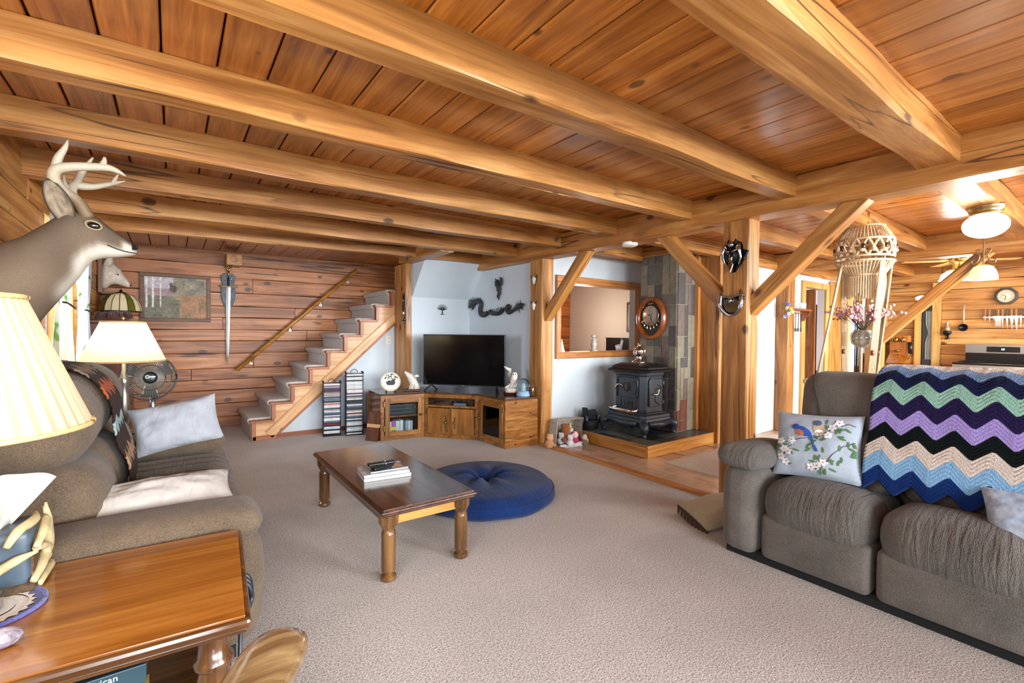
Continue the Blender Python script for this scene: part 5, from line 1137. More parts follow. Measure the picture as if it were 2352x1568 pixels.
# crochet blanket
def path_at(P, s):
    for a, b in zip(P[:-1], P[1:]):
        L_ = (b-a).length
        if s <= L_ or b is P[-1]: return a.lerp(b, s/L_ if L_ else 0), (b-a).normalized()
        s -= L_
def blanket(name, label, prof, y0, y1, period, amp, bands, colors, rows, cat='blanket', skew=0.0, yfun=None, nper=10, rowh=0.008):
    P = smoothcurve(prof, 6); tot = sum((b-a).length for a, b in zip(P[:-1], P[1:]))
    L0 = amp; L1 = tot-amp-.005; nv = bands*rows*2; nu = int((y0-y1)/period*nper)
    k = MB()
    def zig(y):
        t = (y/period) % 1.0; return amp*(1-abs(2*t-1)*2)
    def fn(u, v):
        y = y0+(y1-y0)*u; s = L0+(L1-L0)*v+zig(y)
        s = max(0, min(tot-1e-4, s)); p, t = path_at(P, s); n_ = Vector((t.z, 0, -t.x))
        if n_.x > 0 and t.z < 0: n_ = -n_
        h = rowh*abs(sin(v*bands*rows*pi)) + 0.004*noise.noise((y*9, s*9, 1.5))
        nn = Vector((-abs(t.z) if t.z < 0 else t.z, 0, abs(t.x)))
        p = p+nn*(h+.006)
        yy = y + skew*v
        return (p.x, yy, p.z)
    k.grid(fn, nu, nv, lambda i, j: min(bands-1, j//(rows*2)))
    o = k.build(name, [fabric('yarn_'+c[1:], c, c, 160, 30, .8, sheen=.05) for c in colors], None, smooth=True, solid=.008)
    return tag(o, label, cat)
blanket('crochet_blanket', 'zigzag striped crochet blanket draped over the grey sofa back', [(3.41, 0, 1.09), (3.385, 0, 1.105), (3.34, 0, 1.115), (3.27, 0, 1.118), (3.14, 0, 1.082), (3.06, 0, .98), (3.035, 0, .86), (3.015, 0, .77), (2.965, 0, .69), (2.938, 0, .60), (2.93, 0, .515), (2.92, 0, .485)], .875, -.42, .135, .036, 11,
        ['#d9d2cb', '#d9d2cb', '#7fa0d2', '#141d45', '#93c2b2', '#241a45', '#a493d6', '#0c1416', '#d9cfc6', '#86b6de', '#15316f'], 4)

# patterned throw pillow
def pillow(name, label, F, w_, h_, t_, m, cat='pillow', seed=0, group=None, par=None, colf=None, n=22):
    k = MB(); k.M = F
    def shp(u, v, s_):
        x, y = (u*2-1), (v*2-1)
        e = max(0.0, (1-x*x)*(1-y*y))**.45
        pin = 1-.07*(1-abs(x)**2)*abs(y)**3-.0; pin2 = 1-.07*(1-abs(y)**2)*abs(x)**3
        nz = .14*noise.noise((x*2+seed, y*2, s_*3.1))+.07*noise.noise((x*5+seed, y*5, s_*2.3))
        return (x*w_/2*pin2, y*h_/2*pin, s_*t_/2*e*(1+nz*1.6))
    for s_ in (1, -1):
        b0 = len(k.v); k.grid(lambda u, v: shp(u, v, s_) if s_ > 0 else shp(v, u, s_), n, n)
        if colf:
            for i in range(b0, len(k.v)):
                q = (i-b0); u, v = (q//(n+1))/n, (q % (n+1))/n
                k.c[i] = colf(u, v, s_)
    me = k
    o = me.build(name, m, par, smooth=True)
    if par is None: tag(o, label, cat, group)
    return o
PILB = fabric('pale_blue_satin', '#9aa8ba', '#b5c1cd', 200, 4, .25)
FPil = frame((2.955, 1.10, .668), (0.12, -1, 0.06), (-0.93, 0.05, 0.36))
bp_ = thing('bluebird_pillow', 'pale blue throw pillow printed with bluebirds and blossom', 'pillow', (2.955, 1.10, .47))
pillow('cushion', '', FPil, .435, .385, .15, PILB, par=bp_, seed=3)
def surf(x, y, lift=.0025, w_=.435, h_=.385, t_=.15):
    u, v = x/(w_/2), y/(h_/2); e = max(0, (1-u*u)*(1-v*v))**.45
    nz = .14*noise.noise((u*2+3, v*2, 3.1))+.07*noise.noise((u*5+3, v*5, 2.3))
    return Vector((x, y, t_/2*e*(1+nz*1.6)+lift))
def decal(name, pts, m, lift=.003, c=None):
    k = MB(); k.M = FPil; cc = c or (sum(p[0] for p in pts)/len(pts), sum(p[1] for p in pts)/len(pts)); n_ = len(pts)
    vs = [surf(*cc, lift)]+[surf(*p, lift) for p in pts]+[surf((p[0]+cc[0])/2, (p[1]+cc[1])/2, lift) for p in pts]
    fs = [(0, 1+n_+i, 1+n_+(i+1) % n_) for i in range(n_)]+[(1+n_+i, 1+i, 1+(i+1) % n_, 1+n_+(i+1) % n_) for i in range(n_)]
    k.add(vs, fs); return k.build(name, m, bp_)
def ellp(cx, cy, a, b, ang, n=12): return [(cx+a*cos(t)*cos(ang)-b*sin(t)*sin(ang), cy+a*cos(t)*sin(ang)+b*sin(t)*cos(ang)) for t in [2*pi*i/n for i in range(n)]]
INKB, INKW, INKG, INKO, INKT, INKBR = mat('print_blue', '#2a4fa8', .7), mat('print_white', '#e9ecf0', .7), mat('print_green', '#4f7a4a', .7), mat('print_orange', '#b9714a', .7), mat('print_tan', '#b59a84', .7), mat('print_twig', '#4b4238', .7)
decal('bird_body', ellp(-.045, .065, .048, .024, -.5), INKB, .0032); decal('bird_breast', ellp(-.062, .055, .026, .016, -.5), INKO, .0038); decal('bird_head', ellp(-.085, .09, .019, .017, 0), INKB, .0036)
decal('bird_tail', [(-.02, .055), (.0, .045), (.035, -.045), (.02, -.045)], INKB, .0034)
decal('bird_body', ellp(.03, .085, .028, .036, .2), INKT, .0032); decal('bird_breast', ellp(.032, .065, .02, .018, 0), INKW, .0036); decal('bird_head', ellp(.02, .12, .020, .017, 0), mat('print_slate', '#4b5a72', .7), .0036)
rp = random.Random(8)
def twig(pts):
    k = MB(); k.M = FPil; k.tube([surf(*p, .002) for p in pts], .0018, 4); k.build('twig', INKBR, bp_)
twig([(-.19, -.03), (-.12, .0), (-.05, .02), (.03, .04), (.09, .09), (.16, .13), (.19, .12)]); twig([(-.17, -.10), (-.14, -.05), (-.10, -.02)]); twig([(.19, .03), (.14, .0), (.10, -.05), (.06, -.12), (.02, -.14)])
for (fx, fy) in [(-.16, .0), (-.14, -.045), (-.10, .01), (-.155, -.09), (-.115, -.06), (.075, .055), (.09, .10), (.03, -.12), (.06, -.10), (.00, -.13), (.12, .13), (-.13, -.115)]:
    for p_ in range(5):
        a = 2*pi*p_/5+fx*40; decal('petal', ellp(fx+.012*cos(a), fy+.012*sin(a), .011, .008, a, 8), INKW, .0034)
    decal('flower_heart', ellp(fx, fy, .004, .004, 0, 6), INKO, .0042)
for i in range(60):
    b_ = rp.choice([(-.15, -.03), (-.10, -.08), (.09, .09), (.05, -.11), (.15, .05), (.16, -.05), (.02, .0), (.12, -.12)]); lx, ly = b_[0]+rp.uniform(-.045, .045), b_[1]+rp.uniform(-.045, .045)
    if abs(lx) > .19 or abs(ly) > .165: continue
    decal('leaf', ellp(lx, ly, .017, .006, rp.uniform(0, pi), 8), INKG, .0026)
FP2 = frame((2.86, .20, .50), (0.2, -1, 0.05), (-0.8, 0.05, 0.6))
p2_ = pillow('throw_pillow', 'blue and white pillow corner at the right edge of the sofa', FP2, .42, .36, .13, fabric('pale_blue_print', '#7f97b4', '#c3cedb', 40, 12, .2), seed=9)
tp = thing('fringed_pillow', 'tan pillow with brown fringe on the carpet behind the sofa arm', 'pillow', (3.05, 1.72, 0))
FTp = frame((3.06, 1.74, .075), (0.9, -0.35, 0.1), (0.1, -0.25, 1))
pillow('cushion', '', FTp, .44, .34, .15, fabric('tan_linen', '#9c8f78', '#b5a78f', 200, 5, .4), par=tp, seed=5)
for i in range(18):
    p = FTp @ Vector((-.21+.0+.006*(i % 2), -.16+.019*i, -.01)); MB().tube([p, p+Vector((-.03, -.012, -.045))], [.010, .004], 5).build('fringe', mat('brown_fringe', '#4a382b', .9), tp)
# ================================================================ left sofa
BRN = fabric('brown_velour', '#43392f', '#6c5d4f', 200, 5, 0.6, sheen=0.12, lines=(60, 6, 6))
BRNC = fabric('brown_velour_plain', '#493e33', '#746351', 220, 5, 0.6, sheen=0.12)
lsf = thing('brown_sofa', 'brown grey velour sofa with white pillows below the deer head', 'sofa', (-0.2, 3.0, 0))
MB().box(-0.62, 0.20, 2.12, 3.90, 0.0, 0.06).build('base', MATS['black_dust_cloth'], lsf)
soft('back_frame', (-.60, 3.01, .45), (.07, .93, .42), .05, BRNC, lsf)
for yo in (2.19, 3.84):
    ab = soft('arm', (-.16, yo, .28), (.44, .115, .24), .09, BRNC, lsf, fn=bulge(.44, .115, .24, .03, .02, 0))
    soft('arm_pad', (-.115, yo, .535), (.40, .135, .065), .064, BRNC, ab, rot=(0, .0, 0), fn=bulge(.40, .135, .065, .015, 0.0, .015))
for (ya, yb) in [(2.31, 2.80), (2.81, 3.30), (3.31, 3.80)]:
    yc, hy = (ya+yb)/2, (yb-ya)/2
    def chan(x, y, z, hy=hy):
        g = 0.026*abs(sin((y+hy)/(2*hy)*4*pi))**.6 if z > 0 else 0
        return (x+.02*(1-(y/hy)**2)*(1 if x > 0 else 0)*(1-(z/.12)**2), y, z+g*max(0, 1-abs(x/.40)**6)+.012*(1-(x/.40)**2))
    soft('seat_cushion', (-.08, yc, .345), (.375, hy-.002, .105), .09, BRN, lsf, rot=(0, -.035, 0), fn=chan, n=18)
    soft('front_panel', (.19, yc, .15), (.085, hy-.002, .125), .045, BRNC, lsf, fn=bulge(.085, hy, .125, .03, 0, 0))
    soft('lumbar_cushion', (-.37, yc, .60), (.15, hy-.002, .19), .11, BRNC, lsf, rot=(0, -.20, 0), fn=bulge(.14, hy, .19, .03, 0, 0))
    soft('head_cushion', (-.43, yc, .925), (.17, hy-.002, .175), .15, BRNC, lsf, rot=(0, -.22, 0), fn=bulge(.145, hy, .165, .02, 0, .01))

def throw():
    P = smoothcurve([(-.655, 0, .90), (-.645, 0, 1.02), (-.56, 0, 1.115), (-.42, 0, 1.118), (-.31, 0, 1.06), (-.245, 0, .95), (-.235, 0, .84), (-.215, 0, .74), (-.18, 0, .64), (-.175, 0, .55), (-.18, 0, .50)], 6)
    tot = sum((b-a).length for a, b in zip(P[:-1], P[1:])); k = MB(); y0, y1, amp, per = 2.86, 3.24, .028, .10
    cols = ['#33221b', '#33221b', '#8c4a2a', '#33221b', '#6b5a48', '#8a8478', '#33221b', '#7a6650', '#33221b', '#a2512f', '#33221b', '#33221b', '#8fa3a3', '#33221b', '#33221b', '#96745a', '#33221b', '#33221b']
    nv, nu = len(cols)*4, 36
    def fn(u, v):
        y = y0+(y1-y0)*u; t = (y/per) % 1.0; s_ = amp+(tot-2*amp-.004)*v+amp*(1-abs(2*t-1)*2)
        p, tt = path_at(P, max(0, min(tot-1e-4, s_)))
        nn = Vector((abs(tt.z), 0, abs(tt.x))) if s_ > .25 else Vector((-.2, 0, .2))
        p = p+nn*(.012+.005*abs(sin(v*len(cols)*4*pi/2))+.006*noise.noise((y*12, v*14, 0)))
        return (p.x, y+.02*noise.noise((v*3, u, 2)), p.z)
    k.grid(fn, nu, nv, lambda i, j: j//4)
    return tag(k.build('chevron_throw', [fabric('wool_'+c[1:], c, c, 140, 20, .8, sheen=.03) for c in cols], None, smooth=True, solid=.008), 'brown and rust chevron throw over the brown sofa back', 'throw')
throw()
WHT = fabric('white_cotton', '#a59e97', '#b4ada6', 12, 3, .5, sheen=0, lines=(10, 5, 5), dist=.012); WHT2 = fabric('pale_grey_cotton', '#95989f', '#a6a9b0', 12, 3, .5, sheen=0, lines=(9, 5, 5), dist=.012)
pillow('white_pillow', 'pale grey pillow standing against the far sofa arm', frame((.025, 3.62, .70), (.985, -.02, .165), (-.12, -.93, .30)), .46, .30, .15, WHT2, seed=4, group='pillows on the brown sofa')
pillow('white_pillow', 'white pillow lying along the near sofa arm', frame((-.07, 2.455, .575), (.99, .10, .02), (.02, -.45, .90)), .60, .24, .17, WHT, seed=7, group='pillows on the brown sofa')

# ================================================================ end table with lamp
ETX = wood('end_table_top', '#733f12', '#9c5f22', '#b97d38', 'x', 0.8, knots=0.35, rough=0.12, vary=0.0, coat=0.7)
ETD = wood('end_table_dark', '#2e1a0e', '#573517', '#7b5026', 'x', 1.0, knots=0.1, rough=0.2, vary=0.0, coat=0.5)
ETZ = wood('end_table_leg', '#2e1a0e', '#54331a', '#76502a', 'z', 1.0, knots=0.1, rough=0.2, vary=0.0, coat=0.5)
et = thing('end_table', 'honey pine end table with dark moulded edge in the foreground', 'table', (0.19, 1.72, 0))
EX0, EX1, EY0, EY1, EZ = -.60, .190, 1.395, 2.045, .55
MB().box(EX0+.012, EX1-.014, EY0+.014, EY1-.012, EZ-.012, EZ).build('top_board', ETX, et, bev=.002)
MB().box(EX0, EX1, EY0, EY1, EZ-.034, EZ-.006).build('edge_moulding', ETD, et, bev=.010)
MB().box(EX0+.01, EX1-.01, EY0+.01, EY1-.01, EZ-.046, EZ-.032).build('edge_moulding', ETD, et, bev=.004)
MB().box(EX0+.04, EX1-.04, EY0+.05, EY1-.04, .17, .20).build('lower_shelf', ETD, et, bev=.004)
for x in (EX0+.07, EX1-.085):
    for y in (EY0+.085, EY1-.07):
        MB().lathe([(.0, 0), (.022, 0), (.032, .015), (.03, .04), (.022, .055), (.026, .07), (.037, .16), (.040, .21), (.042, .30), (.040, .37), (.036, .395), (.038, .400), (.047, .408), (.047, .422), (.038, .430), (.035, .50), (.038, .506)], 24, (x, y, 0)).build('leg', ETZ, et, smooth=True)
MB().box(EX0+.05, EX1-.06, EY1-.075, EY1-.06, .42, .505).build('apron', ETD, et)
et.rotation_euler = (0, 0, radians(-4)); et.location = (.188, 1.70, 0)
# books on the lower shelf
bk_spec = [('#12181c', .045, 'black lowest'), ('#b8b4aa', .04, 'pale grey'), ('#20262c', .045, 'dark'), ('#c9a95a', .018, 'thin tan'), ('#23405e', .04, 'navy'), ('#1a86b8', .046, 'bright blue bird guide'), ('#2c444e', .046, 'dark teal bird guide topmost')]
z = .201
for i, (c, th, nm) in enumerate(bk_spec):
    t = thing('field_guide', f'{nm} book in the stack under the end table', 'book', (-.22, 1.54, z), 'books under the end table'); x1 = -.055-.012*((i*7) % 3); x0 = -.44
    MB().box(x0+.004, x1-.004, 1.432, 1.60, z+.003, z+th-.003).build('pages', MATS['paper_white'], t)
    MB().box(x0, x1, 1.425, 1.431, z, z+th).build('spine', mat('book_'+c[1:], c, .35), t, bev=.002)
    MB().box(x0, x1, 1.429, 1.605, z+th-.003, z+th).build('cover', mat('book_'+c[1:], c, .35), t)
    MB().box(x0, x1, 1.429, 1.605, z, z+.003).build('cover', mat('book_'+c[1:], c, .35), t)
    if i == 6: text('title', 'to North American\nBirds', .021, MATS['print_white'], frame((-.19, 1.4245, z+th/2), (1, 0, 0), (0, -1, 0)), t, .0003)
    if i == 6: text('mark', 'all', .026, MATS['print_white'], frame((-.36, 1.4245, z+th/2), (1, 0, 0), (0, -1, 0)), t, .0003)
    if i == 5: text('title', 'NORTH AMERICA', .026, MATS['print_white'], frame((-.20, 1.4245, z+th/2), (1, 0, 0), (0, -1, 0)), t, .0003)
    z += th+.001
pc = thing('power_cord', 'coiled dark blue cord behind the end table leg', 'cord', (.165, 1.62, .35))
for i in range(3): MB().tube([(.17+.03*cos(a), 1.66+.01*i, .46+.05*sin(a)+.01*i) for a in [2*pi*j/16 for j in range(17)]], .007, 6).build('loop', mat('cord_blue_black', '#222a38', .4), pc, smooth=True)
MB().tube([(.17, 1.665, .40), (.165, 1.68, .12), (.16, 1.70, .02)], .006, 6).build('lead', MATS['cord_blue_black'], pc, smooth=True)

SHADE = shade_mat('pleated_shade', '#c4b9a2', '#eedfc0')
def table_lamp(label, x, y, z0, zb, zt, rb, rt_, power, basecol, npl=44):
    t = thing('table_lamp', label, 'lamp', (x, y, z0))
    k = MB(); n = npl*2
    rings = []
    for i in range(5):
        f = i/4; r = rb+(rt_-rb)*f
        rings.append([Vector((x+(r*(1+.012*(1 if j % 2 else -1)))*cos(2*pi*j/n), y+(r*(1+.012*(1 if j % 2 else -1)))*sin(2*pi*j/n), zb+(zt-zb)*f)) for j in range(n)])
    k.loft(rings, cap=False); k.build('shade', SHADE, t)
    TRM = mat('gold_braid', '#c9ac72', .7, noise_amt=.3, nscale=120)
    for r, z_ in ((rb*1.012, zb), (rt_*1.02, zt)): MB().tube([(x+r*cos(2*pi*j/48), y+r*sin(2*pi*j/48), z_) for j in range(49)], .006, 6).build('braid_trim', TRM, t, smooth=True)
    MB().lathe([(.0, 0), (.062, 0), (.062, .012), (.045, .02), (.03, .03), (.022, .06), (.03, .10), (.034, .18), (.026, .28), (.020, .34), (.026, .36), (.026, .40), (.012, .42), (.010, zb-z0+.06)], 20, (x, y, z0)).build('base', basecol, t, smooth=True)
    MB().tube([(x, y, zb+.05), (x, y, zt+.02)], .004, 6).ball((x, y, zt+.03), .012, 10).build('finial', BRASS, t, smooth=True)
    MB().ball((x, y, zb+.12), .032, 12).build('bulb', mat('lit_bulb', '#fff2d8', .5, emit='#ffe2b0', es=12.0), t, smooth=True)
    p = point('bulb_light', (x, y, zb+.12), power, (1.0, .88, .68), .05); adopt(p, t)
    return t
table_lamp('big pleated cream lamp in the left foreground on the end table', -.400, 1.537, .55, 1.072, 1.372, .238, .125, .8, mat('pewter_lamp', '#b7b4ac', .3, .7))
# antler tissue box
ANT = mat('antler_bone', '#cdb98c', .5, noise_amt=.3, nscale=25)
tb = thing('tissue_box', 'antler decorated tissue box with a white tissue pulled up', 'tissue box', (-.405, 1.955, .55))
TBX, TBY = -.405, 1.955
soft('box', (TBX, TBY, .64), (.075, .085, .085), .02, mat('slate_box', '#4a5a68', .4, noise_amt=.3, nscale=20), tb)
MB().rbox(.001, .001, .001, .0005, 1) if False else None
soft('bark_base', (TBX, TBY, .563), (.088, .098, .013), .012, mat('bark', '#5a452f', .8, noise_amt=.5, nscale=40, bump=.6, bscale=60), tb)
soft('bark_panel', (TBX+.073, TBY-.01, .605), (.008, .06, .04), .007, mat('carved_bark', '#5b3c22', .6, noise_amt=.6, nscale=50, bump=.6), tb)
ra = random.Random(4)
for (pts, r) in [([(.082, -.09, .03), (.088, -.03, .05), (.090, .03, .08), (.085, .08, .14), (.075, .095, .19)], .014), ([(.086, -.08, .12), (.092, -.01, .10), (.092, .05, .07), (.085, .09, .05)], .012), ([(.088, -.085, .125), (.094, -.03, .15), (.09, .03, .165), (.08, .07, .17)], .012),
                 ([(.08, .09, .02), (.088, .085, .08), (.083, .092, .15), (.078, .10, .20)], .012), ([(.092, .0, .10), (.094, .015, .06), (.09, .04, .035)], .011), ([(.03, -.095, .14), (.05, -.08, .175), (.07, .0, .18), (.06, .07, .185)], .013),
                 ([(-.05, -.095, .03), (.0, -.10, .07), (.05, -.098, .10), (.09, -.08, .11)], .013), ([(.09, -.07, .01), (.095, .0, .02), (.09, .07, .015), (.05, .10, .02)], .012)]:
    P = smoothcurve([(TBX+a, TBY+b, .55+c) for a, b, c in pts], 5); MB().tube(P, lerps([r*.6, r, r*1.05, r*.8, r*.25][:len(pts)] if len(pts) == 5 else [r*.7, r, r, r*.3][:len(pts)] if len(pts) == 4 else [r, r, r*.3], 5), 8).build('antler', ANT, tb, smooth=True)
k = MB()
def tis(u, v):
    a = (u-.5)*1.5; h = v
    x = TBX+.0+.10*(u-.5)*(0.25+h*1.1)+.05*h; y = TBY-.01+.06*(u-.5)*(.3+h)-.03*h + .022*sin(u*9)*(1-.3*h); zt_ = .715+.17*h-.06*h*(abs(u-.35)*1.2)**2
    return (x, y, zt_)
k.grid(tis, 24, 14); k.build('tissue', mat('tissue_white', '#d9d5cd', .8), tb, smooth=True, solid=.002)
dl = thing('crochet_doily', 'round white crochet doily with purple blue rim on the end table', 'doily', (-.405, 1.79, .55))
k = MB(); ND = 44
rr_ = [0, .03, .06, .085, .095, .12]
for j in range(ND):
    for i in range(5):
        a0, a1 = 2*pi*j/ND, 2*pi*(j+1)/ND
        def R(i_, a): return rr_[i_]*(1+(.06*(1 if int(a/(2*pi)*ND+.5) % 2 else -1) if i_ == 4 else 0))
        k.cur = 1 if i >= 4 else 0
        zz = .5525+.003*(i % 2)
        k.add([(-.405+R(i, a0)*cos(a0), 1.79+R(i, a0)*sin(a0), zz), (-.405+R(i+1, a0)*cos(a0), 1.79+R(i+1, a0)*sin(a0), zz), (-.405+R(i+1, a1)*cos(a1), 1.79+R(i+1, a1)*sin(a1), zz), (-.405+R(i, a1)*cos(a1), 1.79+R(i, a1)*sin(a1), zz)], [(0, 1, 2, 3)])
k.build('centre', [fabric('doily_white', '#d9d6cf', '#ece9e2', 200, 20, .8), fabric('doily_blue', '#4d5296', '#6b70b4', 200, 20, .9)], dl)
MB().tube([(-.405+.118*cos(2*pi*j/60), 1.79+.118*sin(2*pi*j/60), .556) for j in range(61)], .006, 6).build('rim', MATS['doily_blue'], dl, smooth=True)
tag(MB().prism([(-.50, .557), (-.37, .557), (-.365, .60), (-.50, .63)], 1.74, 1.80, 'xz').build('desk_clock', mat('smoked_glass', '#3a3d3c', .1, coat=.5), None, bev=.003), 'dark wedge shaped desk clock on the crochet doily', 'clock')
gd = tag(MB().ball((-.335, 1.575, .572), .045, 14, 1.0, .7, .5).build('geode', mat('amethyst_rock', '#a99fae', .6, noise_amt=.5, nscale=30, bump=1.0, bscale=40), None, smooth=False), 'lilac grey geode rock at the left edge of the end table', 'rock')

# ================================================================ wooden armchair under the camera
CHW = wood('chair_wood', '#3f2f1c', '#75593a', '#a58a60', 'x', 1.2, knots=0.0, rough=0.12, vary=0.0, coat=0.8)
wc = thing('wooden_armchair', 'glossy wooden chair arm at the bottom of the picture', 'chair', (0.0, 0.75, 0))
FA = frame((.155, 1.02, .645), (.52, .85, .04), (-.15, .05, 1))
k = MB(); k.M = FA; secs = []
for (x, hw, hh) in [(-.62, .04, .022), (-.45, .046, .026), (-.25, .056, .03), (-.10, .066, .034), (-.03, .07, .036), (.02, .068, .035), (.05, .056, .03), (.067, .036, .02), (.074, .014, .008)]:
    secs.append([Vector((x, hw*cos(a), hh*sin(a))) for a in [2*pi*i/16 for i in range(16)]])
k.loft(secs); k.build('arm', CHW, wc, smooth=True)
k = MB(); k.M = FA; k.lathe([(.022, -.30), (.026, -.2), (.018, -.1), (.022, -.02)], 14, (-.12, 0, 0)); k.build('arm_post', CHW, wc, smooth=True)
k = MB(); k.M = FA; k.box(-.70, -.12, -.05, .50, -.30, -.26); k.build('seat', CHW, wc, bev=.015)
for (a, b) in ((-.66, 0), (-.16, 0), (-.66, .45), (-.16, .45)): 
    p = FA @ Vector((a, b, -.28)); MB().tube([p, (p.x, p.y, 0)], [.022, .018], 10).build('leg', CHW, wc, smooth=True)

# ================================================================ far lamp, table, fan
stb = thing('side_table', 'dark side table beyond the far sofa arm', 'table', (-.30, 4.32, 0))
MB().box(-.56, -.02, 4.10, 4.60, .52, .55).build('top', ETD, stb, bev=.006)
for x in (-.52, -.06):
    for y in (4.14, 4.56): MB().lathe([(.02, 0), (.025, .1), (.018, .3), (.026, .5), (.026, .52)], 12, (x, y, 0)).build('leg', ETZ, stb, smooth=True)
table_lamp('lit pleated cream lamp beyond the far sofa arm', -.28, 4.32, .55, 1.075, 1.352, .242, .125, 15, mat('silver_lamp', '#a8a7a2', .25, .9))
fn_ = thing('pedestal_fan', 'black pedestal fan in front of the log wall', 'fan', (-.16, 5.05, 0))
FNM = mat('fan_black', '#26282a', .3, .3); FC_ = Vector((-.155, 5.0, .89)); FF = frame(FC_, (1, .12, 0), (.12, -.97, .08))
MB().lathe([(.0, 0), (.17, 0), (.17, .012), (.05, .03), (.022, .05), (.020, .55), (.026, .57), (.020, .80)], 24, (FC_.x+.015, FC_.y+.10, 0)).build('stand', mat('fan_chrome', '#8d8f90', .25, .9), fn_, smooth=True)
k = MB(); k.M = FF; k.lathe([(.06, -.13), (.075, -.10), (.075, -.04), (.04, -.02)], 20); k.build('motor', FNM, fn_, smooth=True)
for i in range(3):
    k = MB(); k.M = FF @ Matrix.Rotation(2*pi*i/3+.4, 4, 'Z')
    k.grid(lambda u, v: (.04+.125*u, (-.03+.10*v)*(.6+.7*u), -.02+.035*(v-.5)), 6, 6); k.build('blade', mat('fan_blade', '#5a5c5c', .25, .2), fn_, smooth=True, solid=.002)
k = MB(); k.M = FF; k.lathe([(.052, .02), (.05, .035), (.03, .042), (0, .044)], 24); k.build('hub', FNM, fn_, smooth=True)
k = MB(); k.M = FF; k.tube([(-.02+.012*cos(a), .012*sin(a)+.008, .046) for a in [2*pi*j/12 for j in range(13)]], .003, 5); k.box(-.004, .035, .004, .012, .044, .046); k.build('logo', MATS['print_white'], fn_)
for rr__, zz, th in ((.188, 0, .006), (.105, .03, .004), (.15, .022, .003), (.188, -.05, .004)):
    k = MB(); k.M = FF; k.tube([(rr__*cos(2*pi*j/40), rr__*sin(2*pi*j/40), zz) for j in range(41)], th, 6); k.build('guard_ring', FNM, fn_, smooth=True)
for j in range(60):
    a = 2*pi*j/60; k = MB(); k.M = FF @ Matrix.Rotation(a, 4, 'Z'); k.tube([(.05, 0, .035), (.105, 0, .03), (.15, 0, .022), (.188, 0, 0), (.188, 0, -.05)], .003, 4, cap=False); k.build('guard_wire', MATS['fan_chrome'] if False else mat('wire_grey', '#8d8a84', .3, .6), fn_)

# ================================================================ things in the far left corner
tc_ = thing('tall_cabinet', 'dark brown tall cabinet in the corner behind the far lamp', 'cabinet', (-.52, 6.55, 0))
DKB = wood('dark_cabinet', '#3d1f14', '#5a3324', '#6d4332', 'z', 1.0, knots=.05, rough=.35)
MB().box(-.675, -.37, 6.15, 6.95, 0, 1.36).build('body', DKB, tc_, bev=.008)
MB().box(-.679, -.35, 6.13, 6.97, 1.36, 1.39).build('top', DKB, tc_, bev=.006)
for zz in (.3, .75): MB().box(-.37, -.36, 6.18, 6.92, zz, zz+.40).build('door', DKB, tc_, bev=.004)
for zz in (.5, .95): MB().ball((-.355, 6.5, zz), .012, 8).build('knob', BRASS, tc_, smooth=True)
fp = thing('fur_hat', 'shaggy reddish brown fur piece on the tall cabinet', 'fur', (-.48, 6.42, 1.39))
MB().ball((-.50, 6.42, 1.42), .15, 16, 1.0, 1.0, .45).build('pelt', fabric('maroon_fur', '#38201c', '#6d443c', 90, 12, 1.0, lines=(14, 14, 60)), fp, smooth=True)
for i in range(22):
    a = ra.uniform(0, 2*pi); r = ra.uniform(.05, .14); c = Vector((-.50+r*cos(a), 6.42+r*sin(a), 1.45)); MB().tube([c, c+Vector((.03*cos(a), .03*sin(a), .02)), c+Vector((.06*cos(a), .06*sin(a), -.04))], [.02, .016, .003], 6).build('tuft', MATS['maroon_fur'], fp, smooth=True)
tl = thing('stained_glass_lamp', 'domed stained glass lamp shade with green panels in the corner', 'lamp', (-.47, 6.75, 1.39))
GLW = shade_mat('cream_glass', '#efe6cc', '#f4ecd0'); GLG = shade_mat('olive_glass', '#7d7a32', '#8d8a3a'); LEAD = mat('lead_came', '#2d2a22', .4, .5)
LC = (-.46, 6.80)
for i in range(16):
    a0, a1 = 2*pi*i/16, 2*pi*(i+1)/16
    prof = [(.05, 1.70), (.11, 1.675), (.155, 1.62), (.18, 1.55), (.185, 1.50)]
    k = MB(); k.loft([[Vector((LC[0]+r*cos(a), LC[1]+r*sin(a), z_)) for a in (a0, a1)] for r, z_ in prof], closed=False, cap=False); k.build('glass_panel', GLG if i % 4 == 1 else GLW, tl, solid=.002)
    MB().tube([(LC[0]+(r+.001)*cos(a0), LC[1]+(r+.001)*sin(a0), z_) for r, z_ in prof], .0035, 5).build('came', LEAD, tl)
MB().tube([(LC[0]+.186*cos(2*pi*j/32), LC[1]+.186*sin(2*pi*j/32), 1.50) for j in range(33)], .005, 6).lathe([(.055, 1.695), (.05, 1.71), (.015, 1.72), (.012, 1.74), (0, 1.75)], 16, (LC[0], LC[1], 0)).build('cap', LEAD, tl, smooth=True)
MB().lathe([(.0, 1.39), (.08, 1.39), (.07, 1.41), (.02, 1.43), (.018, 1.55), (.012, 1.70)], 16, (LC[0], LC[1], 0)).build('stem', BRASS, tl, smooth=True)
pb = point('stained_bulb', (LC[0], LC[1], 1.58), 1.5, (1, .9, .7), .03); adopt(pb, tl)
wf = thing('wolf_head_plaque', 'pale carved wolf head in profile on a wooden wall bracket', 'wall decor', (-.66, 7.1, 1.95))
MB().box(-.675, -.635, 6.98, 7.20, 1.70, 2.15).build('board', wood('bracket_wood', '#4a2c1a', '#6b452c', '#80583b', 'z', 1, knots=.1), wf, bev=.006)
MB().box(-.675, -.50, 6.98, 7.20, 1.70, 1.72).build('ledge', MATS['bracket_wood'], wf, bev=.004)
WOLF = mat('bone_resin', '#cfc5b4', .6, noise_amt=.25, nscale=25, bump=.5, bscale=45)
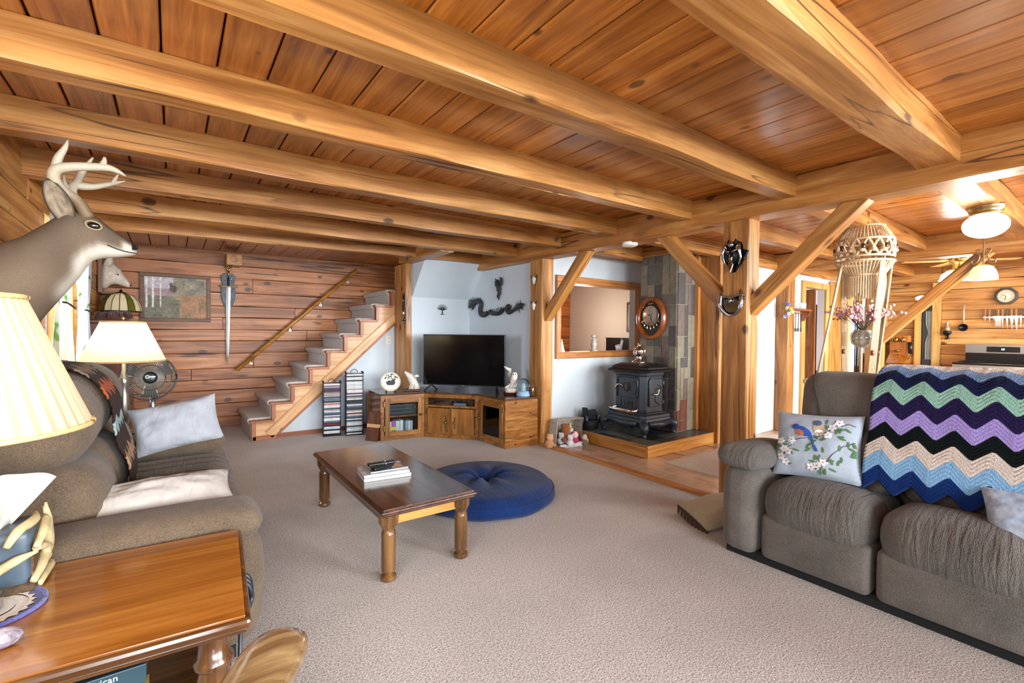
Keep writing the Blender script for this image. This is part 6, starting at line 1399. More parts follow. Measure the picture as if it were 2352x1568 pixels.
def hring(cx, cz, ry, rz, ang, n=14, cy=7.08):
    return [Vector((cx-rz*sin(ang)*sin(2*pi*i/n), cy+ry*cos(2*pi*i/n), cz+rz*cos(ang)*sin(2*pi*i/n))) for i in range(n)]
MB().loft([hring(-.635, 1.90, .08, .15, 0), hring(-.60, 1.92, .085, .15, .0), hring(-.555, 1.935, .08, .125, -.1), hring(-.51, 1.905, .065, .095, -.35), hring(-.475, 1.87, .045, .06, -.5), hring(-.44, 1.84, .033, .042, -.55), hring(-.41, 1.815, .024, .028, -.5), hring(-.395, 1.80, .010, .012, -.5)]).build('head', WOLF, wf, smooth=True)
for s_ in (-1, 1): MB().tube([(-.595, 7.08+s_*.05, 2.02), (-.575, 7.08+s_*.06, 2.09), (-.56, 7.08+s_*.062, 2.15)], [.045, .032, .004], 8, flat=.5).build('ear', WOLF, wf, smooth=True)
MB().ball((-.395, 7.08, 1.815), .014, 8).build('nose', MATS['black_nose'], wf, smooth=True)
MB().ball((-.50, 7.018, 1.93), .009, 8).build('eye', MATS['black_nose'], wf, smooth=True)
# curtains
LEAFC = vcol('leaf_curtain', .8)
_nt = LEAFC.node_tree; _a = [n for n in _nt.nodes if n.type == 'ATTRIBUTE'][0]; _t = _nt.nodes.new('ShaderNodeBsdfTranslucent'); _m = _nt.nodes.new('ShaderNodeMixShader'); _m.inputs[0].default_value = .55
_o = [n for n in _nt.nodes if n.type == 'OUTPUT_MATERIAL'][0]; _nt.links.new(_a.outputs['Color'], _t.inputs[0]); _nt.links.new(_nt.nodes['Principled BSDF'].outputs[0], _m.inputs[1]); _nt.links.new(_t.outputs[0], _m.inputs[2]); _nt.links.new(_m.outputs[0], _o.inputs[0])
def curtain(label, ya, yb, x, z0, z1, tie, seed, tint):
    t = thing('curtain', label, 'curtain', (x, (ya+yb)/2, z0)); k = MB(); nu, nv = 90, 80
    def fn(u, v):
        z_ = z1+(z0-z1)*v; pin = 1-.35*math.exp(-((z_-tie)/.28)**2); yc = (ya+yb)/2; y = yc+(ya+(yb-ya)*u-yc)*pin
        return (x+.025*sin(u*22)*pin+.0, y, z_)
    k.grid(fn, nu, nv)
    for i in range(len(k.v)):
        y, z_ = k.v[i][1], k.v[i][2]; g = noise.noise((y*9+seed, z_*9, 3.3))
        g2 = noise.noise((y*16+seed, z_*14, 1.3)); k.c[i] = (.20, .36, .12) if g2 > .38 and g > .05 else ((.50, .58, .42) if g2 > .30 and g > .05 else tint)
    k.build('drape', LEAFC, t, smooth=True, solid=.003)
    MB().tube([(x+.04, ya+(yb-ya)*f, tie+.015*sin(f*5)) for f in (.18, .35, .5, .65, .82)], .007, 6).build('tie_cord', mat('dark_cord', '#252a30', .6), t, smooth=True)
    return t
curtain('leaf print curtain nearer to the deer head', 4.25, 5.02, -.64, .80, 2.06, 1.47, 1, (.62, .60, .52))
curtain('leaf print curtain next to the dark corner cabinet', 5.25, 6.02, -.64, .80, 2.06, 1.45, 5, (.80, .84, .86))

# ================================================================ picture and sword on the log wall
pw = thing('framed_picture', 'framed woodland painting of deer on the log wall', 'picture', (.05, 7.28, 1.7))
PX0, PX1, PZ0, PZ1 = -.318, .412, 1.40, 2.0; FRM = wood('picture_frame', '#4a2f1c', '#6a4629', '#7d5736', 'x', 1.2, knots=.0, rough=.5, coat=0)
for (a, b, c, d) in [(PX0, PX1, PZ0, PZ0+.045), (PX0, PX1, PZ1-.045, PZ1), (PX0, PX0+.045, PZ0+.045, PZ1-.045), (PX1-.045, PX1, PZ0+.045, PZ1-.045)]: MB().box(a, b, 7.265, 7.30, c, d).build('frame_side', FRM, pw, bev=.004)
k = MB(); nx_, nz_ = 72, 56
def pcol(x, z_):
    g = noise.noise((x*6, z_*6, .4)); g2 = noise.noise((x*22, z_*22, 2.0)); 
    if z_ > .72: c = (.52, .47, .50)
    elif z_ > .55 and x < .45: c = (.38, .27, .28)
    else: c = (.20, .19, .14)
    if x > .45 and z_ > .45: c = (.30+.1*g, .27+.06*g, .20)
    if x > .55 and z_ < .6: c = (.36+.1*g, .22, .13)
    if (abs(x-.13) < .012 or abs(x-.25) < .01 or abs(x-.03) < .016) and z_ > .25: c = (.75, .73, .70)
    if ((x-.45)/.06)**2+((z_-.72)/.09)**2 < 1 or (abs(x-.42) < .02 and .74 < z_ < .86): c = (.14, .10, .08)
    q = 1+.45*g2+.25*g
    return tuple(max(.01, v*q) for v in c)
b0 = len(k.v); k.grid(lambda u, v: (PX0+.045+(PX1-PX0-.09)*u, 7.278, PZ0+.045+(PZ1-PZ0-.09)*v), nx_, nz_)
for i in range(len(k.v)): k.c[i] = pcol((i//(nz_+1))/nx_, (i % (nz_+1))/nz_)
k.build('painting', vcol('painted_canvas', .6, spec=.2), pw)
sw = thing('wall_sword', 'long silver sword on a dark shield plaque on the log wall', 'sword', (.61, 7.27, 1.5))
STEEL = mat('sword_steel', '#c4c6c8', .22, 1.0); SHD = mat('slate_shield', '#46505a', .5, noise_amt=.2, nscale=20)
sx_, sy_ = .61, 7.27
half = [(0, 1.56), (.045, 1.62), (.075, 1.70), (.085, 1.80), (.078, 1.875), (.068, 1.88), (.068, 1.895), (.075, 1.96), (.088, 2.02), (.065, 2.035), (.055, 2.055), (.0, 2.055)]
MB().prism([(sx_+a, b) for a, b in half]+[(sx_-a, b) for a, b in half[::-1][1:-1]], 7.262, 7.285, 'xz').build('shield', SHD, sw, bev=.004)
for s_ in (-1, 1):
    MB().tube(smoothcurve([(sx_+s_*.03, 7.258, 1.66), (sx_+s_*.055, 7.258, 1.74), (sx_+s_*.035, 7.258, 1.80), (sx_+s_*.06, 7.258, 1.85)], 5), .0025, 5).build('engraving', STEEL, sw)
    MB().tube(smoothcurve([(sx_+s_*.03, 7.258, 1.92), (sx_+s_*.055, 7.258, 1.95), (sx_+s_*.03, 7.258, 1.97), (sx_+s_*.045, 7.258, 2.01)], 5), .0025, 5).build('engraving', STEEL, sw)
k = MB(); w1, w0 = .026, .014
k.add([(sx_-w1, 7.25, 1.87), (sx_, 7.243, 1.87), (sx_+w1, 7.25, 1.87), (sx_, 7.257, 1.87), (sx_-w0-.012, 7.25, .95), (sx_-.012, 7.245, .95), (sx_+w0-.012, 7.25, .95), (sx_-.012, 7.255, .95), (sx_-.015, 7.25, .825)], [(0, 1, 5, 4), (1, 2, 6, 5), (2, 3, 7, 6), (3, 0, 4, 7), (4, 5, 8), (5, 6, 8), (6, 7, 8), (7, 4, 8), (0, 3, 2, 1)]); k.build('blade', STEEL, sw)
MB().tube(smoothcurve([(sx_-.10, 7.25, 1.885), (sx_-.05, 7.25, 1.875), (sx_, 7.25, 1.885), (sx_+.05, 7.25, 1.875), (sx_+.10, 7.25, 1.885)], 4), lerps([.012, .008, .012, .008, .012], 4), 8).build('guard', mat('old_brass', '#9a8a62', .3, .9), sw, smooth=True)
MB().tube([(sx_, 7.25, 1.885), (sx_, 7.25, 1.99)], [.013, .012], 10).build('grip', mat('black_leather', '#1d1a18', .5), sw, smooth=True)
MB().tube([(sx_, 7.25, 1.99), (sx_, 7.25, 2.10)], [.010, .012], 10).build('upper_grip', mat('old_brass', '#9a8a62', .3, .9), sw, smooth=True)
for s_ in (-1, 1): MB().tube(smoothcurve([(sx_, 7.25, 2.09), (sx_+s_*.02, 7.25, 2.12), (sx_+s_*.045, 7.25, 2.145)], 4), lerps([.012, .011, .005], 4), 8).build('pommel_scroll', mat('old_brass', '#9a8a62', .3, .9), sw, smooth=True)
MB().ball((sx_, 7.25, 2.15), .014, 8).build('pommel', mat('old_brass', '#9a8a62', .3, .9), sw, smooth=True)
# ================================================================ deer head mount
DY = 2.86
FURM = vcol('deer_fur', .85, .5, 120.0, .2, (6, 6, 1.5), .002)
dr = thing('deer_mount', 'mounted whitetail buck head on the left log wall', 'deer head', (-.66, DY, 1.6))
# profile sections: top x, top z, bottom x, bottom z, half width
secs = [(-.668, 1.60, -.664, 1.04, .20), (-.640, 1.612, -.600, 1.09, .21), (-0.583, 1.651, -0.529, 1.214, 0.2), (-0.518, 1.688, -0.475, 1.318, 0.18), (-0.451, 1.75, -0.42, 1.405, 0.155), (-0.405, 1.796, -0.373, 1.475, 0.132), (-0.37, 1.821, -0.336, 1.534, 0.115), (-0.334, 1.833, -0.312, 1.582, 0.098), (-0.302, 1.830, -0.291, 1.613, 0.084), (-0.272, 1.811, -0.266, 1.624, 0.073), (-0.242, 1.782, -0.235, 1.631, 0.062), (-0.211, 1.754, -0.207, 1.636, 0.050), (-0.18, 1.731, -0.178, 1.641, 0.041), (-0.156, 1.713, -0.155, 1.647, 0.036), (-0.142, 1.702, -0.141, 1.655, 0.031), (-0.134, 1.688, -0.134, 1.668, 0.016)]
NS = 36; k = MB()
dense = []
for i in range(len(secs)-1):
    for f in (0, .25, .5, .75): dense.append(tuple(p+(q-p)*f for p, q in zip(secs[i], secs[i+1])))
dense.append(secs[-1])
rings = []; cols = []
for (tx, tz, bx, bz, hw) in dense:
    cx, cz = (tx+bx)/2, (tz+bz)/2; ring = []
    for j in range(NS):
        a = 2*pi*j/NS; s_ = sin(a); c_ = cos(a)
        egg = 1.0-.22*s_ if cx > -.33 else 1.0
        x_, z_ = cx+(tx-bx)/2*s_, cz+(tz-bz)/2*s_
        if cx > -.27 and s_ > 0: egg *= 1-.12*s_
        ring.append(Vector((x_, DY+hw*c_*egg, z_)))
        n_ = noise.noise((x_*9, z_*9, c_*2)); base = tuple(v*(1+.22*n_) for v in (.130, .093, .063))
        if z_ < 1.55 and x_ < -.4: base = tuple(v*1.12 for v in base)
        col = base
        if -.345 < x_ < -.265 and s_ < -.60: col = (.62, .56, .47)
        if -.40 < x_ <= -.345 and s_ < -.80: col = (.50, .45, .37)
        if x_ >= -.27 and s_ < -.45: col = (.58, .53, .45)
        if -.185 < x_ < -.150 and s_ < .35: col = (.50, .45, .38)
        if x_ > -.33 and s_ > .80: col = tuple(v*.55 for v in base)
        if x_ > -.150 and s_ > -.30: col = (.012, .011, .011)
        cols.append(col)
    rings.append(ring)
k.loft(rings)
# soften the colour edges
sm_ = cols[:]
for _ in range(2):
    nx2 = sm_[:]
    for i in range(len(dense)):
        for j in range(NS):
            acc = [0, 0, 0]; w_ = 0
            for di, dj in ((0, 0), (1, 0), (-1, 0), (0, 1), (0, -1)):
                ii = min(max(i+di, 0), len(dense)-1); q = sm_[ii*NS+(j+dj) % NS]; acc = [a+b for a, b in zip(acc, q)]; w_ += 1
            nx2[i*NS+j] = tuple(a/w_ for a in acc)
    sm_ = nx2
for i in range(len(sm_)):
    if cols[i][0] > .02: k.c[i] = sm_[i]
    else: k.c[i] = cols[i]
k.build('head_and_neck', FURM, dr, smooth=True)
for s_ in (-1, 1):
    ex, ez = -.280, 1.762
    MB().ball((ex, DY+s_*.069, ez), .017, 14, 1.3, .6, .9).build('eye', mat('glass_eye', '#0d0a08', .04, coat=1.0), dr, smooth=True)
    kk = MB(); kk.tube([(ex+.027*cos(2*pi*j/20), DY+s_*(.0735-.006*cos(2*pi*j/20)), ez+.018*sin(2*pi*j/20)-.004*cos(2*pi*j/20)) for j in range(21)], .0042, 6); kk.build('eye_ring', mat('pale_fur', '#8f7d64', .9), dr, smooth=True)
    kk = MB(); base = Vector((-.366, DY+s_*.070, 1.772)); tip = Vector((-.418, DY+s_*.13, 1.925)); ax_ = (tip-base); side = Vector((.95, s_*.05, .28)).normalized()
    inn = ax_.normalized().cross(side)*s_
    def ear(u, v):
        w_ = .040*sin(pi*min(1, .16+.82*u))**.6*(1.0 if u < .99 else .5); q = v*2-1
        return base+ax_*u+side*(w_*q)+inn*(-.020*(1-q*q)*(1-u*.5))
    kk.grid(ear, 18, 12)
    for i in range(len(kk.v)):
        v = (i % 13)/12; u = (i//13)/18; e_ = abs(v*2-1) > .88 or u > .95
        kk.c[i] = (.07, .055, .04) if e_ else tuple(q_*(.8+.5*noise.noise((u*6, v*6, 1))) for q_ in (.30, .235, .165))
    kk.build('ear', FURM, dr, smooth=True, solid=.008)
    AM = vcol('antler_col', .5, .3, 60.0, .4, (8, 8, 2))
    def horn(pts, rads, nm):
        P = smoothcurve(pts, 6); R_ = lerps(rads, 6); q = MB(); q.tube(P, R_, 10)
        for i in range(len(q.v)):
            z_ = q.v[i][2]; f = min(1, max(0, (z_-1.86)/.07)); q.c[i] = tuple(a+(b-a)*f for a, b in zip((.17, .11, .06), (.45, .39, .29)))
        q.build(nm, AM, dr, smooth=True)
    def pts(l, ds): return [(x, DY+s_*d, z) for (x, z), d in zip(l, ds)]
    if s_ < 0:
        horn(pts([(-.302, 1.80), (-.333, 1.86), (-.383, 1.901), (-.401, 1.939), (-.388, 1.972), (-.345, 1.988), (-.294, 2.0), (-.229, 2.012), (-.193, 2.006), (-.166, 1.994)], [.035, .06, .09, .115, .13, .14, .14, .13, .12, .11]), [.026, .023, .021, .022, .022, .019, .018, .016, .011, .003], 'antler_beam')
        horn(pts([(-.395, 1.955), (-.385, 2.015), (-.362, 2.066), (-.353, 2.101)], [.12, .13, .135, .135]), [.020, .016, .010, .002], 'antler_tine')
        horn(pts([(-.25, 2.005), (-.238, 2.035), (-.236, 2.056)], [.13, .13, .13]), [.015, .011, .005], 'antler_tine')
    else:
        horn(pts([(-.312, 1.815), (-.350, 1.88), (-.371, 1.93), (-.366, 1.97), (-.335, 1.975), (-.299, 1.981), (-.252, 2.0), (-.219, 2.013), (-.182, 2.027)], [.035, .065, .095, .12, .13, .135, .135, .13, .12]), [.024, .021, .019, .020, .019, .015, .012, .009, .002], 'antler_beam')
        horn(pts([(-.365, 1.965), (-.337, 2.05), (-.301, 2.12)], [.12, .135, .14]), [.018, .014, .004], 'antler_tine')
        horn(pts([(-.231, 2.008), (-.219, 2.034), (-.208, 2.057)], [.13, .13, .13]), [.010, .008, .002], 'antler_tine')
        horn(pts([(-.371, 1.93), (-.395, 1.965), (-.398, 2.01)], [.095, .10, .10]), [.013, .010, .003], 'antler_tine')
MB().tube(smoothcurve([(-.134, DY-.026, 1.660), (-.16, DY-.040, 1.660), (-.20, DY-.052, 1.668), (-.235, DY-.066, 1.682)], 5), .0022, 5).build('mouth_line', mat('mouth_dark', '#16100c', .8), dr)
for s_ in (-1, 1): MB().ball((-.136, DY+s_*.016, 1.690), .007, 8).build('nostril', mat('nostril_black', '#020202', .3), dr, smooth=True)
MB().box(-.682, -.655, DY-.17, DY+.17, 1.02, 1.66).build('backboard', ETZ, dr, bev=.03)
MB().loft([[Vector((-.60+.0*i, DY-.10+.02*sin(j), 1.80+.10*cos(2*pi*j/8)*.0)) for j in range(3)] for i in range(1)] , cap=False, closed=False) if False else None

# ================================================================ kitchen: counter, hanging planter
GRAN = mat('speckled_counter', '#c9b8a2', .25, noise_amt=.3, nscale=120, coat=.3)
ic = thing('kitchen_peninsula', 'kitchen peninsula counter behind the grey sofa', 'counter', (4.6, .8, 0))
MB().box(4.30, 5.25, -1.2, 1.72, .89, .93).build('worktop', GRAN, ic, bev=.006)
MB().box(4.36, 5.19, -1.15, 1.66, 0, .89).build('cabinet', wood('peninsula_wood', '#8f5622', '#b9783a', '#cf9450', 'z', 1.0, knots=.2), ic)
ROPE = mat('jute_cream', '#cdb694', .85, noise_amt=.25, nscale=80, bump=.6, bscale=150)
mh = thing('macrame_hanger', 'large cream macrame plant hanger with bead ring', 'plant hanger', (4.9, 1.49, .93))
MX, MY = 4.9, 1.485
def ringt(r, z_, th, nm, sy=1): MB().tube([(MX+r*cos(2*pi*j/36), MY+r*sin(2*pi*j/36), z_) for j in range(37)], th, 6).build(nm, ROPE, mh, smooth=True)
for r, z_ in ((.135, 2.24), (.205, 2.12), (.205, 1.975), (.21, 1.935), (.135, 1.82)): ringt(r, z_, .010, 'hoop')
for i in range(4):
    a = 2*pi*i/4+.5; MB().tube([(MX, MY, 2.37), (MX+.135*cos(a), MY+.135*sin(a), 2.24)], .008, 6).build('top_cord', ROPE, mh)
for i in range(48):
    a = 2*pi*i/48; c_, s_ = cos(a), sin(a)
    MB().tube([(MX+.135*c_, MY+.135*s_, 2.24), (MX+.175*c_, MY+.175*s_, 2.18), (MX+.205*c_, MY+.205*s_, 2.12)], .006, 4, cap=False).build('knotted_cord', ROPE, mh)
    MB().tube([(MX+.21*c_, MY+.21*s_, 1.935), (MX+.17*c_, MY+.17*s_, 1.87), (MX+.135*c_, MY+.135*s_, 1.82), (MX+.135*c_, MY+.135*s_, 1.66-.05*abs(sin(3*a)))], .006, 4, cap=False).build('fringe_cord', ROPE, mh)
for i in range(16):
    a0 = 2*pi*i/16
    for d in (-1, 1):
        MB().tube([(MX+.205*cos(a0+d*t*.39), MY+.205*sin(a0+d*t*.39), 2.12-.145*t) for t in (0, .25, .5, .75, 1)], .011, 5, cap=False).build('lattice_cord', ROPE, mh, smooth=True)
    MB().ball((MX+.205*cos(a0+.2), MY+.205*sin(a0+.2), 2.02), .028, 8, 1, 1, .6).build('knot', ROPE, mh, smooth=True)
for i in range(8):
    a = 2*pi*i/8+.25; MB().lathe([(.010, -.022), (.014, -.01), (.014, .01), (.010, .022)], 10, (MX+.214*cos(a), MY+.214*sin(a), 2.05)).build('bead', mat('dark_bead', '#3a1a12', .25), mh, smooth=True)
BEAD2 = mat('brown_bead', '#6a2f1c', .3)
for i, (a, r1, z1) in enumerate([(2.55, .40, .93), (4.1, .10, .93), (5.35, .10, .93), (6.3+.3, .42, .93), (1.2, .16, .93)]):
    a_ = a; top = Vector((MX+.2*cos(a_), MY+.2*sin(a_), 1.93)); bot = Vector((MX+r1*cos(a_), MY+r1*sin(a_), z1))
    if i in (0, 3): MB().tube([top, top.lerp(bot, .5), bot], .012, 8).build('side_rope', ROPE, mh, smooth=True)
    else:
        for j in range(5):
            d = Vector((.008*(j-2)*-sin(a_), .008*(j-2)*cos(a_), 0)); MB().tube([top+d, top.lerp(bot, .5)+d*1.6, bot+d*1.6], .007, 5).build('strand', ROPE, mh, smooth=True)
        q = top.lerp(bot, .78)-Vector((.02, .0, 0)); MB().lathe([(.010, -.022), (.014, -.01), (.014, .01), (.010, .022)], 10, q).build('bead', BEAD2, mh, smooth=True)
vz = thing('glass_bowl', 'cut glass bowl of dried flowers in the macrame hanger', 'bowl', (MX, MY, 1.20))
MB().lathe([(.0, 1.19), (.04, 1.195), (.08, 1.225), (.095, 1.27), (.085, 1.315), (.065, 1.335), (.07, 1.345), (.062, 1.345), (.058, 1.335)], 24, (MX, MY, 0), wave=lambda a, z: .03*sin(10*a)).build('bowl', mat('cut_glass', '#aeb0a4', .05, .1, .9, noise_amt=.4, nscale=50, trans=.4), vz, smooth=True)
rf = random.Random(12); STEM = mat('dry_stem', '#5d5340', .9); FP_ = [mat('dried_pink', '#b87f86', .9), mat('dried_mauve', '#a06a86', .9), mat('dried_white', '#ddd6d2', .9), mat('dried_rose', '#c79a9a', .9)]
for i in range(46):
    a = rf.uniform(0, 2*pi); sp = rf.uniform(.05, .30); hgt = rf.uniform(.04, .20)*(1.3-sp*1.5)+.05; b_ = Vector((MX, MY, 1.33)); e_ = b_+Vector((sp*cos(a), sp*sin(a), hgt)); md = b_.lerp(e_, .5)+Vector((0, 0, .04))
    MB().tube([b_, md, e_], [.003, .002, .0015], 4).build('stem', STEM, vz)
    fm = FP_[2] if sp < .11 else rf.choice(FP_[:2]+[FP_[3]])
    kk = MB()
    for q in range(7):
        c_ = md.lerp(e_, .3+.7*q/6)+Vector((rf.uniform(-.018, .018), rf.uniform(-.018, .018), rf.uniform(-.015, .015))); kk.ball(c_, rf.uniform(.007, .013), 6)
    o = kk.build('blossom_spray', fm, vz)
    o['kind'] = 'stuff'

# ================================================================ kitchen things on the white wall
ks = thing('spoon_shelf', 'small red brown shelf holding glass jars with spoons hung below', 'shelf', (7.12, 2.95, 1.6))
RW = mat('red_brown_wood', '#8a4a26', .4, noise_amt=.2, nscale=10)
MB().box(6.82, 7.42, 2.86, 3.0, 1.635, 1.66).build('board', RW, ks, bev=.003)
for x in (6.85, 7.39): MB().prism([(3.0, 1.64), (2.87, 1.64), (2.885, 1.58), (2.93, 1.55), (2.95, 1.50), (3.0, 1.485)], x-.012, x+.012, 'yz').build('bracket', RW, ks)
MB().box(6.90, 7.34, 2.955, 2.97, 1.60, 1.615).build('rail', RW, ks)
for i in range(5):
    x = 6.94+.085*i; t = tag(MB().tube([(x, 2.95, 1.60), (x, 2.95, 1.40)], .005, 5).ball((x, 2.95, 1.37), .022, 8, 1, .4, 1.4).build('hanging_spoon', mat('dark_steel', '#3d3d3c', .3, .9), None, smooth=True), f'{["first","second","third","fourth","fifth"][i]} spoon from the left under the small shelf', 'spoon', 'spoons under the small shelf')
for i, (x, h) in enumerate([(6.90, .13), (6.99, .10), (7.08, .115), (7.20, .09), (7.30, .10)]):
    tag(MB().lathe([(.036, 0), (.038, h*.8), (.03, h), (.027, h), (.034, h*.8), (.032, .006), (0, .006)], 14, (x, 2.93, 1.661)).build('glass_jar', mat('jar_glass', '#dfe4e2', .08, .0, .7, alpha=.45), None, smooth=True), f'{["tallest","second","middle","fourth","rightmost"][i]} clear glass jar on the small shelf', 'jar', 'jars on the small shelf')
fo = thing('flower_ornament', 'small purple and white flower ornament on the dark post', 'ornament', (6.64, 2.80, 1.62))
for i in range(12): MB().ball((6.60+rf.uniform(-.03, .03), 2.83+rf.uniform(-.05, .05), 1.62+rf.uniform(-.09, .10)), .024, 8).build('blossom', [mat('violet_petal', '#7a74b8', .8), mat('white_petal', '#e3dfe2', .8), mat('yellow_petal', '#cdbb6a', .8)][i % 3], fo, smooth=True)
fg = thing('refrigerator', 'tall dark glossy refrigerator in the kitchen corner', 'refrigerator', (9.0, 2.8, 0))
FRD = mat('black_stainless', '#23282d', .12, .8)
MB().box(8.62, 9.36, 2.84, 3.45, .02, 1.80).build('body', FRD, fg, bev=.008)
MB().box(8.61, 9.0, 2.80, 2.84, .62, 1.79).build('door', FRD, fg, bev=.01); MB().box(9.01, 9.36, 2.80, 2.84, .62, 1.79).build('door', FRD, fg, bev=.01); MB().box(8.61, 9.36, 2.80, 2.84, .05, .61).build('drawer', FRD, fg, bev=.01)
for x in (8.97, 9.04): MB().tube([(x, 2.775, .8), (x, 2.775, 1.6)], .012, 8).build('handle', STEEL, fg)
cb = thing('pine_cupboard', 'tall pine cupboard beside the doorway', 'cupboard', (8.47, 2.85, 0))
MB().box(8.36, 8.60, 2.72, 2.99, .0, 2.13).build('body', CAS, cb, bev=.005); MB().box(8.38, 8.58, 2.705, 2.72, 1.72, 2.10).build('door', CAS, cb, bev=.004); MB().box(8.38, 8.58, 2.705, 2.72, .1, 1.66).build('door', mat('white_panel', '#dfe0dd', .4), cb, bev=.004)

# ---- things on the kitchen log wall
XK = 9.395
ph = thing('wall_telephone', 'antique wooden crank telephone with brass bells', 'telephone', (9.3, 2.30, 1.1))
TELW = wood('telephone_wood', '#8a4c18', '#b06a28', '#c98640', 'z', 1.2, knots=0, rough=.25)
MB().box(9.24, 9.36, 2.20, 2.44, .86, 1.30).build('case', TELW, ph, bev=.008)
MB().prism([(9.06, .87), (9.24, .87), (9.24, 1.0)], 2.20, 2.44, 'xz').build('writing_shelf', TELW, ph)
for y in (2.36, 2.27):
    kk = MB(); kk.M = frame((9.24, y, 1.235), (0, 1, 0), (-1, 0, 0)); kk.lathe([(.0, .0), (.01, 0), (.01, .02), (.042, .025), (.038, .045), (.015, .058), (0, .06)], 16).build('bell', mat('bright_brass', '#c9a85a', .18, 1.0), ph, smooth=True)
MB().tube([(9.24, 2.32, 1.06), (9.17, 2.32, 1.05)], [.02, .016], 10).lathe([(.02, 0), (.04, .02), (.045, .03), (.03, .03)], 14, (9.16, 2.32, 1.04)).build('mouthpiece', mat('bright_brass', '#c9a85a', .18, 1.0), ph, smooth=True)
MB().tube([(9.22, 2.18, 1.20), (9.22, 2.17, 1.02)], [.03, .022], 10).build('receiver', BLACKP, ph, smooth=True)
MB().tube(smoothcurve([(9.22, 2.17, 1.02), (9.20, 2.20, .93), (9.22, 2.28, .95), (9.23, 2.33, 1.0)], 5), .006, 6).build('cord', BLACKP, ph, smooth=True)
wn3 = struct(MB().box(9.36, 9.40, 2.52, 2.57, .95, 2.08).build('window_3', CAS), 'bright kitchen window behind the hanging planter')
MB().box(9.36, 9.40, 2.85, 2.90, .95, 2.08).build('window_frame', CAS, wn3); MB().box(9.36, 9.40, 2.57, 2.85, 2.03, 2.08).build('window_frame', CAS, wn3); MB().box(9.36, 9.40, 2.57, 2.85, .95, 1.0).build('window_frame', CAS, wn3)
MB().box(9.385, 9.395, 2.57, 2.85, 1.0, 2.03).build('pane', mat('bright_daylight_pane', '#eef4ff', .2, emit='#eef4ff', es=2.2), wn3)
oc = thing('octagonal_clock', 'octagonal dark framed clock above the knife rack', 'clock', (XK, 1.187, 1.86))
FO2 = frame((XK-.002, 1.187, 1.86), (0, -1, 0), (-1, 0, 0))
kk = MB(); kk.M = FO2 @ Matrix.Rotation(pi/8, 4, 'Z'); kk.lathe([(.125, 0), (.125, .03), (.10, .035), (.10, .02), (0, .02)], 8).build('frame', mat('pewter_brown', '#4a443a', .4, .4), oc)
kk = MB(); kk.M = FO2; kk.lathe([(.088, .021), (.085, .024), (0, .024)], 28).build('dial', mat('clock_beige', '#b5ad98', .4, noise_amt=.25, nscale=60), oc)
kk = MB(); kk.M = FO2; kk.lathe([(.042, .0245), (0, .026)], 20).build('dial_centre', mat('clock_cream', '#dccfa8', .4), oc)
for L_, an in ((.04, 2.6), (.055, -1.7)):
    kk = MB(); kk.M = FO2 @ Matrix.Rotation(an, 4, 'Z'); kk.box(0, L_, -.003, .003, .027, .029); kk.build('hand', INK, oc)
mr = tag(MB().box(XK-.02, XK, .70, 1.41, 1.552, 1.578).build('magnetic_bar', STEEL, None, bev=.002), 'steel magnetic knife bar on the kitchen log wall', 'knife rack')
KH = [mat('knife_handle', '#8a6238', .4), mat('knife_handle_dark', '#3a2a1e', .4)]
KN = ['thin paring knife', 'curved paring knife', 'short fork', 'wide cleaver', 'slim boning knife', 'long slicing knife', 'broad chef knife', 'large chef knife', 'narrow carving knife', 'small utility knife', 'bread knife', 'long ham knife']
for i in range(12):
    y = 1.385-.043*i; wd = [.010, .011, .012, .030, .012, .014, .022, .022, .012, .014, .016, .014][i]; ln = [.10, .09, .06, .13, .16, .17, .17, .20, .15, .12, .18, .19][i]
    t = thing('kitchen_knife', f'{KN[i]} on the magnetic bar, {i+1 if i else "first"}{"" if not i else ["","nd","rd"][i-0] if i in (1,2) else "th"} from the left', 'knife', (XK-.03, y, 1.5), 'knives on the magnetic bar')
    MB().box(XK-.038, XK-.024, y-.010, y+.010, 1.585, 1.68).build('handle', KH[i % 3 == 2], t, bev=.003)
    kk = MB(); kk.add([(XK-.030, y+wd, 1.585), (XK-.030, y-wd, 1.585), (XK-.030, y-wd*(1 if i == 3 else .6), 1.57-ln), (XK-.030, y+wd*(1 if i == 3 else -.4), 1.57-ln), (XK-.033, y+wd, 1.585), (XK-.033, y-wd, 1.585), (XK-.033, y-wd*(1 if i == 3 else .6), 1.57-ln), (XK-.033, y+wd*(1 if i == 3 else -.4), 1.57-ln)], [(0, 1, 2, 3), (7, 6, 5, 4), (0, 4, 5, 1), (1, 5, 6, 2), (2, 6, 7, 3), (3, 7, 4, 0)]); kk.build('blade', STEEL, t)
ld = thing('long_ladle', 'black bowled ladle with a long handle on the kitchen log wall', 'ladle', (XK-.03, 1.612, 1.4))
MB().tube([(XK-.02, 1.612, 1.76), (XK-.02, 1.612, 1.47)], [.009, .012], 8).build('handle', mat('horn_handle', '#b5a68e', .4, .3), ld, smooth=True)
kk = MB(); kk.M = frame((XK-.02, 1.612, 1.425), (0, 1, 0), (-1, 0, 0)); kk.lathe([(.055, .012), (.05, .018), (.035, .004), (0, 0)], 18).build('bowl', mat('black_iron', '#17181a', .4, .5), ld, smooth=True)
wh = thing('candle_sconce', 'small black and brass wall lamp beside the ladle', 'sconce', (XK-.05, 1.78, 1.35))
MB().lathe([(.0, 1.30), (.02, 1.305), (.05, 1.34), (.052, 1.365), (.035, 1.37), (0, 1.37)], 16, (XK-.055, 1.78, 0)).build('bowl', MATS['black_iron'], wh, smooth=True)
MB().lathe([(.03, 1.37), (.032, 1.41), (.018, 1.44), (.012, 1.50), (.014, 1.52), (0, 1.525)], 14, (XK-.055, 1.78, 0)).build('chimney', mat('brass_glass', '#b9a884', .2, .6), wh, smooth=True)
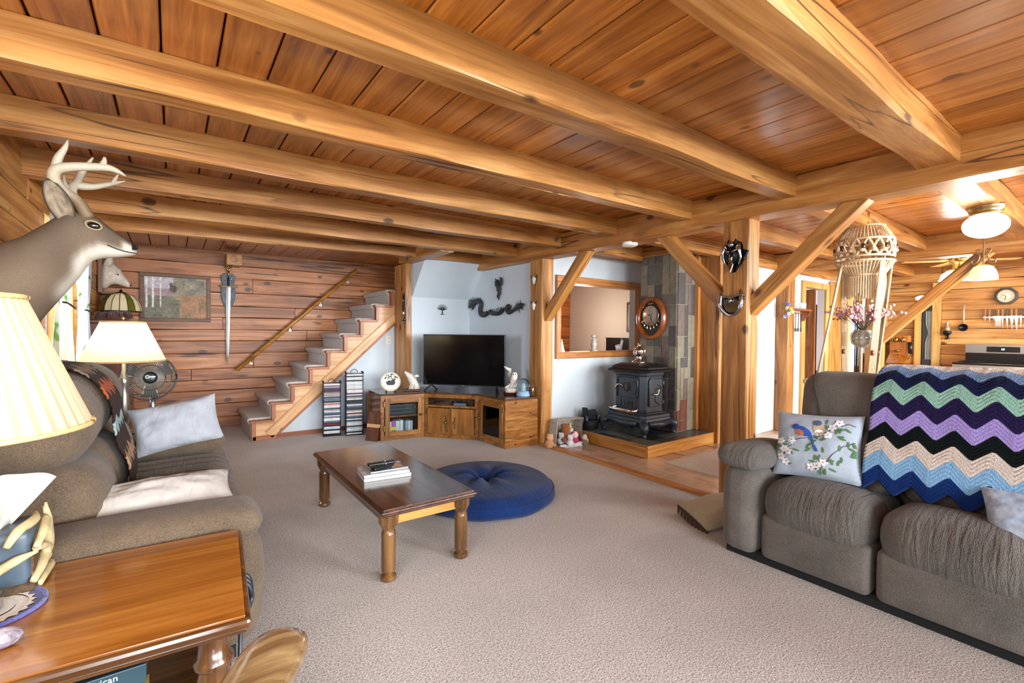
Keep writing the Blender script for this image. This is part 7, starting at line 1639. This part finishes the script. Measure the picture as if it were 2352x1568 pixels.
MB().box(XK-.02, XK, 1.77, 1.79, 1.25, 1.50).lathe([(.0, 1.245), (.03, 1.25), (.03, 1.262), (0, 1.27)], 12, (XK-.04, 1.78, 0)).build('backplate', MATS['black_iron'], wh)
rg = thing('gas_range', 'stainless steel gas range against the kitchen log wall', 'range', (9.0, 1.2, 0))
SS = mat('stainless', '#aeb0b0', .28, .9); BK = mat('range_black', '#0f1012', .25)
RY0, RY1 = .845, 1.612
MB().box(8.80, 9.38, RY0, RY1, .05, .86).build('body', SS, rg, bev=.004)
MB().box(8.78, 9.20, RY0, RY1, .905, .935).build('cooktop', BK, rg, bev=.004)
MB().prism([(8.77, .80), (8.80, .80), (8.80, .91), (8.785, .91)], RY0, RY1, 'xz').build('control_panel', SS, rg)
MB().box(8.768, 8.80, RY0+.005, RY1-.005, .20, .785).build('oven_door', SS, rg, bev=.004)
MB().tube([(8.73, RY0+.05, .74), (8.73, RY1-.05, .74)], .012, 10).build('door_handle', STEEL, rg, smooth=True)
MB().box(9.20, 9.37, RY0+.03, RY1-.06, .93, 1.06).build('back_riser', BK, rg, bev=.004)
MB().box(9.22, 9.37, RY0, RY1-.055, 1.06, 1.185).build('backguard', SS, rg, bev=.004)
MB().box(9.212, 9.222, 1.02, 1.34, 1.08, 1.155).build('display', BK, rg)
MB().box(9.208, 9.213, 1.165, 1.195, 1.11, 1.13).build('lit_digits', mat('digit_glow', '#9fd8ff', .5, emit='#9fd8ff', es=3), rg)
for y in (1.53, 1.44, 1.285, 1.13, 1.04, .93):
    kk = MB(); kk.M = frame((8.778, y, .855), (0, 1, 0), (-1, 0, .12)); kk.lathe([(.026, 0), (.026, .02), (.022, .026), (0, .026)], 18).build('knob', SS, rg)
for y in (1.42, 1.05):
    for x in (8.88, 9.06): MB().tube([(x-.08, y, .95), (x+.08, y, .95)], .006, 6).tube([(x, y-.13, .95), (x, y+.13, .95)], .006, 6).tube([(x-.08, y-.13, .95), (x-.08, y+.13, .95)], .006, 6).build('grate', BK, rg)
tag(MB().grid(lambda u, v: (9.425-.02*sin(u*14), 1.97+.07*(u)*(1-.45*math.exp(-((v-.45)/.12)**2))+.0, 1.68-.75*v), 14, 20).build('door_curtain', fabric('sheer_curtain', '#a9bcc4', '#dde3e4', 60, 12, .3), None, smooth=True, solid=.003), 'pale tied curtain hanging in the narrow grey opening', 'curtain')

# ---- kitchen lamps
gl = thing('globe_light', 'round white globe ceiling light under a kitchen joist', 'ceiling light', (4.72, .71, 2.2))
MB().lathe([(.10, 0), (.105, -.012), (.095, -.03), (.085, -.055), (.09, -.06)], 24, (4.72, .71, 2.235)).build('collar', mat('aged_brass', '#9c8558', .3, .8), gl, smooth=True)
MB().ball((4.72, .71, 2.095), .105, 24, 1.2, 1.2, .85).build('globe', mat('lit_globe', '#fff8ea', .3, emit='#fff3dc', es=3.0), gl, smooth=True)
adopt(point('globe_bulb', (4.72, .71, 1.96), 55, (1.0, .92, .78), .1), gl)
pn = thing('pendant_light', 'scrolled pendant lamp with amber glass bell shade', 'pendant', (6.35, .965, 1.87))
PX_, PY_ = 6.35, .962
MB().tube([(PX_, PY_, 2.375), (PX_, PY_, 1.98)], .006, 8).build('rod', mat('bronze_rod', '#8a7258', .35, .7), pn)
for s_ in (-1, 1): MB().tube(smoothcurve([(PX_, PY_+s_*.02, 2.14), (PX_, PY_+s_*.05, 2.13), (PX_, PY_+s_*.028, 2.08), (PX_, PY_+s_*.045, 2.02), (PX_, PY_+s_*.077, 2.007), (PX_, PY_+s_*.082, 2.04), (PX_, PY_+s_*.063, 2.04)], 5), .007, 6).build('scroll', mat('bronze_rod', '#8a7258', .35, .7), pn, smooth=True)
MB().lathe([(.036, 1.985), (.068, 1.97), (.09, 1.93), (.103, 1.875), (.105, 1.845)], 24, (PX_, PY_, 0)).build('shade', mat('amber_shade', '#f0d6a0', .4, emit='#ffdc9a', es=1.2), pn, smooth=True, solid=.004)
adopt(point('pendant_bulb', (PX_, PY_, 1.82), 16, (1.0, .85, .6), .05), pn)
cf = thing('ceiling_fan', 'brass ceiling fan with frilled lit glass shades', 'ceiling fan', (7.6, 1.35, 2.1))
FX_, FY_ = 7.6, 1.36
MB().lathe([(.03, 2.38), (.035, 2.30), (.09, 2.28), (.11, 2.22), (.09, 2.17), (.05, 2.15), (.06, 2.10), (.03, 2.06), (0, 2.05)], 20, (FX_, FY_, 0)).build('motor', mat('bright_brass', '#c9a85a', .18, 1.0), cf, smooth=True)
for i in range(4):
    a = pi/2*i+.6; kk = MB(); kk.M = Matrix.Translation((FX_, FY_, 2.2)) @ Matrix.Rotation(a, 4, 'Z'); kk.box(.12, .55, -.055, .055, -.004, .004); kk.build('blade', CAS, cf, bev=.003)
    b_ = Vector((FX_+.14*cos(a+.5), FY_+.14*sin(a+.5), 2.03)); MB().tube([(FX_, FY_, 2.09), b_+Vector((0, 0, .05))], .010, 6).build('lamp_arm', mat('bright_brass', '#c9a85a', .18, 1.0), cf)
    MB().lathe([(.02, .04), (.045, .01), (.06, -.04), (.075, -.06)], 16, b_, wave=lambda a, z: .10*sin(8*a) if z < -.05 else 0).build('lamp_shade', mat('frilled_glass', '#fffaf0', .3, emit='#fff6e6', es=3.5), cf, smooth=True, solid=.003)
adopt(point('fan_bulbs', (FX_, FY_, 1.90), 35, (1.0, .93, .82), .12), cf)
fl_ = thing('wall_light', 'small lit round lamp above the narrow grey opening', 'wall light', (9.33, 2.06, 1.86))
MB().ball((9.31, 2.06, 1.875), .075, 18, .8, 1.25, .55).build('diffuser', mat('lit_globe', '#fff8ea', .3, emit='#fff3dc', es=3.0), fl_, smooth=True)
MB().box(9.33, 9.398, 1.985, 2.135, 1.90, 1.925).build('mount', mat('aged_brass', '#9c8558', .3, .8), fl_, bev=.004)
# rug in the hall
tag(MB().box(3.985, 6.3, 2.0, 2.845, -.002, .012).build('hall_rug', carpet_mat('hall_rug_pile', '#b09c8a', '#cbb9a6', '#dccdbd'), None, bev=.004), 'beige rug on the plank floor before the hearth', 'rug')

# ================================================================ chrome masks on the big post
CHR = mat('mirror_chrome', '#b9bcc0', .07, 1.0); GUN = mat('gunmetal', '#23262b', .18, .8)
m1 = thing('demon_mask', 'upper chrome and black horned mask on the big post', 'mask', (3.43, 1.865, 1.88))
FM = frame((3.438, 1.865, 1.885), (0, -1, 0), (-1, 0, 0))
def mp(name, pts, z0, z1, m, root, F, bev=.004):
    kk = MB(); kk.M = F; kk.prism(pts, z0, z1, 'xy'); return kk.build(name, m, root, bev=bev)
mp('backplate', [(-.105, .03), (-.07, .05), (-.06, .09), (-.03, .115), (.03, .115), (.06, .10), (.075, .045), (.115, .035), (.085, -.03), (.05, -.07), (.015, -.12), (-.015, -.12), (-.05, -.06), (-.075, -.01)], 0, .012, GUN, m1, FM)
kk = MB(); kk.M = FM; kk.loft([[Vector((.062*q*cos(t), .02+.085*q*sin(t), z)) for t in [2*pi*i/20 for i in range(20)]] for q, z in ((1, .012), (.95, .03), (.75, .045), (.4, .055), (.05, .058))]); kk.build('face', GUN, m1, smooth=True)
for s_ in (-1, 1):
    kk = MB(); kk.M = FM; kk.tube(smoothcurve([(s_*.03, .05, .04), (s_*.055, .085, .04), (s_*.062, .04, .045), (s_*.065, -.02, .035), (s_*.045, -.07, .02)], 5), lerps([.006, .010, .012, .010, .003], 5), 8); kk.build('cheek_blade', CHR, m1, smooth=True)
    kk = MB(); kk.M = FM; kk.tube(smoothcurve([(s_*.01, .03, .058), (s_*.035, .04, .052), (s_*.05, .05, .04)], 4), .007, 6); kk.build('brow', CHR, m1, smooth=True)
    kk = MB(); kk.M = FM; kk.ball((s_*.026, .018, .05), .011, 10); kk.build('eye', mat('dark_lens', '#0a0b0d', .05), m1, smooth=True)
    kk = MB(); kk.M = FM; kk.tube([(s_*.02, .08, .03), (s_*.03, .11, .035), (s_*.025, .13, .03)], [.012, .009, .002], 6); kk.build('horn', GUN, m1, smooth=True)
mp('chin_spike', [(-.018, .0), (.018, .0), (.012, -.03), (.022, -.07), (0, -.13), (-.022, -.07), (-.012, -.03)], .03, .055, CHR, m1, FM)
kk = MB(); kk.M = FM; kk.ball((0, .085, .045), .022, 12); kk.build('crest', CHR, m1, smooth=True)
m2 = thing('crescent_mask', 'lower chrome crescent blade ornament on the big post', 'mask', (3.43, 1.875, 1.54))
FM2 = frame((3.438, 1.872, 1.54), (0, -1, 0), (-1, 0, 0))
mp('shield', [(.075*cos(t)*1.12, .075*sin(t)-.01) for t in [radians(150+240*i/20) for i in range(21)]]+[(.05, .05), (0, .035), (-.05, .05)], 0, .014, GUN, m2, FM2)
mp('polished_field', [(.062*cos(t), .066*sin(t)-.012) for t in [radians(160+220*i/18) for i in range(19)]]+[(.03, .03), (-.03, .03)], .014, .020, mat('blue_steel', '#7d8b96', .06, 1.0), m2, FM2, .002)
for s_ in (-1, 1):
    kk = MB(); kk.M = FM2; kk.tube(smoothcurve([(s_*.065, .10, .012), (s_*.075, .06, .025), (s_*.082, .0, .03), (s_*.07, -.05, .03), (s_*.03, -.09, .02), (0, -.098, .016)], 6), lerps([.003, .014, .018, .017, .012, .006], 6), 8); kk.build('crescent_blade', CHR, m2, smooth=True)
    kk = MB(); kk.M = FM2; kk.tube(smoothcurve([(s_*.075, .06, .03), (s_*.045, .045, .035), (s_*.02, .04, .035), (0, .035, .035)], 4), .008, 6); kk.build('arm', CHR, m2, smooth=True)
    for q in range(3):
        kk = MB(); kk.M = FM2; kk.tube([(s_*.078, .05-.015*q, .02), (s_*.105, .06-.02*q, .015)], [.008, .001], 5); kk.build('barb', CHR, m2)
kk = MB(); kk.M = FM2; kk.ball((0, .012, .03), .014, 10, 1, 1.5, 1); kk.build('boss', CHR, m2, smooth=True)
